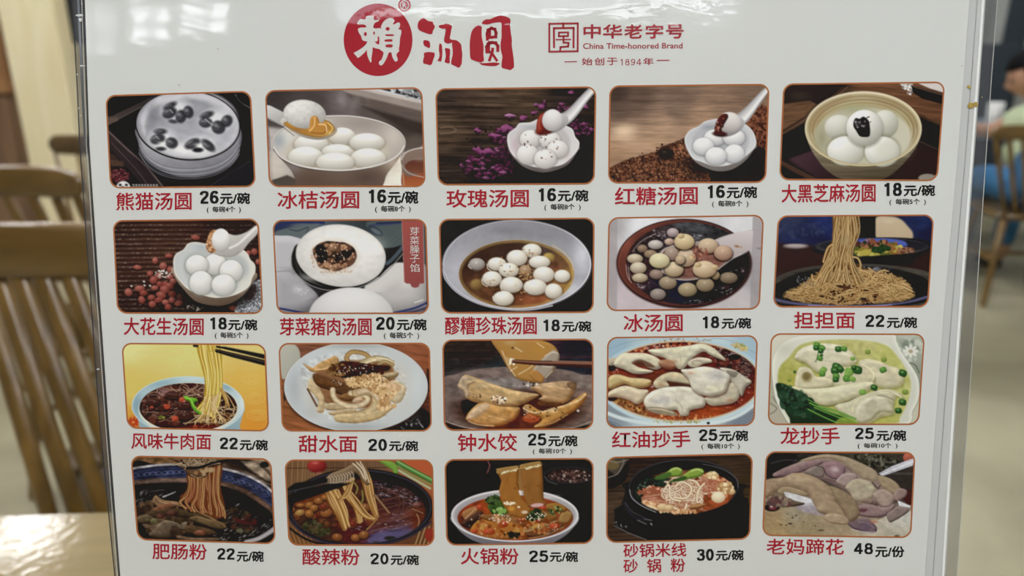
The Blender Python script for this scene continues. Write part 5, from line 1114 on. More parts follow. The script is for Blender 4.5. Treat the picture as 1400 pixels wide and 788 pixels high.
@picture('intestine_noodle_picture', (170, 615), (215, 997, 788), [(42, 40), (930, 58), (958, 598), (84, 572)],
         'printed photo of glass noodles lifted from dark broth in a blue-banded bowl, meat pieces in front')
def _():
    k = Ink(997, 640, '2a1a12', 16)
    k.grad([(100, 80), (300, 70), (700, 80), (900, 90), (850, 150), (100, 500)], ['8a5c30', '7a5028', '4a3226', 'a08060', '7a5c44', '2a1c14'])
    k.poly([(640, 60), (800, 70), (880, 110), (930, 160), (930, 220), (800, 150), (660, 100)], '2c1e18', soft=14)
    k.poly([(760, 90), (860, 110), (920, 160), (925, 200), (860, 170)], 'a88c70', soft=14); k.poly([(740, 75), (830, 80), (860, 110), (790, 100)], 'b49c80', soft=10, op=.7); k.ell(890, 95, 30, 20, '1c1412', soft=8)
    # rim band
    k.poly([(40, 110), (200, 92), (380, 92), (600, 112), (760, 150), (880, 210), (960, 280), (960, 620), (40, 620)], '20130e', soft=4)
    k.poly([(45, 130), (200, 108), (380, 104), (600, 124), (760, 165), (880, 225), (950, 290), (950, 400), (880, 330), (760, 250), (600, 200), (380, 186), (200, 190), (60, 206)], '262c50', soft=4)
    k.line([(45, 122), (200, 100), (380, 95), (600, 118), (760, 158), (880, 218), (960, 290)], 15, 'b8b0b4', '7c7680', w2=18)
    k.line([(55, 150), (200, 122), (380, 118), (600, 140), (760, 182), (880, 246), (950, 310)], 5, '3a4270', op=.8); k.line([(58, 192), (200, 178), (380, 174), (600, 190), (760, 236), (880, 310), (950, 370)], 5, '3c4470', op=.8)
    for i in range(24):
        t = i/23; x = 70+t*860; y = 162-22*math.sin(min(1, t*2.2)*1.57)+(max(0, t-.42)**1.7)*370
        k.ring(x, y, 16, 10, 4, '5a6492', a=t*40, op=.7); k.line([(x+16, y-10), (x+20, y+10)], 4, '6a74a4', op=.6)
    k.line([(60, 210), (200, 196), (380, 194), (430, 200)], 30, '7a5c4c', '5c4034'); k.line([(600, 214), (720, 245), (840, 310), (950, 400)], 34, '6c4a38', '4a3026')
    k.poly([(64, 235), (200, 215), (400, 215), (420, 300), (300, 330), (80, 370), (60, 300)], '1c1416', soft=6)
    k.poly([(600, 235), (720, 270), (830, 330), (940, 420), (950, 600), (640, 600), (600, 400)], '140e0e', soft=6)
    k.poly([(70, 360), (300, 320), (600, 400), (700, 420), (900, 480), (900, 600), (80, 600)], '1f1610', soft=30)
    k.tex(.4, 60, 20, -15, 3)
    for cx, cy, rx, ry, n in ((130, 280, 60, 20, 16), (120, 340, 50, 24, 14), (700, 440, 90, 70, 70), (780, 530, 120, 50, 60), (900, 470, 40, 60, 10), (620, 570, 60, 20, 14)):
        for _ in range(n):
            px, py = cx+k.r.randn()*rx*.6, cy+k.r.randn()*ry*.6; l = 8+k.r.rand()*18
            k.line([(px, py), (px+l, py-l*.4-k.r.rand()*6)], 4, ['b8b4b4', '5c5654', 'e0dcdc', '8a8078'][k.r.randint(4)], w2=1, op=.8)
    k.line([(245, 300), (285, 285), (325, 268)], 8, 'd0ccd0', w2=4); k.line([(170, 265), (250, 255)], 5, '7c7474', op=.6)
    k.dots(80, (730, 450, 110, 70, 20), 6, 18, ['3c1c18', '5c2420', '241410', '4a3a20'], soft=7, op=.7); k.poly([(700, 440), (780, 450), (850, 475), (800, 480), (720, 465)], '5c1c1c', op=.8, soft=6); k.ell(730, 515, 22, 12, '6a6a44', soft=6)
    # pieces of meat and beans
    k.dots(70, (250, 440, 190, 90, 8), 16, 34, ['5c4028', '4a3420', '6c4a30', '3c2a1c', '74523a'], asp=1.6, soft=6)
    P = dict(puff='2a1c10', pw=18)
    k.poly([(175, 330), (200, 290), (250, 320), (330, 330), (360, 350), (300, 365), (230, 375), (190, 350)], 'b07c4c', **P); k.line([(200, 300), (240, 335), (330, 345)], 5, 'd8a878', op=.7)
    k.poly([(190, 370), (280, 340), (330, 360), (270, 390), (200, 400)], 'a05c34', **P); k.poly([(140, 400), (250, 380), (340, 375), (420, 400), (540, 410), (580, 440), (440, 440), (280, 420), (160, 440)], '5c4228', **P)
    k.poly([(80, 430), (140, 410), (190, 440), (140, 470), (90, 465)], '7a6440', **P); k.poly([(410, 440), (460, 420), (540, 440), (640, 470), (630, 510), (560, 500), (470, 470)], '8a6838', **P)
    k.ball(230, 420, 30, 18, '7a4034', '30140e'); k.ball(190, 455, 26, 20, '7a7444', '3a3418'); k.ball(300, 405, 34, 16, '7c4034', '30140e')
    k.poly([(155, 540), (200, 490), (245, 450), (310, 455), (370, 490), (350, 530), (280, 560), (200, 560)], '7a6248', puff='3a2a1c', pw=26); k.line([(200, 500), (250, 455), (320, 462), (365, 490)], 5, 'a88c6c', op=.7)
    k.poly([(290, 530), (310, 480), (350, 500), (380, 540), (340, 570)], '4c3424', **P); k.poly([(360, 470), (400, 460), (400, 500), (370, 510)], '9a7c60', **P)
    k.poly([(380, 500), (430, 480), (560, 510), (580, 540), (480, 545), (400, 530)], '6c4a2c', **P); k.ball(482, 528, 42, 18, 'a85c38', '4c2010', spec=.3)
    k.poly([(340, 545), (450, 560), (580, 560), (600, 580), (450, 590), (350, 575)], '8a6444', **P); k.line([(120, 560), (250, 575), (400, 580)], 8, '5c4430', op=.6)
    k.line([(330, 350), (430, 380), (560, 440), (640, 490)], 12, '8a5c30', '3c2414', hl='b88848'); k.tex(.3, 30, 16, 20, 7)
    k.line([(770, 585), (850, 565), (920, 525), (955, 500)], 26, 'c4bcc0', '6c6468', w2=34)
    # noodles and chopsticks
    k.poly([(410, 130), (610, 90), (610, 230), (640, 380), (600, 440), (520, 410), (400, 330), (350, 300), (400, 250)], '7c3414', soft=6)
    k.strands(26, [(405, 170), (410, 230), (390, 290), (350, 330), (380, 370)], [(608, 110), (600, 230), (615, 320), (640, 390), (640, 430)], 13, ['b0502a', 'c46c2c', '9a3c1a', 'c88838', 'a85c24'], edge='5c2010', jit=3, wav=4, hl='e0a050')
    k.line([(605, 90), (598, 200), (600, 300), (630, 370)], 8, 'c49840', op=.8); k.line([(415, 200), (400, 260), (370, 310)], 7, 'c09038', op=.7); k.glow(430, 270, 50, 90, '9a3018', .35)
    k.poly([(320, 55), (640, 50), (625, 90), (560, 110), (520, 170), (480, 180), (420, 170), (380, 130), (350, 90)], '8a5c38', puff='3a2010', pw=22)
    k.tangle(34, (470, 85, 130, 26, -4), 90, 10, ['b08858', '8a6438', 'c8a474', '6c4420'], edge='3c2412', hl='e6cca0')
    k.dots(18, (510, 130, 60, 30, -20), 8, 18, ['a87440', 'c49860', '6c4020'], soft=6)
    k.line([(400, 118), (480, 112), (560, 85), (660, 66)], 20, '15100e', w2=14, sm=True); k.line([(360, 66), (380, 90)], 8, '3a1818')
    k.line([(420, 160), (470, 178), (520, 160)], 5, 'e0b890', op=.7)
    k.soft(1); return k

@picture('hot_sour_glass_noodle_picture', (380, 620), (225, 1055, 788), [(44, 42), (992, 42), (1002, 592), (70, 590)],
         'printed photo of glass noodles on black chopsticks above red soup with roasted beans, chillies behind')
def _():
    k = Ink(1055, 640, '6c4428', 17)
    k.grad([(80, 80), (200, 120), (330, 80), (600, 70), (900, 90), (100, 560), (950, 560)], ['7a5030', '8a6038', '6a4830', '7a5438', 'c0582c', '7c4c28', '6a3c24'])
    for x in range(60, 640, 34): k.line([(x, 48), (x-10+k.r.rand()*8, 210)], 16, ['a0764a', '7c5430', '8c6440'][k.r.randint(3)], '4a2e1c', op=.8, soft=5)
    k.line([(50, 96), (700, 92)], 5, '3c2418', op=.8)
    for x in range(60, 200, 26): k.line([(x, 490), (x+40, 600)], 12, 'a8743c', '5c3418')
    for x in range(880, 1000, 26): k.line([(x, 590), (x+40, 470)], 12, 'b88c50', '5c3418')
    k.ball(250, 82, 62, 44, 'c0302c', '5c1014', soft=10); k.ball(270, 150, 36, 30, '9c6048', '5c2c20', soft=12); k.ell(240, 62, 20, 8, 'e07870', soft=8, op=.6)
    k.poly([(640, 45), (700, 48), (740, 60), (770, 90), (768, 140), (745, 148), (735, 110), (690, 80)], '7cb434', puff='4a7c1c', pw=16)
    k.poly([(800, 44), (990, 44), (990, 150), (900, 100)], 'c85428', soft=10); k.line([(770, 60), (860, 110), (985, 175)], 34, '4c8c38', '28541c', hl='8cbc60'); k.line([(775, 110), (860, 160), (975, 225)], 18, 'b8b88c', '7c8454')
    k.line([(770, 80), (840, 130), (980, 200)], 12, '6ca048', op=.7); k.ell(975, 525, 34, 44, 'a02c1c', soft=8)
    # bowl
    k.ell(525, 350, 470, 252, '0c0a0e', soft=10); k.ell(525, 345, 462, 240, '1c1a22', soft=4); k.ring(525, 345, 455, 234, 10, '3a3848', op=.8, ang=90)
    k.line([(80, 430), (160, 510), (300, 570), (480, 592), (680, 580), (850, 530), (980, 440)], 12, '3c3450', '1c1826', soft=4); k.line([(60, 470), (200, 560), (400, 600)], 14, '121016')
    m = k.m_ell(520, 372, 425, 208, 0, 5); k.clip(m)
    k.ell(520, 372, 425, 208, '4c1c14')
    k.grad([(150, 350), (250, 300), (300, 480), (200, 440), (500, 500), (650, 540), (780, 520), (700, 200), (850, 250), (900, 420), (640, 440), (480, 260)],
           ['6c2c14', '7c3818', '4c2814', '3a2416', '54181a', '5c4878', '4a3a5c', '241820', '2a1c20', '6c2a18', '5c1c18', '4c2418'])
    k.tex(.45, 60, 18, -8, 4)
    for i in range(40):
        y0 = 240+k.r.rand()*260; k.line([(560+k.r.rand()*60, y0+30), (680, y0+k.r.randn()*8), (780, y0-20), (860, y0-50+k.r.randn()*14)], 5, ['7c4434', '8c5844', '5c2a20', '4a2018'][k.r.randint(4)], op=.6)
    k.line([(640, 240), (720, 240), (780, 300), (760, 370), (640, 420)], 10, '6c3828', '3a1814'); k.line([(600, 215), (700, 225), (800, 290), (800, 360)], 8, '5c3430')
    for cx, cy, rx, ry, n in ((660, 270, 70, 30, 30), (740, 230, 60, 20, 20), (850, 290, 60, 40, 44), (640, 200, 60, 14, 14), (700, 490, 120, 40, 30), (760, 400, 100, 40, 20), (510, 480, 50, 30, 16), (300, 400, 150, 40, 20), (230, 460, 70, 40, 44)):
        for _ in range(n):
            px, py = cx+k.r.randn()*rx*.6, cy+k.r.randn()*ry*.6; l = 6+k.r.rand()*16
            k.line([(px, py), (px+l, py+k.r.randn()*6)], 4, ['a898b0', '6c5c78', 'd8d0dc', '7c5c54'][k.r.randint(4)] if cx > 400 else ['8a8068', '5c5c3c', 'b0a088', '6c5c3c'][k.r.randint(4)], w2=1, op=.75)
    k.poly([(580, 560), (640, 510), (720, 500), (800, 500), (860, 490), (820, 540), (720, 575), (620, 580)], '5c5488', soft=18, op=.8); k.ell(720, 545, 40, 14, '2a2a24', soft=5); k.ell(630, 572, 26, 8, '3c3c30', soft=5)
    k.line([(600, 500), (680, 480), (740, 490), (860, 450)], 8, '6c5468', op=.7); k.dots(40, (240, 480, 90, 40, 15), 6, 14, ['3a4220', '2a3018', '4c4c28'], soft=5); k.dots(60, (400, 420, 200, 60, 10), 5, 16, ['7c2c18', '5c1810', '8c4420'], soft=6, op=.7)
    k.line([(890, 390), (905, 430), (895, 480)], 10, 'b07848', '5c3418'); k.line([(860, 355), (930, 385)], 9, 'a06c3c', '5c3418'); k.ball(890, 330, 26, 14, '9c6050', '4c2420')
    def bean(x, y, rx=30, ry=20, a=0, c='b86c24', d='4c200c'):
        k.ell(x+2, y+6, rx+3, ry+3, '200c08', a=a, soft=9, op=.7); k.ball(x, y, rx, ry, c, d, a=a, spec=.45, L=(-.2, -.6, .7)); k.ring(x, y, rx, ry, 3, 'e0a868', a=a, op=.3)
    for b in ((90, 360, 18, 16, 0), (145, 335, 26, 12, 0), (200, 333, 26, 18, -20), (262, 305, 30, 18, -10), (300, 285, 22, 16, 0), (140, 382, 32, 20, -15, 'c4943c'), (230, 352, 28, 20, -20), (200, 388, 26, 24, 20), (115, 412, 24, 16, 10, '8a3a1c'), (90, 400, 20, 12, 0, '8a3a1c'), (310, 382, 38, 26, -10, 'b8682c'), (292, 345, 24, 20, 0, '8a2c1c'),
              (478, 456, 26, 22, 0, '8c2820'), (380, 538, 32, 22, 5, 'a85c24'), (497, 542, 28, 22, 0, 'b86828'), (550, 523, 30, 24, -10, 'a86428'), (560, 348, 34, 24, 20, 'a06028')): bean(*b)
    k.clip()
    # noodles
    C = ['c88c38', 'b87828', 'd8a450', 'c49048', 'a86c28']
    k.strands(9, [(300, 250), (330, 310), (370, 390), (420, 490)], [(380, 240), (400, 300), (430, 370), (450, 460)], 22, C, edge='7a4414', jit=3, wav=4, hl='e8bc74')
    k.strands(5, [(460, 160), (440, 220), (430, 260), (490, 340), (520, 430)], [(480, 160), (480, 220), (460, 280), (520, 350), (525, 450)], 16, C, edge='7a4414', jit=3, wav=4, hl='e8bc74')
    k.strands(5, [(400, 150), (420, 230), (480, 320), (540, 400), (610, 420)], [(430, 150), (460, 240), (510, 310), (570, 390), (630, 430)], 15, C, edge='7a4414', jit=4, wav=4, hl='e8bc74')
    k.strands(7, [(510, 90), (540, 180), (570, 290), (610, 400)], [(560, 90), (590, 180), (610, 280), (640, 400)], 20, C, edge='7a4414', jit=3, wav=3, hl='e8bc74')
    k.strands(4, [(470, 170), (440, 230), (400, 300)], [(480, 180), (450, 260), (395, 300)], 14, C, edge='7a4414', jit=2, wav=3, hl='e8bc74')
    k.line([(480, 180), (510, 220), (500, 260)], 10, '9c8c3c', '5c4c1c'); k.line([(540, 240), (545, 290), (535, 320)], 12, '8c8434', '5c4c1c'); k.line([(645, 400), (610, 450), (570, 490)], 12, 'b07c3c', '5c3418'); k.line([(620, 270), (670, 330), (710, 380)], 16, '8a5c38', '4c2c1c', hl='b89060')
    k.poly([(305, 170), (340, 130), (420, 100), (480, 70), (540, 66), (570, 100), (590, 190), (560, 200), (500, 130), (440, 180), (380, 200), (320, 215)], '9c7c58', puff='4c3420', pw=20)
    for i in range(9): x = 325+i*18; k.line([(x, 150-i*4), (x+14, 165-i*4), (x+12, 190-i*3), (x-4, 200-i*3)], 6, 'd8ccb8', '7c6040', op=.9)
    k.strands(5, [(480, 66), (520, 100), (540, 160)], [(540, 60), (570, 120), (590, 190)], 12, ['c8a470', 'b8884c', 'd8c09c'], edge='6c4a28', jit=3, wav=3, hl='f0e4cc')
    k.poly([(60, 225), (110, 190), (320, 162), (318, 190), (110, 240), (62, 270)], '17141a', sm=False, soft=3); k.poly([(60, 270), (320, 195), (480, 190), (340, 240), (70, 332)], '0e0c10', sm=False, soft=3)
    k.line([(62, 250), (180, 222), (318, 188)], 3, '6c6870'); k.line([(66, 300), (200, 262), (330, 222)], 5, '2a282e', op=.8)
    k.soft(1); return k

@picture('hot_pot_noodle_picture', (600, 620), (225, 1055, 788), [(38, 40), (990, 32), (988, 578), (50, 590)],
         'printed photo of wide sheet noodles standing over a white bowl of red soup on black')
def _():
    k = Ink(1055, 640, '0e0c0d', 18)
    k.glow(860, 230, 160, 60, '181616', .8)
    k.ell(840, 150, 165, 58, '17131a', soft=5); k.ell(840, 142, 150, 46, '2c1c1c', soft=4); k.ring(835, 140, 160, 52, 4, '5c5a60', op=.6)
    k.dots(150, (840, 145, 130, 38, 0), 4, 10, ['4c302c', '2a1a1a', '6c4c44', 'a08c84', '3c2420'], asp=1.3); k.line([(600, 70), (800, 60), (980, 90)], 4, '3a3a40', op=.7); k.line([(680, 150), (700, 180), (760, 200)], 5, '6a686c', op=.8)
    k.line([(300, 42), (325, 70), (322, 100), (305, 130)], 16, '4a1c1c', '241010'); k.line([(315, 50), (325, 80), (310, 125)], 4, 'b0787c', op=.8); k.line([(150, 45), (300, 52)], 6, '4c1818'); k.line([(340, 95), (380, 92)], 4, '303034')
    # bowl
    k.poly([(85, 400), (110, 470), (170, 530), (250, 572), (380, 600), (640, 600), (760, 560), (850, 490), (892, 400), (700, 330), (300, 330)], 'b0acb4', c2='6a6670', ang=90)
    k.ell(487, 400, 408, 168, 'dcdadc', c2='bebcc4', ang=90); k.ell(487, 398, 390, 152, 'a8a4a8', soft=6); k.glow(700, 280, 90, 20, 'd4d0d4', .8)
    m = k.m_ell(490, 415, 370, 144, 0, 4); k.clip(m)
    k.ell(490, 415, 372, 146, '8c3414')
    k.grad([(180, 350), (300, 320), (500, 300), (750, 320), (830, 400), (600, 500), (300, 520), (200, 460), (450, 430), (700, 480)],
           ['8a3014', 'a03c14', '9a3c18', 'a0421c', '8a4020', '8c3c18', 'b05c1c', '5c2414', '8a5a2c', '7a3a1c'])
    k.tex(.4, 50, 22, -15, 4)
    N = dict(puff='6c3c18', pw=20)
    k.poly([(150, 380), (200, 350), (260, 340), (240, 400), (190, 450), (160, 420)], 'b87c48', **N); k.line([(170, 420), (220, 370), (250, 350)], 8, 'd8a878', op=.7)
    k.poly([(150, 440), (260, 370), (280, 400), (200, 470), (160, 470)], '5c382c', puff='241410'); k.ell(195, 455, 26, 22, '2a1a18', soft=6)
    k.poly([(200, 500), (240, 440), (330, 420), (460, 440), (530, 470), (560, 510), (480, 550), (340, 556), (230, 530)], 'c47828', puff='84441a', pw=30); k.glow(300, 490, 60, 26, 'c8582c', .6)
    k.poly([(260, 400), (340, 390), (420, 400), (400, 440), (300, 430)], '94602c', **N)
    k.poly([(540, 490), (620, 460), (720, 440), (770, 430), (740, 460), (640, 500), (560, 520)], '9a7440', **N); k.poly([(560, 520), (700, 490), (800, 450), (760, 500), (620, 540)], '7a4a2c', puff='341a10', pw=14); k.line([(540, 505), (660, 480), (760, 470)], 6, 'c8a070', op=.8); k.line([(580, 545), (700, 520), (800, 470)], 7, 'b08450', op=.8)
    k.poly([(770, 420), (800, 370), (850, 380), (858, 410), (830, 450), (780, 450)], 'b08848', **N); k.poly([(690, 330), (760, 320), (820, 350), (800, 380), (700, 370)], 'a8742c', **N)
    k.poly([(640, 360), (700, 380), (760, 400), (740, 430), (660, 440), (600, 420)], '98682c', **N)
    for x, y, rx, ry in ((262, 345, 24, 16), (410, 455, 34, 22), (618, 432, 28, 16), (742, 468, 34, 20), (320, 505, 40, 20), (670, 350, 20, 12), (530, 420, 24, 16), (230, 500, 22, 14)): k.ball(x, y, rx, ry, 'd8502c', '80200c', spec=.3)
    k.dots(70, (480, 470, 260, 70, 0), 6, 16, ['d07c38', 'a04c1c', 'c8923c', '7a3414'], soft=5, op=.8); k.dots(60, (480, 450, 300, 100, 0), 2, 5, ['f0dcb8', 'e8c890'], op=.9)
    k.dots(60, (380, 350, 60, 40, 0), 8, 18, ['2c4a1c', '1c3414', '4c7430', '3a5c24'], asp=1.6); k.dots(10, (385, 372, 40, 14, 0), 8, 16, ['7cac48', '94bc64'], asp=1.8); k.dots(50, (345, 300, 40, 24, 0), 6, 14, ['2c4220', '44602c', '1c2c14']); 
    k.dots(40, (610, 395, 60, 34, 0), 7, 15, ['24381c', '14200e', '3c5424']); k.dots(24, (740, 365, 50, 24, 0), 5, 11, ['44582c', '2c3c1c', '8c9c4c']); k.dots(30, (470, 525, 50, 16, 0), 6, 12, ['2c2c18', '1c1c10'])
    k.dots(46, (400, 420, 80, 30, 0), 2, 5, ['f4e8cc']); k.dots(30, (610, 410, 70, 30, 0), 2, 5, ['f4e8cc']); k.clip()
    k.ring(487, 400, 404, 164, 7, 'ebe9ec', op=.9)
    k.dots(30, (350, 288, 34, 18, 0), 5, 12, ['2c4220', '4c6830'])
    # wide noodles
    k.poly([(380, 130), (400, 180), (385, 240), (410, 330), (460, 400), (530, 420), (575, 395), (590, 360), (540, 300), (505, 200), (508, 100), (375, 100)], 'b9752a', puff='7a4614', pw=20, sm=False, soft=4)
    k.poly([(510, 105), (540, 110), (545, 240), (520, 245), (505, 190)], '9a6830', sm=False)
    k.poly([(528, 85), (660, 62), (668, 180), (672, 300), (690, 330), (620, 345), (570, 345), (545, 280), (535, 180)], 'a86c2c', puff='6c3e14', pw=22, sm=False, soft=4)
    k.poly([(370, 112), (380, 98), (500, 80), (512, 90), (508, 110), (385, 135)], 'b98c48', puff='7a5424', pw=8); k.poly([(518, 90), (530, 72), (640, 52), (655, 60), (652, 86), (530, 108)], 'b98c48', puff='7a5424', pw=8)
    k.dots(40, [(395, 125), (505, 98), (505, 110), (400, 136)], 2, 6, ['f0e4b8', 'e0cc90']); k.dots(40, [(550, 92), (650, 68), (650, 82), (555, 104)], 2, 6, ['f0e4b8', 'e0cc90'])
    for x, y, r in ((490, 225, 9), (420, 300, 7), (550, 215, 8), (640, 210, 9), (600, 300, 6)): k.ell(x, y, r, r*.7, '8a4c18', soft=6)
    k.tex(.12, 40, 90, 5, 5, mask=k.m_poly([(375, 100), (660, 60), (680, 330), (580, 390), (450, 400), (390, 240)], False, 8))
    k.dots(16, (455, 320, 34, 8, 0), 3, 8, ['f8ecd0']); k.line([(430, 325), (490, 322)], 8, 'f0dcb0', soft=6, op=.8); k.ell(630, 333, 42, 12, 'dcaaa8', a=-6, soft=4); k.ell(465, 355, 20, 16, 'e09028', soft=8, op=.8); k.ell(512, 345, 9, 7, 'f0d8b0')
    k.ell(550, 378, 20, 10, 'f0dcc0', soft=6, op=.8); k.line([(520, 245), (525, 262)], 16, 'e8dcd8', soft=4)
    k.soft(1); return k

@picture('clay_pot_rice_noodle_picture', (820, 615), (225, 1025, 788), [(42, 48), (952, 24), (934, 558), (42, 580)],
         'printed photo of rice noodles, egg and bok choy in a black clay pot on a dark board')
def _():
    k = Ink(1025, 640, '2c2019', 19)
    k.grad([(80, 230), (250, 60), (500, 40), (900, 60), (920, 220), (80, 320), (80, 500), (900, 500)], ['3c2c22', '32241c', '2c1f19', '3a2a20', '40301f', '4a382a', '3c2c22', '15110f'])
    k.tex(.4, 160, 8, -2, 3)
    k.line([(45, 262), (200, 252)], 6, '15100d'); k.line([(880, 232), (950, 230)], 6, '15100d'); k.line([(50, 275), (160, 270)], 4, '6a5240', op=.6)
    k.poly([(40, 60), (160, 60), (140, 120), (100, 160), (45, 180)], '4c4238', soft=5); k.poly([(40, 130), (110, 160), (160, 90), (180, 110), (150, 200), (45, 240)], '17120f', soft=10)
    k.line([(50, 175), (110, 150), (145, 90), (150, 62)], 7, '8a8480', '3c3834'); k.ell(80, 95, 40, 30, '6a5834', soft=10); k.line([(60, 70), (110, 80), (175, 62)], 8, '8a8078', soft=5, op=.7)
    k.poly([(90, 370), (140, 340), (920, 300), (935, 420), (930, 560), (290, 562), (95, 480)], '0e0d0e', sm=False, soft=4); k.line([(92, 475), (180, 520), (290, 562)], 5, '6c6a6a', sm=False); k.dots(14, (130, 470, 45, 14, 20), 2, 5, ['b0aeb0', '6a686c'])
    k.line([(90, 372), (140, 342)], 4, '3a3838')
    # pot
    k.poly([(145, 330), (160, 260), (200, 200), (860, 210), (890, 260), (890, 330), (870, 400), (800, 480), (640, 540), (420, 540), (280, 500), (190, 440), (150, 380)], '121112', c2='0b0a0b', ang=80)
    k.line([(150, 330), (180, 390), (240, 430), (320, 440)], 26, '2a2930', '121114', soft=8); k.line([(160, 330), (200, 385), (280, 425)], 6, '54545c', soft=5, op=.8)
    k.line([(880, 280), (890, 330), (850, 400), (760, 450), (600, 480)], 26, '1f1e26', '0f0e11', soft=10); k.line([(235, 440), (290, 465)], 5, '7c7a7c'); k.line([(280, 432), (325, 442)], 4, '6a6a6c'); k.dots(6, (320, 470, 8, 14, 0), 2, 4, ['a8a8aa'])
    k.ell(522, 232, 342, 172, '1a191b', soft=4, a=-1); k.ring(522, 232, 338, 168, 7, '3c3b42', a=-1, c2='2a292e'); k.ell(525, 235, 322, 155, '0c0b0c', soft=5, a=-1)
    k.line([(186, 250), (200, 300), (260, 350), (350, 390)], 6, 'a8a6ac', '5c5a60', soft=3); k.line([(640, 90), (760, 120), (850, 180), (862, 240)], 4, '77757c', op=.8)
    m = k.m_ell(530, 262, 305, 135, -1, 6); k.clip(m)
    k.ell(560, 270, 280, 130, '8a3a20', soft=20, a=-1)
    k.grad([(650, 150), (800, 200), (820, 300), (650, 360), (450, 380), (300, 330), (300, 240), (520, 260)], ['5c1c14', '8a3418', 'a04420', '8a3c1c', 'a8582c', '6a341c', '2a1a14', 'c88c68'], rad=70, op=.9)
    k.tex(.4, 40, 20, 10, 4)
    k.dots(140, (260, 250, 70, 90, 20), 8, 22, ['1c2c20', '24362a', '14201a', '3a4c3c'], asp=1.7, soft=5); k.poly([(220, 250), (280, 190), (360, 180), (440, 180), (480, 200), (400, 230), (300, 240), (280, 300), (240, 310)], '1c2a20', soft=8); k.dots(50, (330, 210, 100, 20, -10), 6, 14, ['3a5040', '24382c', '14201a'], asp=1.8); k.dots(16, (260, 240, 30, 60, 0), 2, 4, ['8a9c90'])
    k.dots(120, (400, 350, 140, 40, 5), 8, 20, ['d89c6c', 'c8703c', 'e8b888', 'b0582c', 'e8cc9c'], soft=5); k.dots(90, (360, 280, 70, 40, 20), 8, 18, ['c8704c', 'd89070', 'a84c2c', 'e8b494'], asp=1.6)
    k.dots(90, (720, 220, 100, 80, 20), 6, 16, ['b0542c', 'd08050', '8a3018', 'e0a878'], soft=5)
    k.tangle(34, (350, 290, 80, 40, 25), 100, 10, ['c87858', 'e0a484', 'b06040'], edge='6c2c18', curl=.5)
    k.tangle(90, (540, 265, 120, 75, 0), 150, 13, ['dcb890', 'e8cca8', 'c89468', 'f0dcc0'], edge='8a4c2c', curl=1.5, flat=.6, hl='f8ecd8')
    k.tangle(40, (680, 220, 70, 50, 0), 90, 10, ['c8704c', 'dc9c78', 'e8b898'], edge='7a2c18', curl=1.5, flat=.6); k.tangle(30, (520, 360, 120, 24, 0), 100, 11, ['d89c78', 'c87c54', 'e8c8a4'], edge='7a3c20', curl=.7)
    for p in ([(470, 230), (510, 200), (570, 240), (540, 300), (470, 300)], [(580, 190), (620, 240), (600, 310), (610, 330)], [(400, 250), (430, 220), (440, 300), (500, 320)], [(560, 190), (600, 200), (625, 240)], [(650, 210), (610, 260), (605, 320)], [(440, 360), (480, 370), (510, 390)], [(540, 340), (530, 370), (510, 390)]):
        k.line(p, 14, 'ecd8b4', 'a06c40', hl='faf0dc')
    k.poly([(560, 350), (640, 335), (660, 345), (620, 370), (570, 372)], 'b98450', puff='6c3c1c')
    k.clip()
    k.dots(30, (500, 390, 130, 10, 0), 5, 12, ['c88c50', 'e0b884', 'a0542c'])
    for b in ((700, 162, 40, 26), (780, 240, 54, 36), (820, 262, 24, 20), (390, 360, 36, 24), (430, 365, 30, 20)): k.ball(*b, 'e8cc98', '9c6434', L=(-.2, -.6, .7))
    k.dots(30, (785, 240, 50, 32, 0), 6, 14, ['f0dcb0', 'd0a468', 'b07c48'], soft=5); k.dots(20, (700, 160, 36, 22, 0), 6, 12, ['f0dcac', 'd0a86c'], soft=5)
    k.ell(735, 325, 60, 20, 'b04c20', soft=10); k.ball(738, 297, 44, 36, 'f4e6c4', 'b08c5c', L=(-.1, -.5, .8), spec=.2)
    # bok choy
    k.poly([(350, 170), (400, 150), (430, 130), (450, 115), (480, 110), (512, 122), (515, 150), (490, 168), (440, 170), (390, 185), (350, 182)], '93b43c', puff='4c6c1c', pw=18); k.poly([(340, 175), (430, 140), (440, 165), (370, 190)], '3c6428', soft=6, op=.9); k.line([(440, 130), (480, 116), (505, 130)], 6, 'd4e08c', soft=5, op=.8)
    k.poly([(480, 190), (520, 160), (560, 130), (600, 116), (640, 122), (650, 145), (620, 170), (560, 182), (510, 196)], '93b43c', puff='4c6c1c', pw=18); k.poly([(430, 200), (520, 165), (540, 180), (480, 200)], '2c5020', soft=6, op=.9); k.line([(570, 135), (610, 124), (640, 138)], 6, 'd8e494', soft=5, op=.8)
    k.soft(1); return k

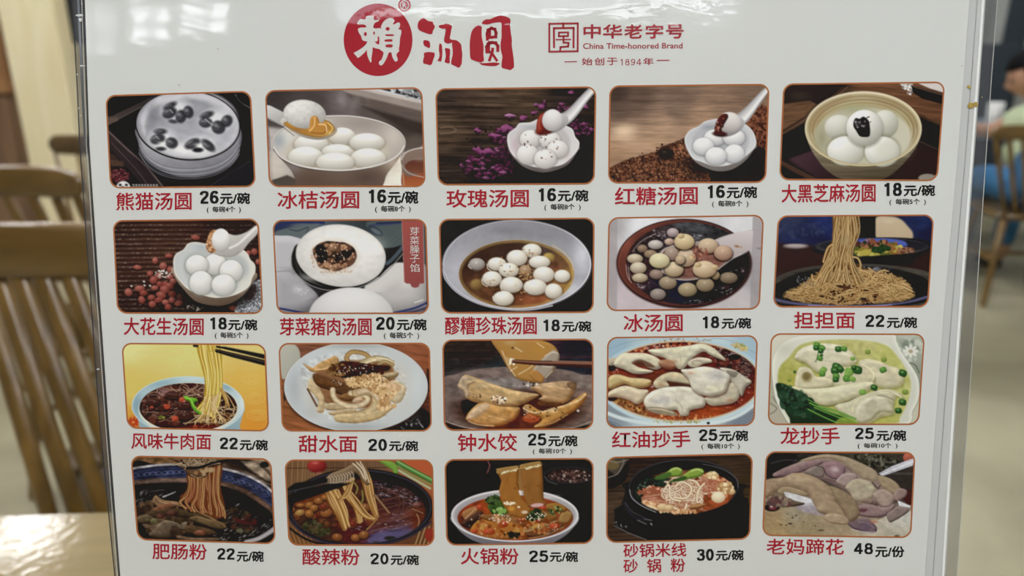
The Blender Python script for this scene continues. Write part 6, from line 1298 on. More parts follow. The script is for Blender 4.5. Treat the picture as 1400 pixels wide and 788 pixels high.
@picture('pork_trotter_picture', (1035, 610), (230, 1066, 788), [(58, 36), (1002, 40), (974, 582), (34, 568)],
         'printed photo of stewed pork trotter held up over pale broth by a white ladle')
def _():
    k = Ink(1066, 640, '3a3230', 20)
    k.grad([(100, 80), (300, 60), (700, 70), (850, 100), (950, 250), (60, 500), (300, 480), (700, 560), (940, 500)], ['1f1b1e', '2c2724', '3a3628', '403a2c', '3c2220', 'a88c5c', '94805c', 'a08a60', 'a8a08c'])
    k.tex(.35, 30, 20, 0, 3); k.dots(130, (760, 100, 160, 40, 10), 4, 12, ['4c4a3a', '2a281e', '6c6854', '1c1a14'], soft=5)
    k.poly([(60, 60), (250, 60), (180, 140), (60, 190)], '1c191d', soft=10); k.line([(90, 110), (170, 90), (250, 92)], 8, '4a434a', soft=8, op=.7)
    k.poly([(800, 170), (1000, 150), (980, 360), (860, 260)], '352c28', soft=8); k.line([(830, 175), (990, 175)], 14, '4c423a', op=.8); k.poly([(930, 300), (985, 280), (980, 370), (940, 360)], '4a1c1c', soft=8)
    k.ball(965, 75, 40, 34, 'd8583c', '8a2818', soft=5)
    # broth
    br = [(30, 440), (120, 410), (260, 385), (420, 440), (600, 500), (760, 470), (860, 430), (980, 420), (980, 590), (30, 590)]
    k.poly(br, 'a8905c', soft=8); k.clip(k.m_poly(br)); k.grad([(80, 480), (250, 420), (300, 540), (500, 550), (800, 480), (920, 440), (850, 570), (120, 560)], ['a8824c', '9c8c6c', '9a8054', 'a88c64', 'c0b49c', 'c4c4b8', 'b4aa90', 'b08c50'], op=.9)
    k.glow(860, 500, 70, 40, 'c4beac', .6); k.dots(14, (280, 470, 180, 50, 0), 3, 7, ['4a3c20', '6a542c'], op=.8); k.ell(210, 493, 14, 5, '3c3420', soft=4); k.ell(405, 535, 18, 5, '5c4824', soft=5); k.tex(.06, 60, 30, 0, 3); k.clip(); k.ell(885, 572, 16, 5, '2a2418')
    k.ell(95, 390, 50, 26, '2a1c20', soft=6); k.ell(100, 392, 24, 14, '8a2c30', soft=6); k.ell(92, 384, 10, 7, 'b0a0a4', soft=4)
    # ladle
    k.poly([(170, 290), (260, 310), (380, 350), (400, 400), (330, 420), (260, 390), (200, 340)], 'c8c8d0', soft=5, c2='b0a8b0', ang=90); k.poly([(250, 380), (400, 390), (420, 440), (300, 420)], 'a090a0', soft=10, op=.8)
    k.poly([(770, 175), (800, 190), (985, 125), (1000, 90), (985, 80), (850, 130)], 'd0d0dc', sm=False, soft=3, c2='b0b0c0', ang=90); k.line([(785, 184), (985, 100)], 6, 'eeeef4', op=.8, soft=4)
    k.poly([(890, 345), (972, 380), (970, 392), (900, 380)], 'd8dce0', sm=False)
    M = dict(puff='6c4c44', pw=30)
    k.poly([(60, 290), (130, 320), (260, 340), (300, 370), (220, 385), (130, 385), (60, 350)], '7a6048', puff='3c2a20', pw=20, soft=5); k.dots(40, (130, 350, 80, 26, 5), 8, 18, ['94785c', '5c3c38', '7c6450', '6a3438'], soft=6)
    # back piece
    k.poly([(100, 190), (150, 150), (260, 105), (340, 70), (440, 54), (560, 70), (650, 105), (740, 150), (780, 190), (860, 220), (900, 260), (950, 290), (930, 330), (860, 350), (700, 380), (540, 280), (400, 220), (250, 200)], 'a8897a', puff='5c4440', pw=40)
    k.poly([(270, 95), (350, 66), (450, 54), (560, 70), (660, 110), (750, 160), (765, 220), (700, 215), (650, 190), (560, 120), (450, 80), (330, 95)], 'b59a72', puff='8a7054', pw=24, soft=8)
    k.poly([(105, 195), (150, 155), (260, 120), (360, 90), (420, 100), (380, 130), (300, 160), (200, 190)], '9c7478', puff='5c3c40', pw=20)
    k.poly([(300, 165), (360, 130), (410, 125), (430, 170), (410, 200), (340, 190)], '948074', puff='5c4a44', pw=18); k.poly([(420, 110), (500, 100), (560, 140), (540, 200), (480, 210), (430, 170)], 'a87880', puff='60404c', pw=22); k.glow(490, 150, 36, 24, 'd0b4b0', .8)
    k.line([(380, 128), (420, 140), (440, 190)], 6, '3c2c2c', op=.8, soft=5); k.line([(440, 210), (520, 230), (560, 210)], 8, '6a3c48', op=.8, soft=6); k.line([(560, 130), (600, 160), (590, 180)], 7, '6c4c44', op=.7, soft=6)
    k.poly([(500, 230), (540, 180), (600, 172), (636, 190), (620, 230), (560, 260)], 'b49890', puff='745450', pw=16)
    k.poly([(560, 260), (620, 210), (700, 220), (750, 270), (740, 320), (680, 350), (620, 345), (590, 300)], 'c0b088', puff='8c7460', pw=24); k.glow(715, 262, 26, 18, 'c8c890', .7)
    k.poly([(770, 190), (850, 210), (905, 262), (890, 310), (850, 300), (790, 260)], 'b09468', puff='7a6048', pw=20, soft=6); k.line([(730, 230), (765, 270), (780, 250)], 8, '4c3430', op=.8, soft=5)
    k.poly([(870, 300), (900, 270), (948, 282), (940, 320), (890, 350), (865, 330)], 'a8867c', puff='6a4a48', pw=14)
    k.poly([(740, 300), (790, 275), (840, 290), (870, 330), (850, 380), (800, 390), (750, 350)], 'b89c88', puff='7c5c54', pw=20); k.poly([(640, 350), (700, 330), (740, 350), (700, 380), (650, 380)], 'a08068', puff='60483c', pw=14)
    k.poly([(640, 380), (720, 370), (800, 390), (870, 370), (860, 410), (800, 450), (720, 455), (650, 440)], 'a88480', puff='5c3c40', pw=22); k.poly([(640, 400), (700, 400), (680, 420), (640, 415)], '6c3440', soft=8)
    k.poly([(820, 440), (850, 410), (900, 380), (965, 405), (930, 440), (880, 470), (840, 484)], '9a8078', puff='54403c', pw=16); k.line([(640, 350), (700, 360), (760, 380)], 5, '5c3434', op=.7, soft=6); k.line([(750, 330), (780, 380), (850, 380)], 5, '6a4a44', op=.7, soft=5)
    # front trotter
    k.poly([(640, 460), (560, 470), (600, 520), (680, 545), (750, 548), (755, 510), (700, 460)], '8c6c74', puff='44303c', pw=18); k.ell(690, 510, 46, 24, '6a5064', soft=8); k.line([(600, 530), (680, 545), (750, 545)], 6, 'c8b4bc', op=.8); k.line([(640, 480), (700, 490), (740, 520)], 4, 'b49ca8', op=.6); k.ell(740, 482, 26, 7, 'c86040', soft=6, op=.8)
    k.poly([(460, 255), (540, 280), (600, 320), (640, 380), (650, 440), (600, 480), (560, 440), (510, 360), (440, 300)], 'a4865c', puff='6c5038', pw=30)
    k.poly([(50, 230), (80, 210), (160, 200), (230, 172), (320, 180), (400, 215), (470, 270), (500, 340), (540, 390), (580, 460), (575, 495), (530, 500), (470, 485), (425, 465), (440, 440), (390, 420), (360, 370), (320, 310), (240, 280), (170, 270), (130, 290), (60, 320)], 'b8976c', puff='7c5c40', pw=44)
    k.poly([(430, 440), (480, 430), (540, 440), (578, 470), (570, 498), (500, 495), (440, 480)], 'c0a078', puff='8a6844', pw=16); k.glow(260, 215, 90, 20, 'c8a87c', .6); k.glow(430, 330, 40, 50, 'b4946c', .5); k.glow(400, 390, 30, 20, 'c8aa80', .6)
    k.poly([(130, 290), (160, 262), (230, 265), (320, 300), (300, 320), (200, 300), (160, 310)], 'b09468', puff='7a5c3c', pw=14); k.poly([(172, 292), (260, 310), (345, 345), (330, 362), (250, 350), (200, 325)], 'd0d0d4', soft=4)
    k.line([(490, 340), (540, 400), (560, 440)], 8, '6c5038', op=.7, soft=8); k.line([(470, 265), (490, 320)], 8, '7c6044', op=.5, soft=8)
    k.poly([(60, 220), (130, 215), (200, 230), (150, 260), (70, 270)], 'a07c5c', op=.5, soft=20)
    k.tex(.12, 26, 16, 20, 9); k.soft(1); return k
# ================================================================ the room
def slab(name, x0, x1, y0, y1, z0, z1, mat, kind='structure'):
    return tag(boxobj(name, x0, x1, y0, y1, z0, z1, mat), kind=kind)
RX0, RX1, RY0, RY1, RH = -4.2, 4.2, -3.0, 6.2, 3.2
slab('floor', RX0-.1, RX1+.1, RY0-.1, RY1+.1, -.1, 0, M['floor'])
slab('ceiling', RX0-.1, RX1+.1, RY0-.1, RY1+.1, RH, RH+.1, M['ceiling'])
slab('wall_left', RX0-.1, RX0, RY0, RY1, 0, RH, M['backwall'])
slab('wall_right', RX1, RX1+.1, RY0, RY1, 0, RH, M['plaster'])
slab('wall_far', RX0, RX1, RY1, RY1+.1, 0, RH, M['plaster'])
# the wall behind the camera, with a row of high windows in it
zc = 2.60
bm = bmesh.new()
holes = [(-2.16, -1.92, 2.52, 2.78), (-1.86, -1.64, 2.60, 2.80), (-1.62, -1.35, 2.64, 2.84), (-.84, 1.25, 2.72, 3.08)]
box(bm, RX0, RX1, RY0-.1, RY0, 0, 2.5); box(bm, RX0, RX1, RY0-.1, RY0, 3.12, RH)
xs = RX0
for x0, x1, z0, z1 in holes:
    box(bm, xs, x0, RY0-.1, RY0, 2.5, 3.12)
    if z0 > 2.5: box(bm, x0, x1, RY0-.1, RY0, 2.5, z0)
    box(bm, x0, x1, RY0-.1, RY0, z1, 3.12); xs = x1
box(bm, xs, RX1, RY0-.1, RY0, 2.5, 3.12)
tag(link('wall_back', mesh('wall_back', bm), M['backwall']), kind='structure')
gs = glowing('daylit_pane', 'f4f8ff', WINDOW_LIGHT['small']); gd = glowing('shaded_pane', 'f4f8ff', 1.6); gb = glowing('daylit_frosted_pane', 'e6f2ff', WINDOW_LIGHT['big'])
for i, (x0, x1, z0, z1) in enumerate(holes):
    nx, nz = (2, 2) if i < 3 else (4, 1)
    w = tag(empty('window_%d' % (i+1), (x0, RY0, z0)), kind='structure')
    fb = bmesh.new(); f = .012
    box(fb, 0, x1-x0, -.06, -.01, 0, f); box(fb, 0, x1-x0, -.06, -.01, z1-z0-f, z1-z0)
    for k in range(nx+1): box(fb, k*(x1-x0-f)/nx, k*(x1-x0-f)/nx+f, -.06, -.01, 0, z1-z0)
    for k in range(1, nz): box(fb, 0, x1-x0, -.06, -.01, k*(z1-z0)/nz-f/2, k*(z1-z0)/nz+f/2)
    link('window_frame', mesh('window_frame', fb), M['white_metal'], w)
    for a in range(nx):
        for b_ in range(nz):
            pw, ph = (x1-x0)/nx, (z1-z0)/nz
            boxobj('pane', a*pw+f, (a+1)*pw-f, -.05, -.044, b_*ph+f, (b_+1)*ph-f, (gd, gs, gs, gb)[i], w)
for (x, y, sx, sy, k) in PANELS:
    l = tag(empty('added_ceiling_light', (x, y, RH)), 'square white ceiling panel light, added out of view', 'light', 'panel lights set in the ceiling')
    fb = bmesh.new()
    for a in ((-sx/2-.02, sx/2+.02, -sy/2-.02, -sy/2), (-sx/2-.02, sx/2+.02, sy/2, sy/2+.02), (-sx/2-.02, -sx/2, -sy/2, sy/2), (sx/2, sx/2+.02, -sy/2, sy/2)):
        box(fb, a[0], a[1], a[2], a[3], -.03, 0)
    link('light_frame', mesh('light_frame', fb), M['white_metal'], l)
    boxobj('diffuser', -sx/2, sx/2, -sy/2, sy/2, -.02, -.005, glowing('diffuser', 'f8f9fb', LAMP*k), l)
tl = tag(empty('added_glare_tube', (.25, RY0+.16, 2.70)), 'slim white tube added for the glare under the wide high window', 'light')  # unseen tube, added for the bright broken edge of the glare
tl.rotation_euler = (0, math.radians(-2.2), 0)
bm = bmesh.new(); rod(bm, (-.85, 0, 0), (.95, 0, 0), .011, n=10); link('tube', mesh('tube', bm, True), glowing('tube_glow', 'f2fbff', WINDOW_LIGHT['tube']), tl)
boxobj('batten', -.9, 1.0, -.16, .012, .012, .035, M['white_metal'], tl)

# far wall pieces in view: brown slatted panelling, pale wood pillar, taupe curtain, dark screen
def ray(px, py):
    d = Vector(((px-700)/F_PX, 0, 0)); v = (394-py)/F_PX
    return Vector((d.x, math.cos(PITCH)+v*math.sin(PITCH), -math.sin(PITCH)+v*math.cos(PITCH)))
def at_y(px, py, y):
    d = ray(px, py); return Vector(EYE)+d*(y/d.y)
def at_z(px, py, z):
    d = ray(px, py); return Vector(EYE)+d*((z-EYE[2])/d.z)

YP = 3.9
M['umber'] = mottled('umber_panel_wood', '755a44', '8a6c52', (20, 20, 2), .5)
a, b = at_y(4, 10, YP), at_y(30, 215, YP); c = at_y(88, 100, YP)
xl = at_y(17, 110, YP).x; xr = at_y(88, 100, YP).x
PIL = tag(empty('wood_pillar', ((xl+xr)/2, YP, 0)), 'tall pale figured wood pillar behind the chairs', 'pillar')
w = (xr-xl)/2
boxobj('pillar_panel', -w, w, 0, .35, 0, RH, M['pale_wood'], PIL, .004)
boxobj('plinth', -w-.01, w+.01, -.01, .36, 0, .1, M['brown_panel'], PIL, .003)
scr = tag(empty('wood_screen', (xl-.95, YP+.25, 0)), 'brown wooden screen of close upright boards left of the pale pillar', 'screen')
for i in range(17):
    boxobj('board', i*.056, i*.056+.05, 0, .03, 1.02, 2.9, M['brown_panel'], scr, .004)
for i in range(9):
    boxobj('panel', i*.106, i*.106+.1, .01, .03, .08, .96, M['umber'], scr, .004)
boxobj('cross_rail', 0, .96, -.015, .045, .96, 1.02, M['brown_panel'], scr, .004)
boxobj('top_rail', 0, .96, -.015, .045, 2.9, 2.98, M['brown_panel'], scr, .004); boxobj('bottom_rail', 0, .96, -.015, .045, 0, .08, M['dark_wood'], scr, .004)
# curtain with folds
cu0 = xr+.0; bm = bmesh.new(); nn = 60
vs = [[bm.verts.new((cu0+i*.42/nn, YP+.22+.025*math.sin(i*.9)+.012*math.sin(i*.37), z)) for i in range(nn+1)] for z in (.03, 1.5, RH-.05)]
for r0, r1 in zip(vs, vs[1:]):
    for i in range(nn): bm.faces.new((r0[i], r0[i+1], r1[i+1], r1[i]))
cm = link('curtain', mesh('curtain', bm, True), M['taupe']); sm = cm.modifiers.new('thick', 'SOLIDIFY'); sm.thickness = .004
tag(cm, 'taupe curtain hanging beside the pale wood pillar', 'curtain')
p = at_y(108, 10, 3.6); bm = bmesh.new(); box(bm, p.x-.05, p.x+.02, 3.58, 3.62, at_y(104, 60, 3.6).z, 2.3, .01)
tag(link('wall_speaker', mesh('wall_speaker', bm), M['black']), 'black upright box high beside the taupe curtain', 'speaker')

# ================================================================ chairs
def chair(name, label, H=.95, rail_h=.085, n=7, skew=0.0, recl=.12, wt=.46, wb=.34, sw=.021, legs=True, group=None, rail_t=.012, ws=None):
    """wooden spindle-back chair, its front towards -y; skew shifts the rail sideways"""
    t = empty(name); tag(t, label, 'chair', group)
    bm = bmesh.new()
    sh = .45
    ring = []
    for i in range(28):
        a = i/28*2*math.pi; cx, cy = math.cos(a), math.sin(a)
        ring.append((math.copysign(abs(cx)**.55, cx)*.215*(1+.05*-cy), math.copysign(abs(cy)**.6, cy)*.2-.2))
    lo = [bm.verts.new((x*.93, -.2+(y+.2)*.93, sh-.03)) for x, y in ring]; mi = [bm.verts.new((x, y, sh-.012)) for x, y in ring]
    hi = [bm.verts.new((x*.985, -.2+(y+.2)*.985, sh)) for x, y in ring]; inn = [bm.verts.new((x*.6, -.2+(y+.2)*.6, sh-.008)) for x, y in ring]
    for p, q in ((lo, mi), (mi, hi), (hi, inn)):
        for i in range(28): bm.faces.new((p[i], p[(i+1) % 28], q[(i+1) % 28], q[i]))
    bm.faces.new(inn); bm.faces.new(lo[::-1])
    link('seat', mesh('seat', bm, True), M['wood_rail'], t)
    if legs:
        for sx in (-1, 1):
            for y0, y1 in ((-.06, .02), (-.33, -.4)):
                bm = bmesh.new(); rod(bm, (sx*.15, y0, sh-.02), (sx*.2, y1, 0), .018, .013); link('leg', mesh('leg', bm, True), M['wood'], t)
        for sx in (-1, 1):
            bm = bmesh.new(); rod(bm, (sx*.178, -.02, .22), (sx*.178, -.365, .22), .010); link('stretcher', mesh('stretcher', bm, True), M['wood'], t)
        bm = bmesh.new(); rod(bm, (-.178, -.19, .22), (.178, -.19, .22), .010); link('stretcher', mesh('stretcher', bm, True), M['wood_rail'], t)
    # curved top rail with rounded ends
    bm = bmesh.new(); K = 24; prof = []
    for k in range(K+1):
        u = k/K*2-1; x = skew+u*wt/2; y = recl-.045*(1-u*u)+.045; e = (1-abs(u)**6)**.5 if abs(u) < 1 else 0
        h = rail_h*(.35+.65*max(e, .0)); zc = H-rail_h/2
        ringv = []
        for j in range(12):
            a = j/12*2*math.pi; cy, cz = math.cos(a), math.sin(a)
            ringv.append(bm.verts.new((x, y+math.copysign(abs(cy)**.7, cy)*rail_t, zc+math.copysign(abs(cz)**.45, cz)*h/2+.004*(1-u*u))))
        prof.append(ringv)
    for p, q in zip(prof, prof[1:]):
        for j in range(12): bm.faces.new((p[j], p[(j+1) % 12], q[(j+1) % 12], q[j]))
    bm.faces.new(prof[0]); bm.faces.new(prof[-1][::-1])
    link('top_rail', mesh('top_rail', bm, True), M['wood_rail'], t)
    for i in range(n):
        u = (i/(n-1)*2-1)*.88; y1 = recl-.045*(1-u*u)+.045
        bm = bmesh.new(); rod(bm, (u*wb/2, -.025-.02*u*u, sh-.01), (skew+u*(ws or wt)/2, y1, H-rail_h+.012), sw*.5, sw*.5, flat=.55, side=(0, 1, 0))
        link('slat', mesh('slat', bm, True), M['wood'], t)
    return t
def copy_tree(o, parent=None):
    c = o.copy(); C.objects.link(c)
    if parent is not None: c.parent = parent
    for ch in [x for x in bpy.data.objects if x.parent == o]: copy_tree(ch, c)
    return c
# nearest chair, facing the table (its slats lean as they rise)
c1 = chair('spindle_chair', 'large honey wood spindle-back chair just beyond the table', H=.95, rail_h=.10, n=8, skew=-.155, recl=.10, wt=.54, wb=.36, ws=.36, sw=.034, rail_t=.016)
c1.location = (-.63, 1.12, 0)
c2 = chair('spindle_chair', 'honey wood spindle-back chair behind the large near chair, in front of the pillar', H=.95, rail_h=.078, n=7, skew=.08, recl=.03, wt=.44, wb=.34, sw=.028, rail_t=.014)
c2.location = (-1.165, 1.84, 0); c2.rotation_euler = (0, 0, math.pi+math.radians(0))
c3 = chair('spindle_chair', 'small dark-railed wooden chair farthest back, beside the curtain', H=.88, rail_h=.08, n=4, skew=-.06, recl=.06, wt=.36, wb=.26, sw=.02)
for ch in c3.children:
    if ch.name.startswith('top_rail'): ch.data.materials[0] = M['dark_wood']
p = at_y(112, 195, 2.95); c3.location = (p.x+.08, 2.9, 0)
p = at_y(1400, 300, 3.4)
c4 = chair('spindle_chair', 'honey wood spindle-back chair on the right with a person sitting in it', H=.875, rail_h=.07, n=8, skew=.11, recl=.06, wt=.5, wb=.36, sw=.022)
c4.location = (p.x+.10, 3.40, 0); c4.rotation_euler = (0, 0, math.pi+math.radians(-8))

# dark pedestal on a round base between the chairs
t2 = tag(empty('pedestal_stand', (-1.04, 1.585, 0)), 'dark pedestal on a round grey iron base between the two left chairs', 'stand')
bm = bmesh.new(); lathe(bm, [(.2, 0), (.2, .006), (.18, .014), (.10, .022), (.09, .03)]); link('base', mesh('base', bm, True), M['steel'], t2)
bm = bmesh.new(); lathe(bm, [(.06, .02), (.05, .10), (.05, .27)], n=24); link('column', mesh('column', bm, True), M['dark_wood'], t2)
bm = bmesh.new(); lathe(bm, [(.05, .265), (.06, .27), (.06, .285), (.05, .29)], n=24); link('cap', mesh('cap', bm, True), M['dark_wood'], t2)

# the table in front
e0, e1 = at_z(0, 708, .75), at_z(165, 703, .75)
T = tag(empty('dining_table', (-.36, .3, 0)), 'glossy honey wood dining table under the menu', 'table')
T.rotation_euler = (0, 0, math.atan2(e1.y-e0.y, e1.x-e0.x))
fy = e0.lerp(e1, .5).y-.3
boxobj('table_top', -.68, .62, -.62, fy+.012, .72, .75, M['table'], T, .003)
boxobj('apron', -.56, .5, -.5, fy-.06, .66, .72, M['wood_rail'], T, .003)
bm = bmesh.new(); lathe(bm, [(.03, .012), (.03, .66)], n=20); link('pole', mesh('pole', bm, True), M['steel'], T)
bm = bmesh.new(); lathe(bm, [(.24, 0), (.24, .008), (.2, .02), (.06, .03)]); link('base', mesh('base', bm, True), M['steel'], T)

# right background: dark screen, blue-grey table
a, b = at_y(1335, 60, 5.6), at_y(1381, 122, 5.6)
sc = tag(empty('dark_partition', (a.x-.9, 5.6, 0)), 'dark blue-grey low partition by the far wall', 'partition')
boxobj('partition_panel', 0, b.x-a.x+.9, 0, .05, .12, a.z, M['navy'], sc, .006); boxobj('foot_rail', 0, b.x-a.x+.9, -.02, .07, 0, .12, M['black'], sc, .004)
pp = at_y(1404, 20, 6.1)
tag(slab('trim_1', pp.x-.09, pp.x+.05, RY1-.08, RY1, 0, RH, M['navy'], None), kind='structure')
tag(slab('trim_2', pp.x-.33, pp.x-.22, RY1-.03, RY1, 0, RH, mottled('light_grey_trim', '9c9e9a', '8e908c', (3, 3, 3), .7), None), kind='structure')
ta = at_y(1360, 150, 4.3)
t3 = tag(empty('blue_grey_table', (ta.x+.25, 4.43, 0)), 'blue-grey topped table in front of the seated person', 'table')
boxobj('table_top', -.75, .6, -.35, .45, .72, .75, M['greyblue'], t3, .005)
for sx in (-.68, .52):
    for sy in (-.28, .38): boxobj('leg', sx, sx+.04, sy, sy+.04, 0, .72, M['black'], t3, .003)
# ================================================================ the seated person on the right
def skinned(name, verts, edges, radii, mat, parent, sub=2):
    me = bpy.data.meshes.new(name); me.from_pydata(verts, edges, [])
    o = link(name, me, mat, parent)
    m = o.modifiers.new('skin', 'SKIN'); m.use_smooth_shade = True
    for v, r in zip(me.skin_vertices[0].data, radii): v.radius = (r, r) if not isinstance(r, tuple) else r
    me.skin_vertices[0].data[0].use_root = True
    s = o.modifiers.new('sub', 'SUBSURF'); s.levels = s.render_levels = sub
    return o
hp = at_y(1410, 104, 3.66)
PS = tag(empty('person', (hp.x+.13, 3.62, 0)), 'seated person with dark hair, mint top and blue overalls, arms on the table', 'person', kind=None)
skin = plain('skin', 'b98d74', .55); mint = mottled('mint_cotton', 'b9c6a2', 'c9d4b2', (20, 20, 20), .85); blue = mottled('blue_denim', '2c5f8a', '3a76a4', (16, 16, 16), .85); hairm = mottled('dark_hair', '070709', '121216', (60, 60, 10), .85, spec=.15)
hz = hp.z
# body: pelvis, spine, neck, arms to the wrists, legs to the feet
V = [(0, -.10, .55), (0, -.06, .72), (0, 0, .86), (-.06, .03, hz-.15), (-.11, .04, hz-.07),
     (-.16, .0, hz-.19), (-.19, .14, .80), (-.17, .42, .79), (.16, 0, hz-.19), (.23, .14, .80), (.12, .40, .79),
     (-.10, -.08, .54), (-.12, .32, .53), (-.12, .36, .09), (-.12, .50, .05), (.10, -.08, .54), (.12, .32, .53), (.12, .36, .09), (.12, .50, .05)]
E = [(0, 1), (1, 2), (2, 3), (3, 4), (2, 5), (5, 6), (6, 7), (2, 8), (8, 9), (9, 10), (0, 11), (11, 12), (12, 13), (13, 14), (0, 15), (15, 16), (16, 17), (17, 18)]
RD = [.12, .115, .12, .055, .05, .055, .04, .026, .055, .04, .026, .085, .062, .04, .036, .085, .062, .04, .036]
skinned('body', V, E, RD, skin, PS)
skinned('shirt', [(0, -.08, .66), (0, -.03, .80), (0, .01, hz-.21), (-.15, 0, hz-.2), (-.185, .10, .84), (.15, 0, hz-.2), (.225, .10, .84)],
        [(0, 1), (1, 2), (2, 3), (3, 4), (2, 5), (5, 6)], [(.17, .135), (.165, .135), (.12, .10), .078, .062, .078, .062], mint, PS)
skinned('overalls', [(0, -.11, .56), (0, -.08, .70), (0, -.05, .78), (-.11, -.06, .55), (-.12, .32, .545), (-.12, .36, .14), (.11, -.06, .55), (.12, .32, .545), (.12, .36, .14)],
        [(0, 1), (1, 2), (0, 3), (3, 4), (4, 5), (0, 6), (6, 7), (7, 8)], [(.19, .14), (.19, .145), (.18, .142), .10, .078, .055, .10, .078, .055], blue, PS)
for sx in (-1, 1):
    skinned('shoe', [(sx*.12, .34, .05), (sx*.12, .42, .045), (sx*.12, .55, .035)], [(0, 1), (1, 2)], [.045, .045, .035], M['black'], PS)
# head, turned to the left and down
bm = bmesh.new(); bmesh.ops.create_uvsphere(bm, u_segments=32, v_segments=24, radius=1)
for v in bm.verts:                        # face towards +y in its own frame
    x, y, z = v.co
    w = .078*(1-.18*max(0, -z)); jaw = 1-.22*max(0, -z-.2)
    Y = y*.098*(1 if y < 0 else .92)
    nose = math.exp(-((x/.16)**2+((z+.1)/.17)**2))*.022 if y > .3 else 0
    eye = -.008*(math.exp(-(((abs(x)-.38)/.17)**2+((z-.06)/.12)**2))) if y > .3 else 0
    mouth = .004*math.exp(-((x/.3)**2+((z+.45)/.1)**2)) if y > .2 else 0
    v.co = Vector((x*w*jaw, Y*jaw+nose+eye+mouth, z*.115))
hd = link('head', mesh('head', bm, True), skin, PS)
hd.location = (-.13, .05, hz); hd.rotation_euler = (math.radians(-24), 0, math.radians(72))
for sx in (-1, 1):
    bm = bmesh.new(); bmesh.ops.create_uvsphere(bm, u_segments=14, v_segments=10, radius=1)
    for v in bm.verts: v.co = Vector((v.co.x*.008+sx*.077, v.co.y*.018-.005, v.co.z*.03-.005))
    e = link('ear', mesh('ear', bm, True), skin, hd)
    bm = bmesh.new(); bmesh.ops.create_uvsphere(bm, u_segments=12, v_segments=8, radius=.0085)
    for v in bm.verts: v.co += Vector((sx*.029, .082, .008))
    link('eye', mesh('eye', bm, True), M['black'], hd)
bm = bmesh.new(); bmesh.ops.create_uvsphere(bm, u_segments=10, v_segments=6, radius=1)
for v in bm.verts: v.co = Vector((v.co.x*.022, v.co.y*.004+.083, v.co.z*.005-.052))
link('mouth', mesh('mouth', bm, True), plain('lips', '8f5a50', .5), hd)
bm = bmesh.new(); bmesh.ops.create_uvsphere(bm, u_segments=32, v_segments=22, radius=1)
rn = random.Random(3)
for v in list(bm.verts):
    x, y, z = v.co
    k = 1+rn.uniform(-.015, .02)
    v.co = Vector((x*.089*k, y*.107*k-.008, z*.126*k+.006))
bmesh.ops.delete(bm, geom=[f for f in bm.faces if f.calc_center_median().y > .035 and f.calc_center_median().z < .052 or f.calc_center_median().z < -.075], context='FACES')
hr = link('hair', mesh('hair', bm, True), hairm, hd); q = hr.modifiers.new('thick', 'SOLIDIFY'); q.thickness = .012
# hands resting on the table top, five fingers each
for sx, wx, wy in ((-1, -.17, .42), (1, .12, .40)):
    w0 = Vector((wx, wy, .785)); d = Vector((-sx*.3, 1, 0)).normalized(); s = Vector((d.y, -d.x, 0))
    skinned('hand', [w0, w0+d*.045+Vector((0, 0, -.004)), w0+d*.085+Vector((0, 0, -.008))], [(0, 1), (1, 2)], [(.02, .015), (.036, .014), (.034, .012)], skin, PS)
    for k, (off, ln) in enumerate(((-.028, .062), (-.010, .073), (.009, .068), (.026, .052))):
        b = w0+d*.075+s*off+Vector((0, 0, -.006))
        skinned('finger', [b, b+d*ln*.45+Vector((0, 0, .004)), b+d*ln*.8+Vector((0, 0, -.004)), b+d*ln+Vector((0, 0, -.012))], [(0, 1), (1, 2), (2, 3)], [.009, .0085, .008, .0065], skin, PS, 1)
    b = w0+d*.03+s*sx*-.022
    skinned('thumb', [b, b+d*.03+s*sx*-.02, b+d*.055+s*sx*-.024], [(0, 1), (1, 2)], [.011, .0095, .0075], skin, PS, 1)
# a white cup and a brown bowl on that table
cx = at_y(1364, 140, 4.22)
bm = bmesh.new(); lathe(bm, [(.03, .75), (.038, .76), (.042, .90), (.040, .90), (.034, .765)], 0, 0, 24)
o = link('cup', mesh('cup', bm, True), M['white_metal']); o.location = (cx.x+.015, 4.25, 0); tag(o, 'tall white cup on the blue-grey table in the background', 'cup')
# ================================================================ the laminated menu
# sheet frame: x across, y up the sheet, z out of its face towards the reader
_ux = Vector((1, -.0086, .0107)).normalized(); _uy = Vector((.0094, .9915, .1297)); _uy = (_uy-_ux*_uy.dot(_ux)).normalized(); _n = _ux.cross(_uy)
def room_dir(v): return Vector((v.x, -v.y*math.sin(PITCH)+v.z*math.cos(PITCH), -v.y*math.cos(PITCH)-v.z*math.sin(PITCH)))
MX, MY, MZ = room_dir(_ux), -room_dir(_uy), -room_dir(_n)
MO = Vector(EYE)+room_dir(Vector((0, 0, DIST)))
MENU = empty('laminated_menu'); MENU.matrix_world = Matrix(((MX.x, MY.x, MZ.x, MO.x), (MX.y, MY.y, MZ.y, MO.y), (MX.z, MY.z, MZ.z, MO.z), (0, 0, 0, 1)))
tag(MENU, 'laminated white menu sheet with twenty dish photos and red and black lettering', 'menu')
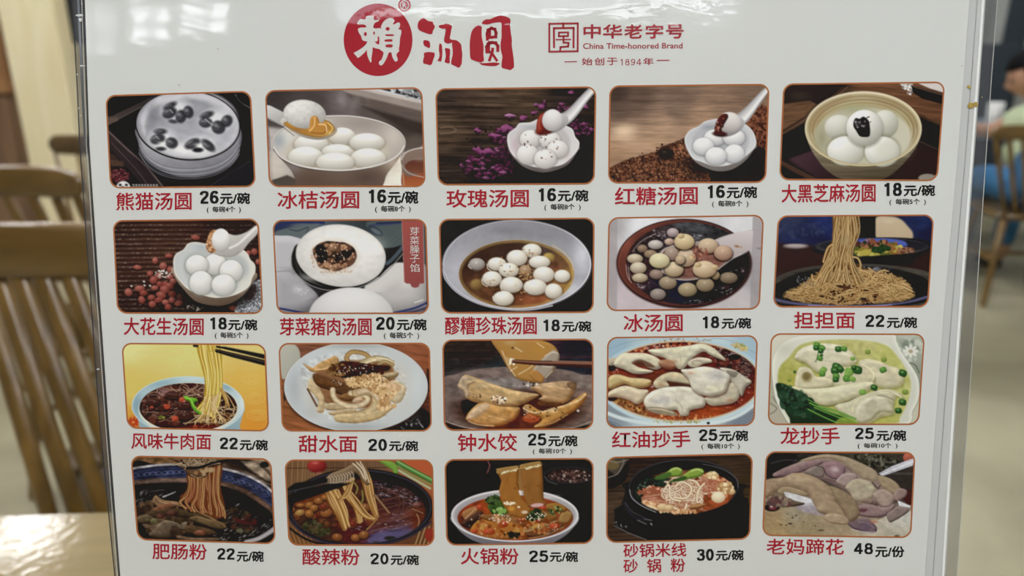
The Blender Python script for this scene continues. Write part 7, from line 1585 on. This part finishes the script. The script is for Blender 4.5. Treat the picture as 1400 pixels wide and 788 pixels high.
# image coordinates (the 1400 x 788 pixel grid) projected through the camera to sheet metres
def sheet(x, y, z=0.0):
    X, Y = (x-700)/F_PX, (y-394)/F_PX
    t = DIST*_n.z/(X*_n.x+Y*_n.y+_n.z)
    q = Vector((X*t, Y*t, t-DIST))
    return Vector((q.dot(_ux), -q.dot(_uy), z))
def sheet_np(x, y, z):
    X, Y = (x-700)/F_PX, (y-394)/F_PX
    t = DIST*_n.z/(X*_n.x+Y*_n.y+_n.z)
    a, b, c = X*t, Y*t, t-DIST
    return np.stack([a*_ux.x+b*_ux.y+c*_ux.z, -(a*_uy.x+b*_uy.y+c*_uy.z), np.full_like(a, z)], -1)
def plate(name, pts, z0, z1, mat, parent=MENU):
    """flat piece with the outline pts (image coordinates) between two levels"""
    bm = bmesh.new()
    a = [bm.verts.new(sheet(x, y, z0)) for x, y in pts]; b = [bm.verts.new(sheet(x, y, z1)) for x, y in pts]
    bm.faces.new(a); bm.faces.new(b)
    for i in range(len(pts)): j = (i+1) % len(pts); bm.faces.new((a[i], a[j], b[j], b[i]))
    return link(name, mesh(name, bm), mat, parent)
paper = laminated('white_card', 'dcdedb'); back = laminated('back_card', 'c9cbca')
def edge(pairs, y): 
    for (y0, x0), (y1, x1) in zip(pairs, pairs[1:]):
        if y <= y1: return x0+(x1-x0)*(y-y0)/(y1-y0)
    return x1
L_ = [(-70, 110.5), (0, 116), (200, 122.5), (380, 134.5), (580, 148.5), (788, 164.5), (850, 169.5)]
L_F = [(-70, 93), (0, 99), (130, 106), (200, 109), (380, 122), (580, 136.5), (788, 157), (850, 161)]
R_ = [(-70, 1333), (0, 1326.5), (200, 1311.5), (420, 1292), (588, 1279.5), (788, 1265.5), (850, 1261)]
R_B = [(-70, 1350), (0, 1345.5), (200, 1331), (420, 1314), (588, 1303), (788, 1290.5), (850, 1286.5)]
R_F = [(-70, 1369), (0, 1363.7), (100, 1356), (200, 1349), (420, 1334), (588, 1322), (788, 1308), (850, 1303.5)]
def pts(l, dx=0, ys=None): return [(x+dx, y) for y, x in l]
plate('printed_sheet', pts(L_)+pts(R_)[::-1], -.0003, 0, paper)['label'] = 'white printed card'
plate('backing_sheet', pts(R_, -3)+pts(R_B)[::-1], -.0006, -.0002, back)['label'] = 'edge of a second card behind'
plate('card_edge', [(x-3, y) for y, x in R_B]+[(x+.5, y) for y, x in R_B][::-1], -.0002, .0001, plain('bright_card_edge', 'f2f4f3', .4))['label'] = 'bright white card edge'
# clear plastic margins
fm, t_, b_ = nt('clear_film'); tr = t_.nodes.new('ShaderNodeBsdfTransparent'); tr.inputs[0].default_value = (.86, .86, .87, 1)
b_.inputs['Base Color'].default_value = lin('8a8c90'); b_.inputs['Roughness'].default_value = .12; b_.inputs['Coat Weight'].default_value = 0
gg = t_.nodes.new('ShaderNodeGroup'); gg.node_tree = LAM; t_.links.new(gg.outputs[0], b_.inputs['Normal'])
mx = t_.nodes.new('ShaderNodeMixShader'); mx.inputs[0].default_value = .14
t_.links.new(tr.outputs[0], mx.inputs[1]); t_.links.new(b_.outputs[0], mx.inputs[2]); t_.links.new(mx.outputs[0], t_.nodes['Material Output'].inputs[0])
plate('film_margin', pts(L_F)+pts(L_)[::-1], -.0004, -.0001, fm)['label'] = 'clear film margin, left'
plate('film_margin', pts(R_B)+pts(R_F)[::-1], -.0004, -.0001, fm)['label'] = 'clear film margin, right'
seam = plain('film_seam_and_glint', 'b9bab6', .3); seamd = plain('dark_film_fold', '3a3c40', .25)
def strip(name, l, dx, w, mat, z=.0001, lab=None):
    n = [(x+dx-w/2, y) for y, x in l]+[(x+dx+w/2, y) for y, x in l][::-1]
    o = plate(name, n, z-.0002, z, mat)
    if lab: o['label'] = lab
    return o
strip('film_seam_and_glint', R_F, 0, .9, seam); strip('film_seam_and_glint', R_B, 1.6, .8, seam)
strip('film_seam_and_glint', L_F, 0, 1.2, seamd, lab='dark film fold'); strip('film_seam_and_glint', L_, -1.4, 1.8, seamd, lab='dark film fold'); strip('film_seam_and_glint', L_, -4.2, .9, seam)
strip('film_seam_and_glint', [(0, 107), (60, 110), (130, 113), (200, 117)], 0, 3.2, plain('painted_film_glint', '7d8186', .15, .6)); strip('card_edge', R_, -.4, 1.1, plain('card_cut', 'c2c4c2', .5)); strip('card_edge', R_, 10, .5, plain('card_line', 'b4b6b4', .5))  # the grey metal strip is a glint painted on the left film
rg = random.Random(5)
gold = mottled('yellow_stain', 'a58a3c', 'c9b368', (300, 300, 300), .4)
def blob(name, x, y, rx, ry, mat, z=.0002, n=14, jit=.25, parent=MENU):
    return plate(name, [(x+rx*(1+rg.uniform(-jit, jit))*math.cos(a*2*math.pi/n), y+ry*(1+rg.uniform(-jit, jit))*math.sin(a*2*math.pi/n)) for a in range(n)], z-.0002, z, mat, parent)
for x, y, rx, ry in ((1324.5, 118.5, 2.6, 2.3), (1327, 144, 4.2, 3.8), (1333.5, 143, 3, 3.3), (1342.5, 133, .9, .8)): blob('yellow_stain', x, y, rx, ry, gold)['label'] = 'yellow speck of food'
gl = plain('painted_glint', 'd6d8d8', .2)
for x, y, rx, ry in ((109, 21, 4.5, 1.6), (110, 27, 2, 2.4), (113, 90, 4, .9), (106, 102, 1.2, 1.1), (108, 148, 1, 1), (110, 158, .8, .9), (134, 505, 1.8, 1), (112, 5, 1, 1)): blob('painted_glint', x, y, rx, ry, gl)['label'] = 'bright glint painted on the film'  # bright spots painted as glints on the left film

# ---- pictures of the dishes
PAPER_GAIN, VEIL, SAT = 1.2, .012, .9
def srgb_lin(a):
    a = np.clip(a/255., 0, 1); return np.where(a <= .04045, a/12.92, ((a+.055)/1.055)**2.4)
ink_mat = laminated('printed_picture', attr='ink'); orange = laminated('orange_print', 'b06a3c')
def rounded(Q, r, n=8):
    """outline of a rounded quad given in image coordinates"""
    out = []
    for i in range(4):
        p, a, b = np.array(Q[i]), np.array(Q[i-1]), np.array(Q[(i+1) % 4])
        da = (a-p)/np.linalg.norm(a-p); db = (b-p)/np.linalg.norm(b-p)
        c = p+(da+db)*r
        for k in range(n+1):
            t = k/n*math.pi/2
            out.append(tuple(c-db*r*math.cos(t)-da*r*math.sin(t)))
    return out
def make_picture(P):
    q = [(P['org'][0]+x/P['s'], P['org'][1]+y/P['s']) for x, y in P['quad']]
    k = P['fn']()
    img = k.img.astype(np.float64)
    sat, gain = P.get('sat', 1)*SAT, P.get('gain', 1)
    g = img@np.array([.3, .59, .11]); img = g[..., None]+(img-g[..., None])*sat
    col = srgb_lin(img)*gain
    col = np.clip((col-VEIL)*PAPER_GAIN, .002, .94)
    NU, NV, rad = 222, 138, 13.0
    wq = (math.dist(q[0], q[1])+math.dist(q[2], q[3]))/2; hq = (math.dist(q[1], q[2])+math.dist(q[3], q[0]))/2
    v = np.linspace(.0035, .9965, NV); u = np.linspace(0, 1, NU)
    d = np.minimum(v, 1-v)*hq                       # distance to the nearer long side
    ins = np.where(d < rad, rad-np.sqrt(np.clip(rad*rad-(rad-d)**2, 0, None)), 0)/wq+.0035
    Uu = ins[:, None]+(1-2*ins[:, None])*u[None, :]; Vv = np.repeat(v[:, None], NU, 1)
    A = [np.array(c) for c in q]
    xy = (A[0]*((1-Uu)*(1-Vv))[..., None]+A[1]*(Uu*(1-Vv))[..., None]+A[2]*(Uu*Vv)[..., None]+A[3]*((1-Uu)*Vv)[..., None])
    co = sheet_np(xy[..., 0], xy[..., 1], .00005).reshape(-1, 3)
    gx = np.clip((xy[..., 0]-P['org'][0])*P['s']/k.st, 0, k.w-1.01); gy = np.clip((xy[..., 1]-P['org'][1])*P['s']/k.st, 0, k.h-1.01)
    ix, iy = gx.astype(int), gy.astype(int); fx, fy = (gx-ix)[..., None], (gy-iy)[..., None]
    cc = (col[iy, ix]*(1-fx)+col[iy, ix+1]*fx)*(1-fy)+(col[iy+1, ix]*(1-fx)+col[iy+1, ix+1]*fx)*fy
    i = np.arange(NU*NV).reshape(NV, NU)
    faces = np.stack([i[:-1, :-1], i[1:, :-1], i[1:, 1:], i[:-1, 1:]], -1).reshape(-1, 4)
    me = bpy.data.meshes.new('dish_picture'); nf = len(faces)
    me.vertices.add(len(co)); me.vertices.foreach_set('co', co.ravel())
    me.loops.add(nf*4); me.loops.foreach_set('vertex_index', faces.ravel())
    me.polygons.add(nf); me.polygons.foreach_set('loop_start', np.arange(nf)*4); me.polygons.foreach_set('loop_total', np.full(nf, 4))
    me.update(calc_edges=True)
    at = me.color_attributes.new('ink', 'FLOAT_COLOR', 'POINT')
    at.data.foreach_set('color', np.concatenate([cc.reshape(-1, 3), np.ones((NU*NV, 1))], 1).astype(np.float32).ravel())
    o = link('dish_picture', me, ink_mat, MENU); o['label'] = P['label']
    # thin orange keyline round the picture
    a = rounded(q, rad+.5); c = np.mean(np.array(q), 0)
    b = rounded([tuple(np.array(p)+(np.sign(c-np.array(p)))*1.5) for p in q], rad-1.2); a = rounded([tuple(np.array(p)-(np.sign(c-np.array(p)))*.6) for p in q], rad+.6)
    bm = bmesh.new(); n = len(a)
    oa = [bm.verts.new(sheet(x, y, .00009)) for x, y in a]; ob = [bm.verts.new(sheet(x, y, .00009)) for x, y in b]
    for j in range(n): bm.faces.new((oa[j], oa[(j+1) % n], ob[(j+1) % n], ob[j]))
    link('keyline', mesh('keyline', bm), orange, o)
    return o
TONE = {1: (.9, 1), 2: (.95, 1), 3: (.9, .95), 7: (.8, 1), 8: (.9, 1), 9: (.85, 1), 10: (.9, .9), 12: (.88, 1), 13: (.9, .92), 14: (.88, 1.04), 15: (.9, 1), 16: (.75, .8), 17: (.85, .9), 18: (.92, .9), 19: (.92, .95), 20: (.7, .97)}
for n_, P in enumerate(PICS, 1):
    P['sat'], P['gain'] = TONE.get(n_, (1, 1))
    P['obj'] = make_picture(P)

# ---- lettering
red = laminated('red_print', 'a81f2e'); black = laminated('black_print', '131315'); white_ink = laminated('white_print', 'd9d9d6'); dred = laminated('dark_red_print', 'a3303a')
def lettering(name, text, quad, mat, bold=0.0, label=None, z=.00008, parent=MENU):
    """text stretched to the quad (TL, TR, BR, BL in image coordinates)"""
    cu = bpy.data.curves.new('t', 'FONT'); cu.body = text; cu.size = 1; cu.resolution_u = 3
    ob = bpy.data.objects.new('t', cu); C.objects.link(ob)
    dg = bpy.context.evaluated_depsgraph_get(); dg.update()
    src = bpy.data.meshes.new_from_object(ob.evaluated_get(dg)); bpy.data.objects.remove(ob); bpy.data.curves.remove(cu)
    n = len(src.vertices); co = np.empty(n*3); src.vertices.foreach_get('co', co); co = co.reshape(-1, 3)
    src.calc_loop_triangles(); tri = np.empty(len(src.loop_triangles)*3, np.int32); src.loop_triangles.foreach_get('vertices', tri); tri = tri.reshape(-1, 3)
    bpy.data.meshes.remove(src)
    mn, mxx = co.min(0), co.max(0); u = (co[:, 0]-mn[0])/(mxx[0]-mn[0]); v = 1-(co[:, 1]-mn[1])/max(mxx[1]-mn[1], 1e-6)
    A = [np.array(c, float) for c in quad]; hgt = math.dist(quad[0], quad[3]); bw = bold*hgt
    u = (bw+u*(math.dist(quad[0], quad[1])-2*bw))/math.dist(quad[0], quad[1]); v = (bw+v*(hgt-2*bw))/hgt
    xy = A[0]*((1-u)*(1-v))[:, None]+A[1]*(u*(1-v))[:, None]+A[2]*(u*v)[:, None]+A[3]*((1-u)*v)[:, None]
    # heavier weights are printed as overlapping impressions of the same glyphs
    offs = [(0, 0)] if bold <= 0 else [(math.cos(i*math.pi/4)*bw, math.sin(i*math.pi/4)*bw) for i in range(8)]
    cs = [sheet_np(xy[:, 0]+dx, xy[:, 1]+dy, z+i*2e-7) for i, (dx, dy) in enumerate(offs)]
    me = bpy.data.meshes.new(name); allc = np.concatenate(cs); ft = np.concatenate([tri+i*n for i in range(len(offs))])
    me.vertices.add(len(allc)); me.vertices.foreach_set('co', allc.ravel()); me.loops.add(ft.size); me.loops.foreach_set('vertex_index', ft.ravel())
    me.polygons.add(len(ft)); me.polygons.foreach_set('loop_start', np.arange(len(ft))*3); me.polygons.foreach_set('loop_total', np.full(len(ft), 3)); me.update(calc_edges=True)
    o = link(name, me, mat, parent)
    if label: o['label'] = label
    return o
def ov(cx, cy, rx, ry, n=20): return [(cx+rx*math.cos(i*2*math.pi/n), cy+ry*math.sin(i*2*math.pi/n)) for i in range(n+1)]
DIGIT = {'0': [ov(.3, .5, .2, .42)], '1': [[(.36, 0), (.36, 1)], [(.36, .09), (.27, .17), (.12, .22)]],
 '2': [[(.09, .32), (.12, .16), (.3, .08), (.47, .15), (.5, .3), (.42, .46), (.24, .66), (.12, .86)], [(.04, .92), (.58, .92)]],
 '3': [[(.09, .26), (.16, .12), (.3, .08), (.46, .15), (.47, .32), (.38, .43), (.22, .46)], [(.22, .46), (.42, .5), (.52, .66), (.46, .86), (.3, .92), (.14, .87), (.07, .72)]],
 '4': [[(.42, 0), (.42, 1)], [(.38, .08), (.08, .68)], [(.02, .7), (.6, .7)]],
 '5': [[(.54, .08), (.12, .08)], [(.16, .05), (.12, .5)], [(.12, .46), (.3, .38), (.48, .46), (.52, .66), (.45, .86), (.28, .92), (.13, .86), (.07, .74)]],
 '6': [[(.5, .24), (.42, .1), (.28, .09), (.14, .24), (.1, .55), (.1, .7)], ov(.31, .68, .2, .24)], '8': [ov(.3, .28, .175, .2), ov(.3, .7, .205, .23)], '9': [ov(.3, .32, .2, .24), [(.5, .3), (.49, .5), (.42, .78), (.3, .92), (.14, .88), (.09, .78)]]}
def figures(name, text, quad, mat, w, label, z=.00008):
    """upright grotesque figures drawn as bands of width w (of their height)"""
    bm = bmesh.new(); adv = .68; A = [np.array(c, float) for c in quad]; tw = adv*len(text)-.08
    asp = math.dist(quad[0], quad[1])/tw/math.dist(quad[0], quad[3])
    for i, ch in enumerate(text):
        for j, st in enumerate(DIGIT[ch]):
            closed = st[0] == st[-1] or math.dist(st[0], st[-1]) < 1e-6
            p = np.array(st if (closed or len(st) < 3) else smooth_pts(st, False, 4)); p = p*[asp, 1]
            if closed: d = np.roll(p[:-1], -1, 0)-np.roll(p[:-1], 1, 0); d = np.concatenate([d, d[:1]])
            else: d = np.gradient(p, axis=0)
            d /= np.linalg.norm(d, axis=1)[:, None]; nn = np.stack([-d[:, 1], d[:, 0]], 1)
            rows = []
            for q, m in zip(p, nn):
                r = []
                for sg in (-.5, .5):
                    g = q+m*w*sg*(1 if abs(m[0]) > .5 else .86); u = (g[0]/asp+i*adv-.02)/tw; v = min(max(g[1], 0), 1)
                    xy = A[0]*(1-u)*(1-v)+A[1]*u*(1-v)+A[2]*u*v+A[3]*(1-u)*v
                    r.append(bm.verts.new(sheet(xy[0], xy[1], z+j*3e-7)))
                rows.append(r)
            for r0, r1 in zip(rows, rows[1:]): bm.faces.new((r0[0], r1[0], r1[1], r0[1]))
    o = link(name, mesh(name, bm), mat); o.parent = MENU; o['label'] = label
    return o
def zq(P, x0, y0, x1, y1, dy=0):
    f = lambda x, y: (P['org'][0]+x/P['s'], P['org'][1]+y/P['s'])
    return [f(x0, y0-dy/2), f(x1, y0+dy/2), f(x1, y1+dy/2), f(x0, y1-dy/2)]
# dish name (box), number (box), unit (box), slope of the line, portion note (text, box)
ROWS = [
 ('熊猫汤圆', (80, 630, 520, 735), '26', (570, 622, 678, 697), (684, 632, 860, 700), -4, ('(  每碗4个  )', (608, 712, 806, 752))),
 ('冰桔汤圆', (104, 622, 580, 727), '16', (628, 615, 738, 692), (746, 622, 924, 698), -3, ('(  每碗8个  )', (672, 708, 880, 750))),
 ('玫瑰汤圆', (84, 618, 552, 722), '16', (600, 612, 708, 686), (716, 620, 890, 688), -3, ('(  每碗8个  )', (640, 700, 846, 740))),
 ('红糖汤圆', (64, 624, 535, 728), '16', (584, 616, 690, 688), (698, 622, 872, 690), -6, ('(  每碗8个  )', (616, 702, 822, 742))),
 ('大黑芝麻汤圆', (36, 624, 584, 732), '18', (626, 618, 738, 695), (746, 628, 930, 696), -5, ('(  每碗5个  )', (664, 710, 876, 750))),
 ('大花生汤圆', (82, 615, 548, 718), '18', (578, 614, 684, 684), (690, 624, 860, 690), 2, ('(  每碗5个  )', (612, 700, 808, 740))),
 ('芽菜猪肉汤圆', (74, 616, 610, 720), '20', (636, 612, 746, 686), (756, 622, 930, 690), 0, ('(  每碗5个  )', (680, 700, 886, 742))),
 ('醪糟珍珠汤圆', (58, 626, 608, 734), '18', (640, 644, 748, 714), (758, 652, 934, 718), -2, None),
 ('冰汤圆', (136, 630, 496, 738), '18', (610, 644, 720, 716), (732, 652, 912, 720), -5, None),
 ('担担面', (160, 636, 535, 742), '22', (600, 656, 718, 730), (730, 668, 918, 738), 0, None),
 ('风味牛肉面', (114, 614, 620, 718), '22', (676, 642, 790, 716), (800, 654, 980, 724), 6, None),
 ('甜水面', (150, 610, 512, 716), '20', (580, 632, 696, 706), (706, 642, 886, 708), 0, None),
 ('钟水饺', (134, 604, 490, 712), '25', (556, 604, 666, 676), (676, 614, 852, 682), -2, ('(  每碗10个  )', (584, 692, 818, 730))),
 ('红油抄手', (74, 628, 558, 732), '25', (612, 618, 724, 690), (734, 624, 914, 692), -6, ('(  每碗10个  )', (626, 704, 862, 744))),
 ('龙抄手', (124, 624, 500, 732), '25', (598, 626, 718, 698), (732, 640, 922, 710), 0, ('(  每碗10个  )', (614, 722, 866, 760))),
 ('肥肠粉', (178, 596, 524, 698), '22', (590, 626, 702, 698), (712, 642, 884, 712), 5, None),
 ('酸辣粉', (156, 612, 524, 718), '20', (594, 642, 712, 712), (722, 650, 904, 718), 2, None),
 ('火锅粉', (140, 608, 512, 714), '25', (580, 624, 702, 698), (710, 630, 892, 698), 0, None),
 ('砂锅米线', (146, 584, 540, 670), '30', (606, 620, 712, 692), (722, 624, 896, 692), -7, None),
 ('老妈蹄花', (60, 588, 550, 690), '48', (614, 616, 738, 686), (748, 634, 934, 706), 2, None)]
for P, (nm, nb, num, pb_, ub, dy, note) in zip(PICS, ROWS):
    lettering('dish_name', nm, zq(P, *nb, dy), red, .017, 'red lettering of a dish name')
    figures('price_number', num, zq(P, *pb_, dy*.3), black, .225, 'bold black price number')
    lettering('price_unit', '元/份' if nm == '老妈蹄花' else '元/碗', zq(P, *ub, dy*.4), black, .035, 'black lettering of the price unit')
    if note: lettering('portion_note', note[0], zq(P, *note[1], dy*.3), black, .018, 'small black portion note')
P = PICS[18]; lettering('dish_name', '砂  锅  粉', zq(P, 146, 680, 532, 766, -7), red, .017, 'red lettering of a dish name')
P = PICS[6]
for i, (ch, y0) in enumerate(zip('芽菜臊子馅', (88, 142, 194, 248, 302))):
    lettering('ribbon_character', ch, zq(P, 832+i*.5, y0, 887+i*.5, y0+47), white_ink, 0, 'white character on the red ribbon', z=.00009, parent=P['obj'])

# ---- header
def shape(name, polys, mat, z, org, s, holes=(), label=None, sm=True, parent=MENU):
    bm = bmesh.new()
    for p in polys:
        q = smooth_pts(p, True, 4) if sm else p
        vs = [bm.verts.new(sheet(org[0]+x/s, org[1]+y/s, z)) for x, y in q]
        f = bm.faces.new(vs)
    bmesh.ops.triangulate(bm, faces=bm.faces[:])
    o = link(name, mesh(name, bm), mat, parent)
    if label: o['label'] = label
    return o
def circ(cx, cy, rx, ry, n=48): return [(cx+rx*math.cos(i*2*math.pi/n), cy+ry*math.sin(i*2*math.pi/n)) for i in range(n)]
o1, s1 = (465, 0), 7.16
logo = shape('round_emblem', [circ(372, 390, 337, 355, 72)], red, .00006, o1, s1, label='round red emblem', sm=False)
glyph = [[(165, 228), (185, 200), (200, 186), (235, 192), (250, 185), (255, 165), (275, 155), (315, 155), (330, 170), (332, 192), (350, 198), (372, 192), (388, 190), (372, 210), (345, 222), (330, 245), (325, 270), (350, 280), (385, 276), (405, 282), (400, 262), (420, 220), (445, 195), (470, 180), (505, 178), (530, 195), (530, 215), (515, 240), (545, 232), (560, 222), (578, 222), (588, 240), (580, 270), (570, 285), (598, 296), (598, 330), (588, 370), (582, 440), (575, 480), (578, 500), (560, 520), (552, 540), (565, 580), (558, 598), (540, 602), (525, 585), (508, 545), (505, 520), (490, 512), (475, 520), (455, 570), (440, 600), (415, 635), (395, 640), (380, 625), (385, 600), (405, 585), (420, 545), (425, 515), (410, 500), (380, 480), (350, 475), (320, 465), (318, 500), (308, 560), (304, 612), (285, 590), (268, 545), (262, 510), (262, 490), (235, 520), (180, 565), (160, 550), (135, 520), (160, 505), (200, 480), (240, 450), (262, 420), (262, 405), (235, 402), (215, 385), (205, 350), (190, 330), (175, 290), (195, 272), (240, 270), (258, 262), (240, 242), (200, 240), (180, 242)]]
shape('emblem_character', glyph, white_ink, .00009, o1, s1, label='white brushed character', sm=True, parent=logo)
H = [circ(248, 334, 14, 20, 14), circ(333, 324, 9, 16, 12), circ(466, 283, 20, 18, 16), [(450, 338), (520, 338), (522, 352), (450, 352)], [(435, 392), (460, 386), (505, 386), (512, 396), (505, 408), (450, 408), (436, 404)],
     [(445, 446), (460, 436), (505, 436), (516, 448), (505, 464), (460, 464), (446, 458)], [(337, 402), (352, 408), (368, 396), (368, 362), (376, 358), (384, 372), (384, 420), (378, 436), (362, 430), (350, 420)]]
shape('emblem_gap', H, red, .00012, o1, s1, label='red gap in the character', sm=True, parent=logo)
reg = shape('registered_mark', [circ(630, 50, 62, 66, 32)], red, .00006, o1, s1, label='small round mark with the letter R', sm=False)
bm = bmesh.new(); ra, rb = circ(630, 50, 45, 47, 32), circ(630, 50, 37, 39, 32)
va = [bm.verts.new(sheet(465+x/s1, y/s1, .00009)) for x, y in ra]; vb = [bm.verts.new(sheet(465+x/s1, y/s1, .00009)) for x, y in rb]
for i in range(32): bm.faces.new((va[i], va[(i+1) % 32], vb[(i+1) % 32], vb[i]))
link('mark_ring', mesh('mark_ring', bm), white_ink, reg)
lettering('mark_letter', 'R', [(465+x/s1, y/s1) for x, y in ((612, 24), (650, 24), (650, 78), (612, 78))], white_ink, .02, None, .00009, reg)
o2, s2 = (565, 10), 8.293
soup = [[(50, 200), (60, 165), (80, 140), (110, 122), (135, 130), (160, 150), (190, 160), (220, 165), (228, 190), (244, 215), (235, 245), (222, 270), (215, 300), (185, 306), (150, 295), (110, 280), (70, 262), (52, 235)],
        [(120, 375), (150, 375), (180, 385), (190, 410), (192, 445), (180, 464), (160, 455), (130, 440), (115, 410)],
        [(122, 520), (160, 508), (200, 508), (242, 520), (240, 560), (225, 600), (210, 645), (185, 656), (150, 645), (115, 635), (112, 600), (122, 560)],
        [(286, 215), (310, 200), (345, 195), (370, 184), (400, 190), (438, 210), (432, 250), (425, 300), (415, 350), (440, 368), (470, 370), (500, 380), (530, 405), (545, 430), (550, 480), (556, 530), (552, 600), (548, 640), (530, 675), (515, 686), (490, 675), (450, 655), (430, 640), (432, 600), (446, 540), (446, 480), (440, 430), (438, 402), (400, 412), (370, 405), (350, 385), (352, 345), (362, 290), (365, 245), (330, 242), (300, 232)],
        [(295, 420), (308, 412), (322, 425), (330, 480), (328, 550), (318, 610), (295, 612), (276, 602), (290, 580), (298, 540), (290, 480)],
        [(360, 465), (385, 465), (415, 475), (418, 520), (412, 580), (415, 625), (400, 636), (370, 628), (356, 618), (368, 560), (365, 510)]]
shape('title_character', soup, red, .00007, o2, s2, label='red brushed title character, left')
rnd = [[(650, 580), (642, 500), (640, 420), (648, 340), (665, 270), (690, 235), (720, 212), (750, 208), (776, 222), (776, 270), (778, 340), (795, 420), (798, 480), (795, 530), (802, 600), (790, 615), (768, 625), (730, 618), (690, 605)],
       [(778, 180), (800, 150), (830, 135), (870, 135), (920, 112), (960, 98), (1000, 92), (1050, 105), (1100, 135), (1098, 200), (1105, 280), (1118, 360), (1118, 440), (1130, 520), (1140, 600), (1142, 675), (1120, 700), (1100, 712), (1050, 700), (1005, 685), (1000, 640), (1010, 560), (995, 500), (990, 420), (1000, 340), (1000, 260), (998, 180), (960, 172), (900, 180), (850, 195), (800, 192)],
       [(752, 632), (800, 634), (860, 630), (920, 626), (980, 636), (960, 655), (920, 668), (850, 665), (780, 655)]]
shape('title_character', rnd, red, .00007, o2, s2, label='red brushed title character, right')
def stroke_shape(name, strokes, mat, z, org, s, label=None, parent=MENU):
    bm = bmesh.new()
    for w, pl in strokes:
        for (x0, y0), (x1, y1) in zip(pl, pl[1:]):
            d = math.hypot(x1-x0, y1-y0) or 1; nx, ny = -(y1-y0)/d*w/2, (x1-x0)/d*w/2; ex, ey = (x1-x0)/d*w/2, (y1-y0)/d*w/2
            bm.faces.new([bm.verts.new(sheet(org[0]+x/s, org[1]+y/s, z)) for x, y in ((x0-ex+nx, y0-ey+ny), (x1+ex+nx, y1+ey+ny), (x1+ex-nx, y1+ey-ny), (x0-ex-nx, y0-ey-ny))])
    o = link(name, mesh(name, bm), mat, parent)
    if label: o['label'] = label
    return o
stroke_shape('title_character', [(34, [(840, 362), (838, 300), (850, 258), (885, 238), (925, 250), (938, 290), (935, 335), (880, 342)]), (26, [(870, 250), (868, 345)]), (34, [(835, 505), (832, 450), (850, 415), (890, 400), (935, 405), (958, 440), (958, 490)]), (24, [(860, 395), (860, 510)]),
              (32, [(900, 475), (890, 520), (865, 598)]), (30, [(905, 540), (925, 570), (945, 600)]), (18, [(870, 505), (905, 500)])], red, .00007, o2, s2, 'inner strokes of the right title character')
o3, s3 = (740, 20), 9.85
stroke_shape('square_emblem', [(26, [(108, 125), (492, 118), (490, 494), (108, 500), (108, 125)]), (30, [(296, 120), (296, 178)]), (28, [(172, 438), (170, 184), (436, 180), (434, 440)]),
              (24, [(238, 242), (362, 240), (360, 290), (236, 292), (238, 242)]), (20, [(205, 338), (390, 336)]), (26, [(300, 290), (300, 378), (368, 382), (360, 430), (258, 440), (254, 490)])], dred, .00007, o3, s3, 'square seal emblem in red lines')
o4, s4 = (790, 25), 9.032
def q4(x0, y0, x1, y1, dy=0): return [(o4[0]+x/s4, o4[1]+y/s4) for x, y in ((x0, y0), (x1, y0+dy), (x1, y1+dy), (x0, y1))]
for ch, a, b in (('中', 68, 284), ('华', 310, 548), ('老', 572, 796), ('字', 836, 1056), ('号', 1086, 1310)): lettering('heading_character', ch, q4(a, 76, b, 254, -3), dred, .03, 'red heading character')
lettering('english_heading', 'China Time-honored Brand', q4(64, 308, 1292, 380, -6), dred, .02, 'small red English heading')
for ch, a, b in (('始', 50, 182), ('创', 204, 326), ('于', 358, 490), ('年', 806, 936)): lettering('founding_character', ch, q4(a, 488, b, 580, 0), dred, .015, 'small red character')
figures('founding_year', '1894', q4(512, 502, 786, 584, -2), dred, .12, 'thin red year number')
stroke_shape('dash', [(13, [(980, 522), (1126, 519)])], dred, .00007, o4, s4); stroke_shape('dash', [(12, [(318, 636), (476, 634)])], dred, .00007, o3, s3)
# specks of print dust
dust = plain('dust', '8a8a86', .8)
for x, y in ((298, 67), (246, 117), (244, 116), (1315, 90), (1229, 760)): blob('dust_speck', x, y, .7, .6, dust)
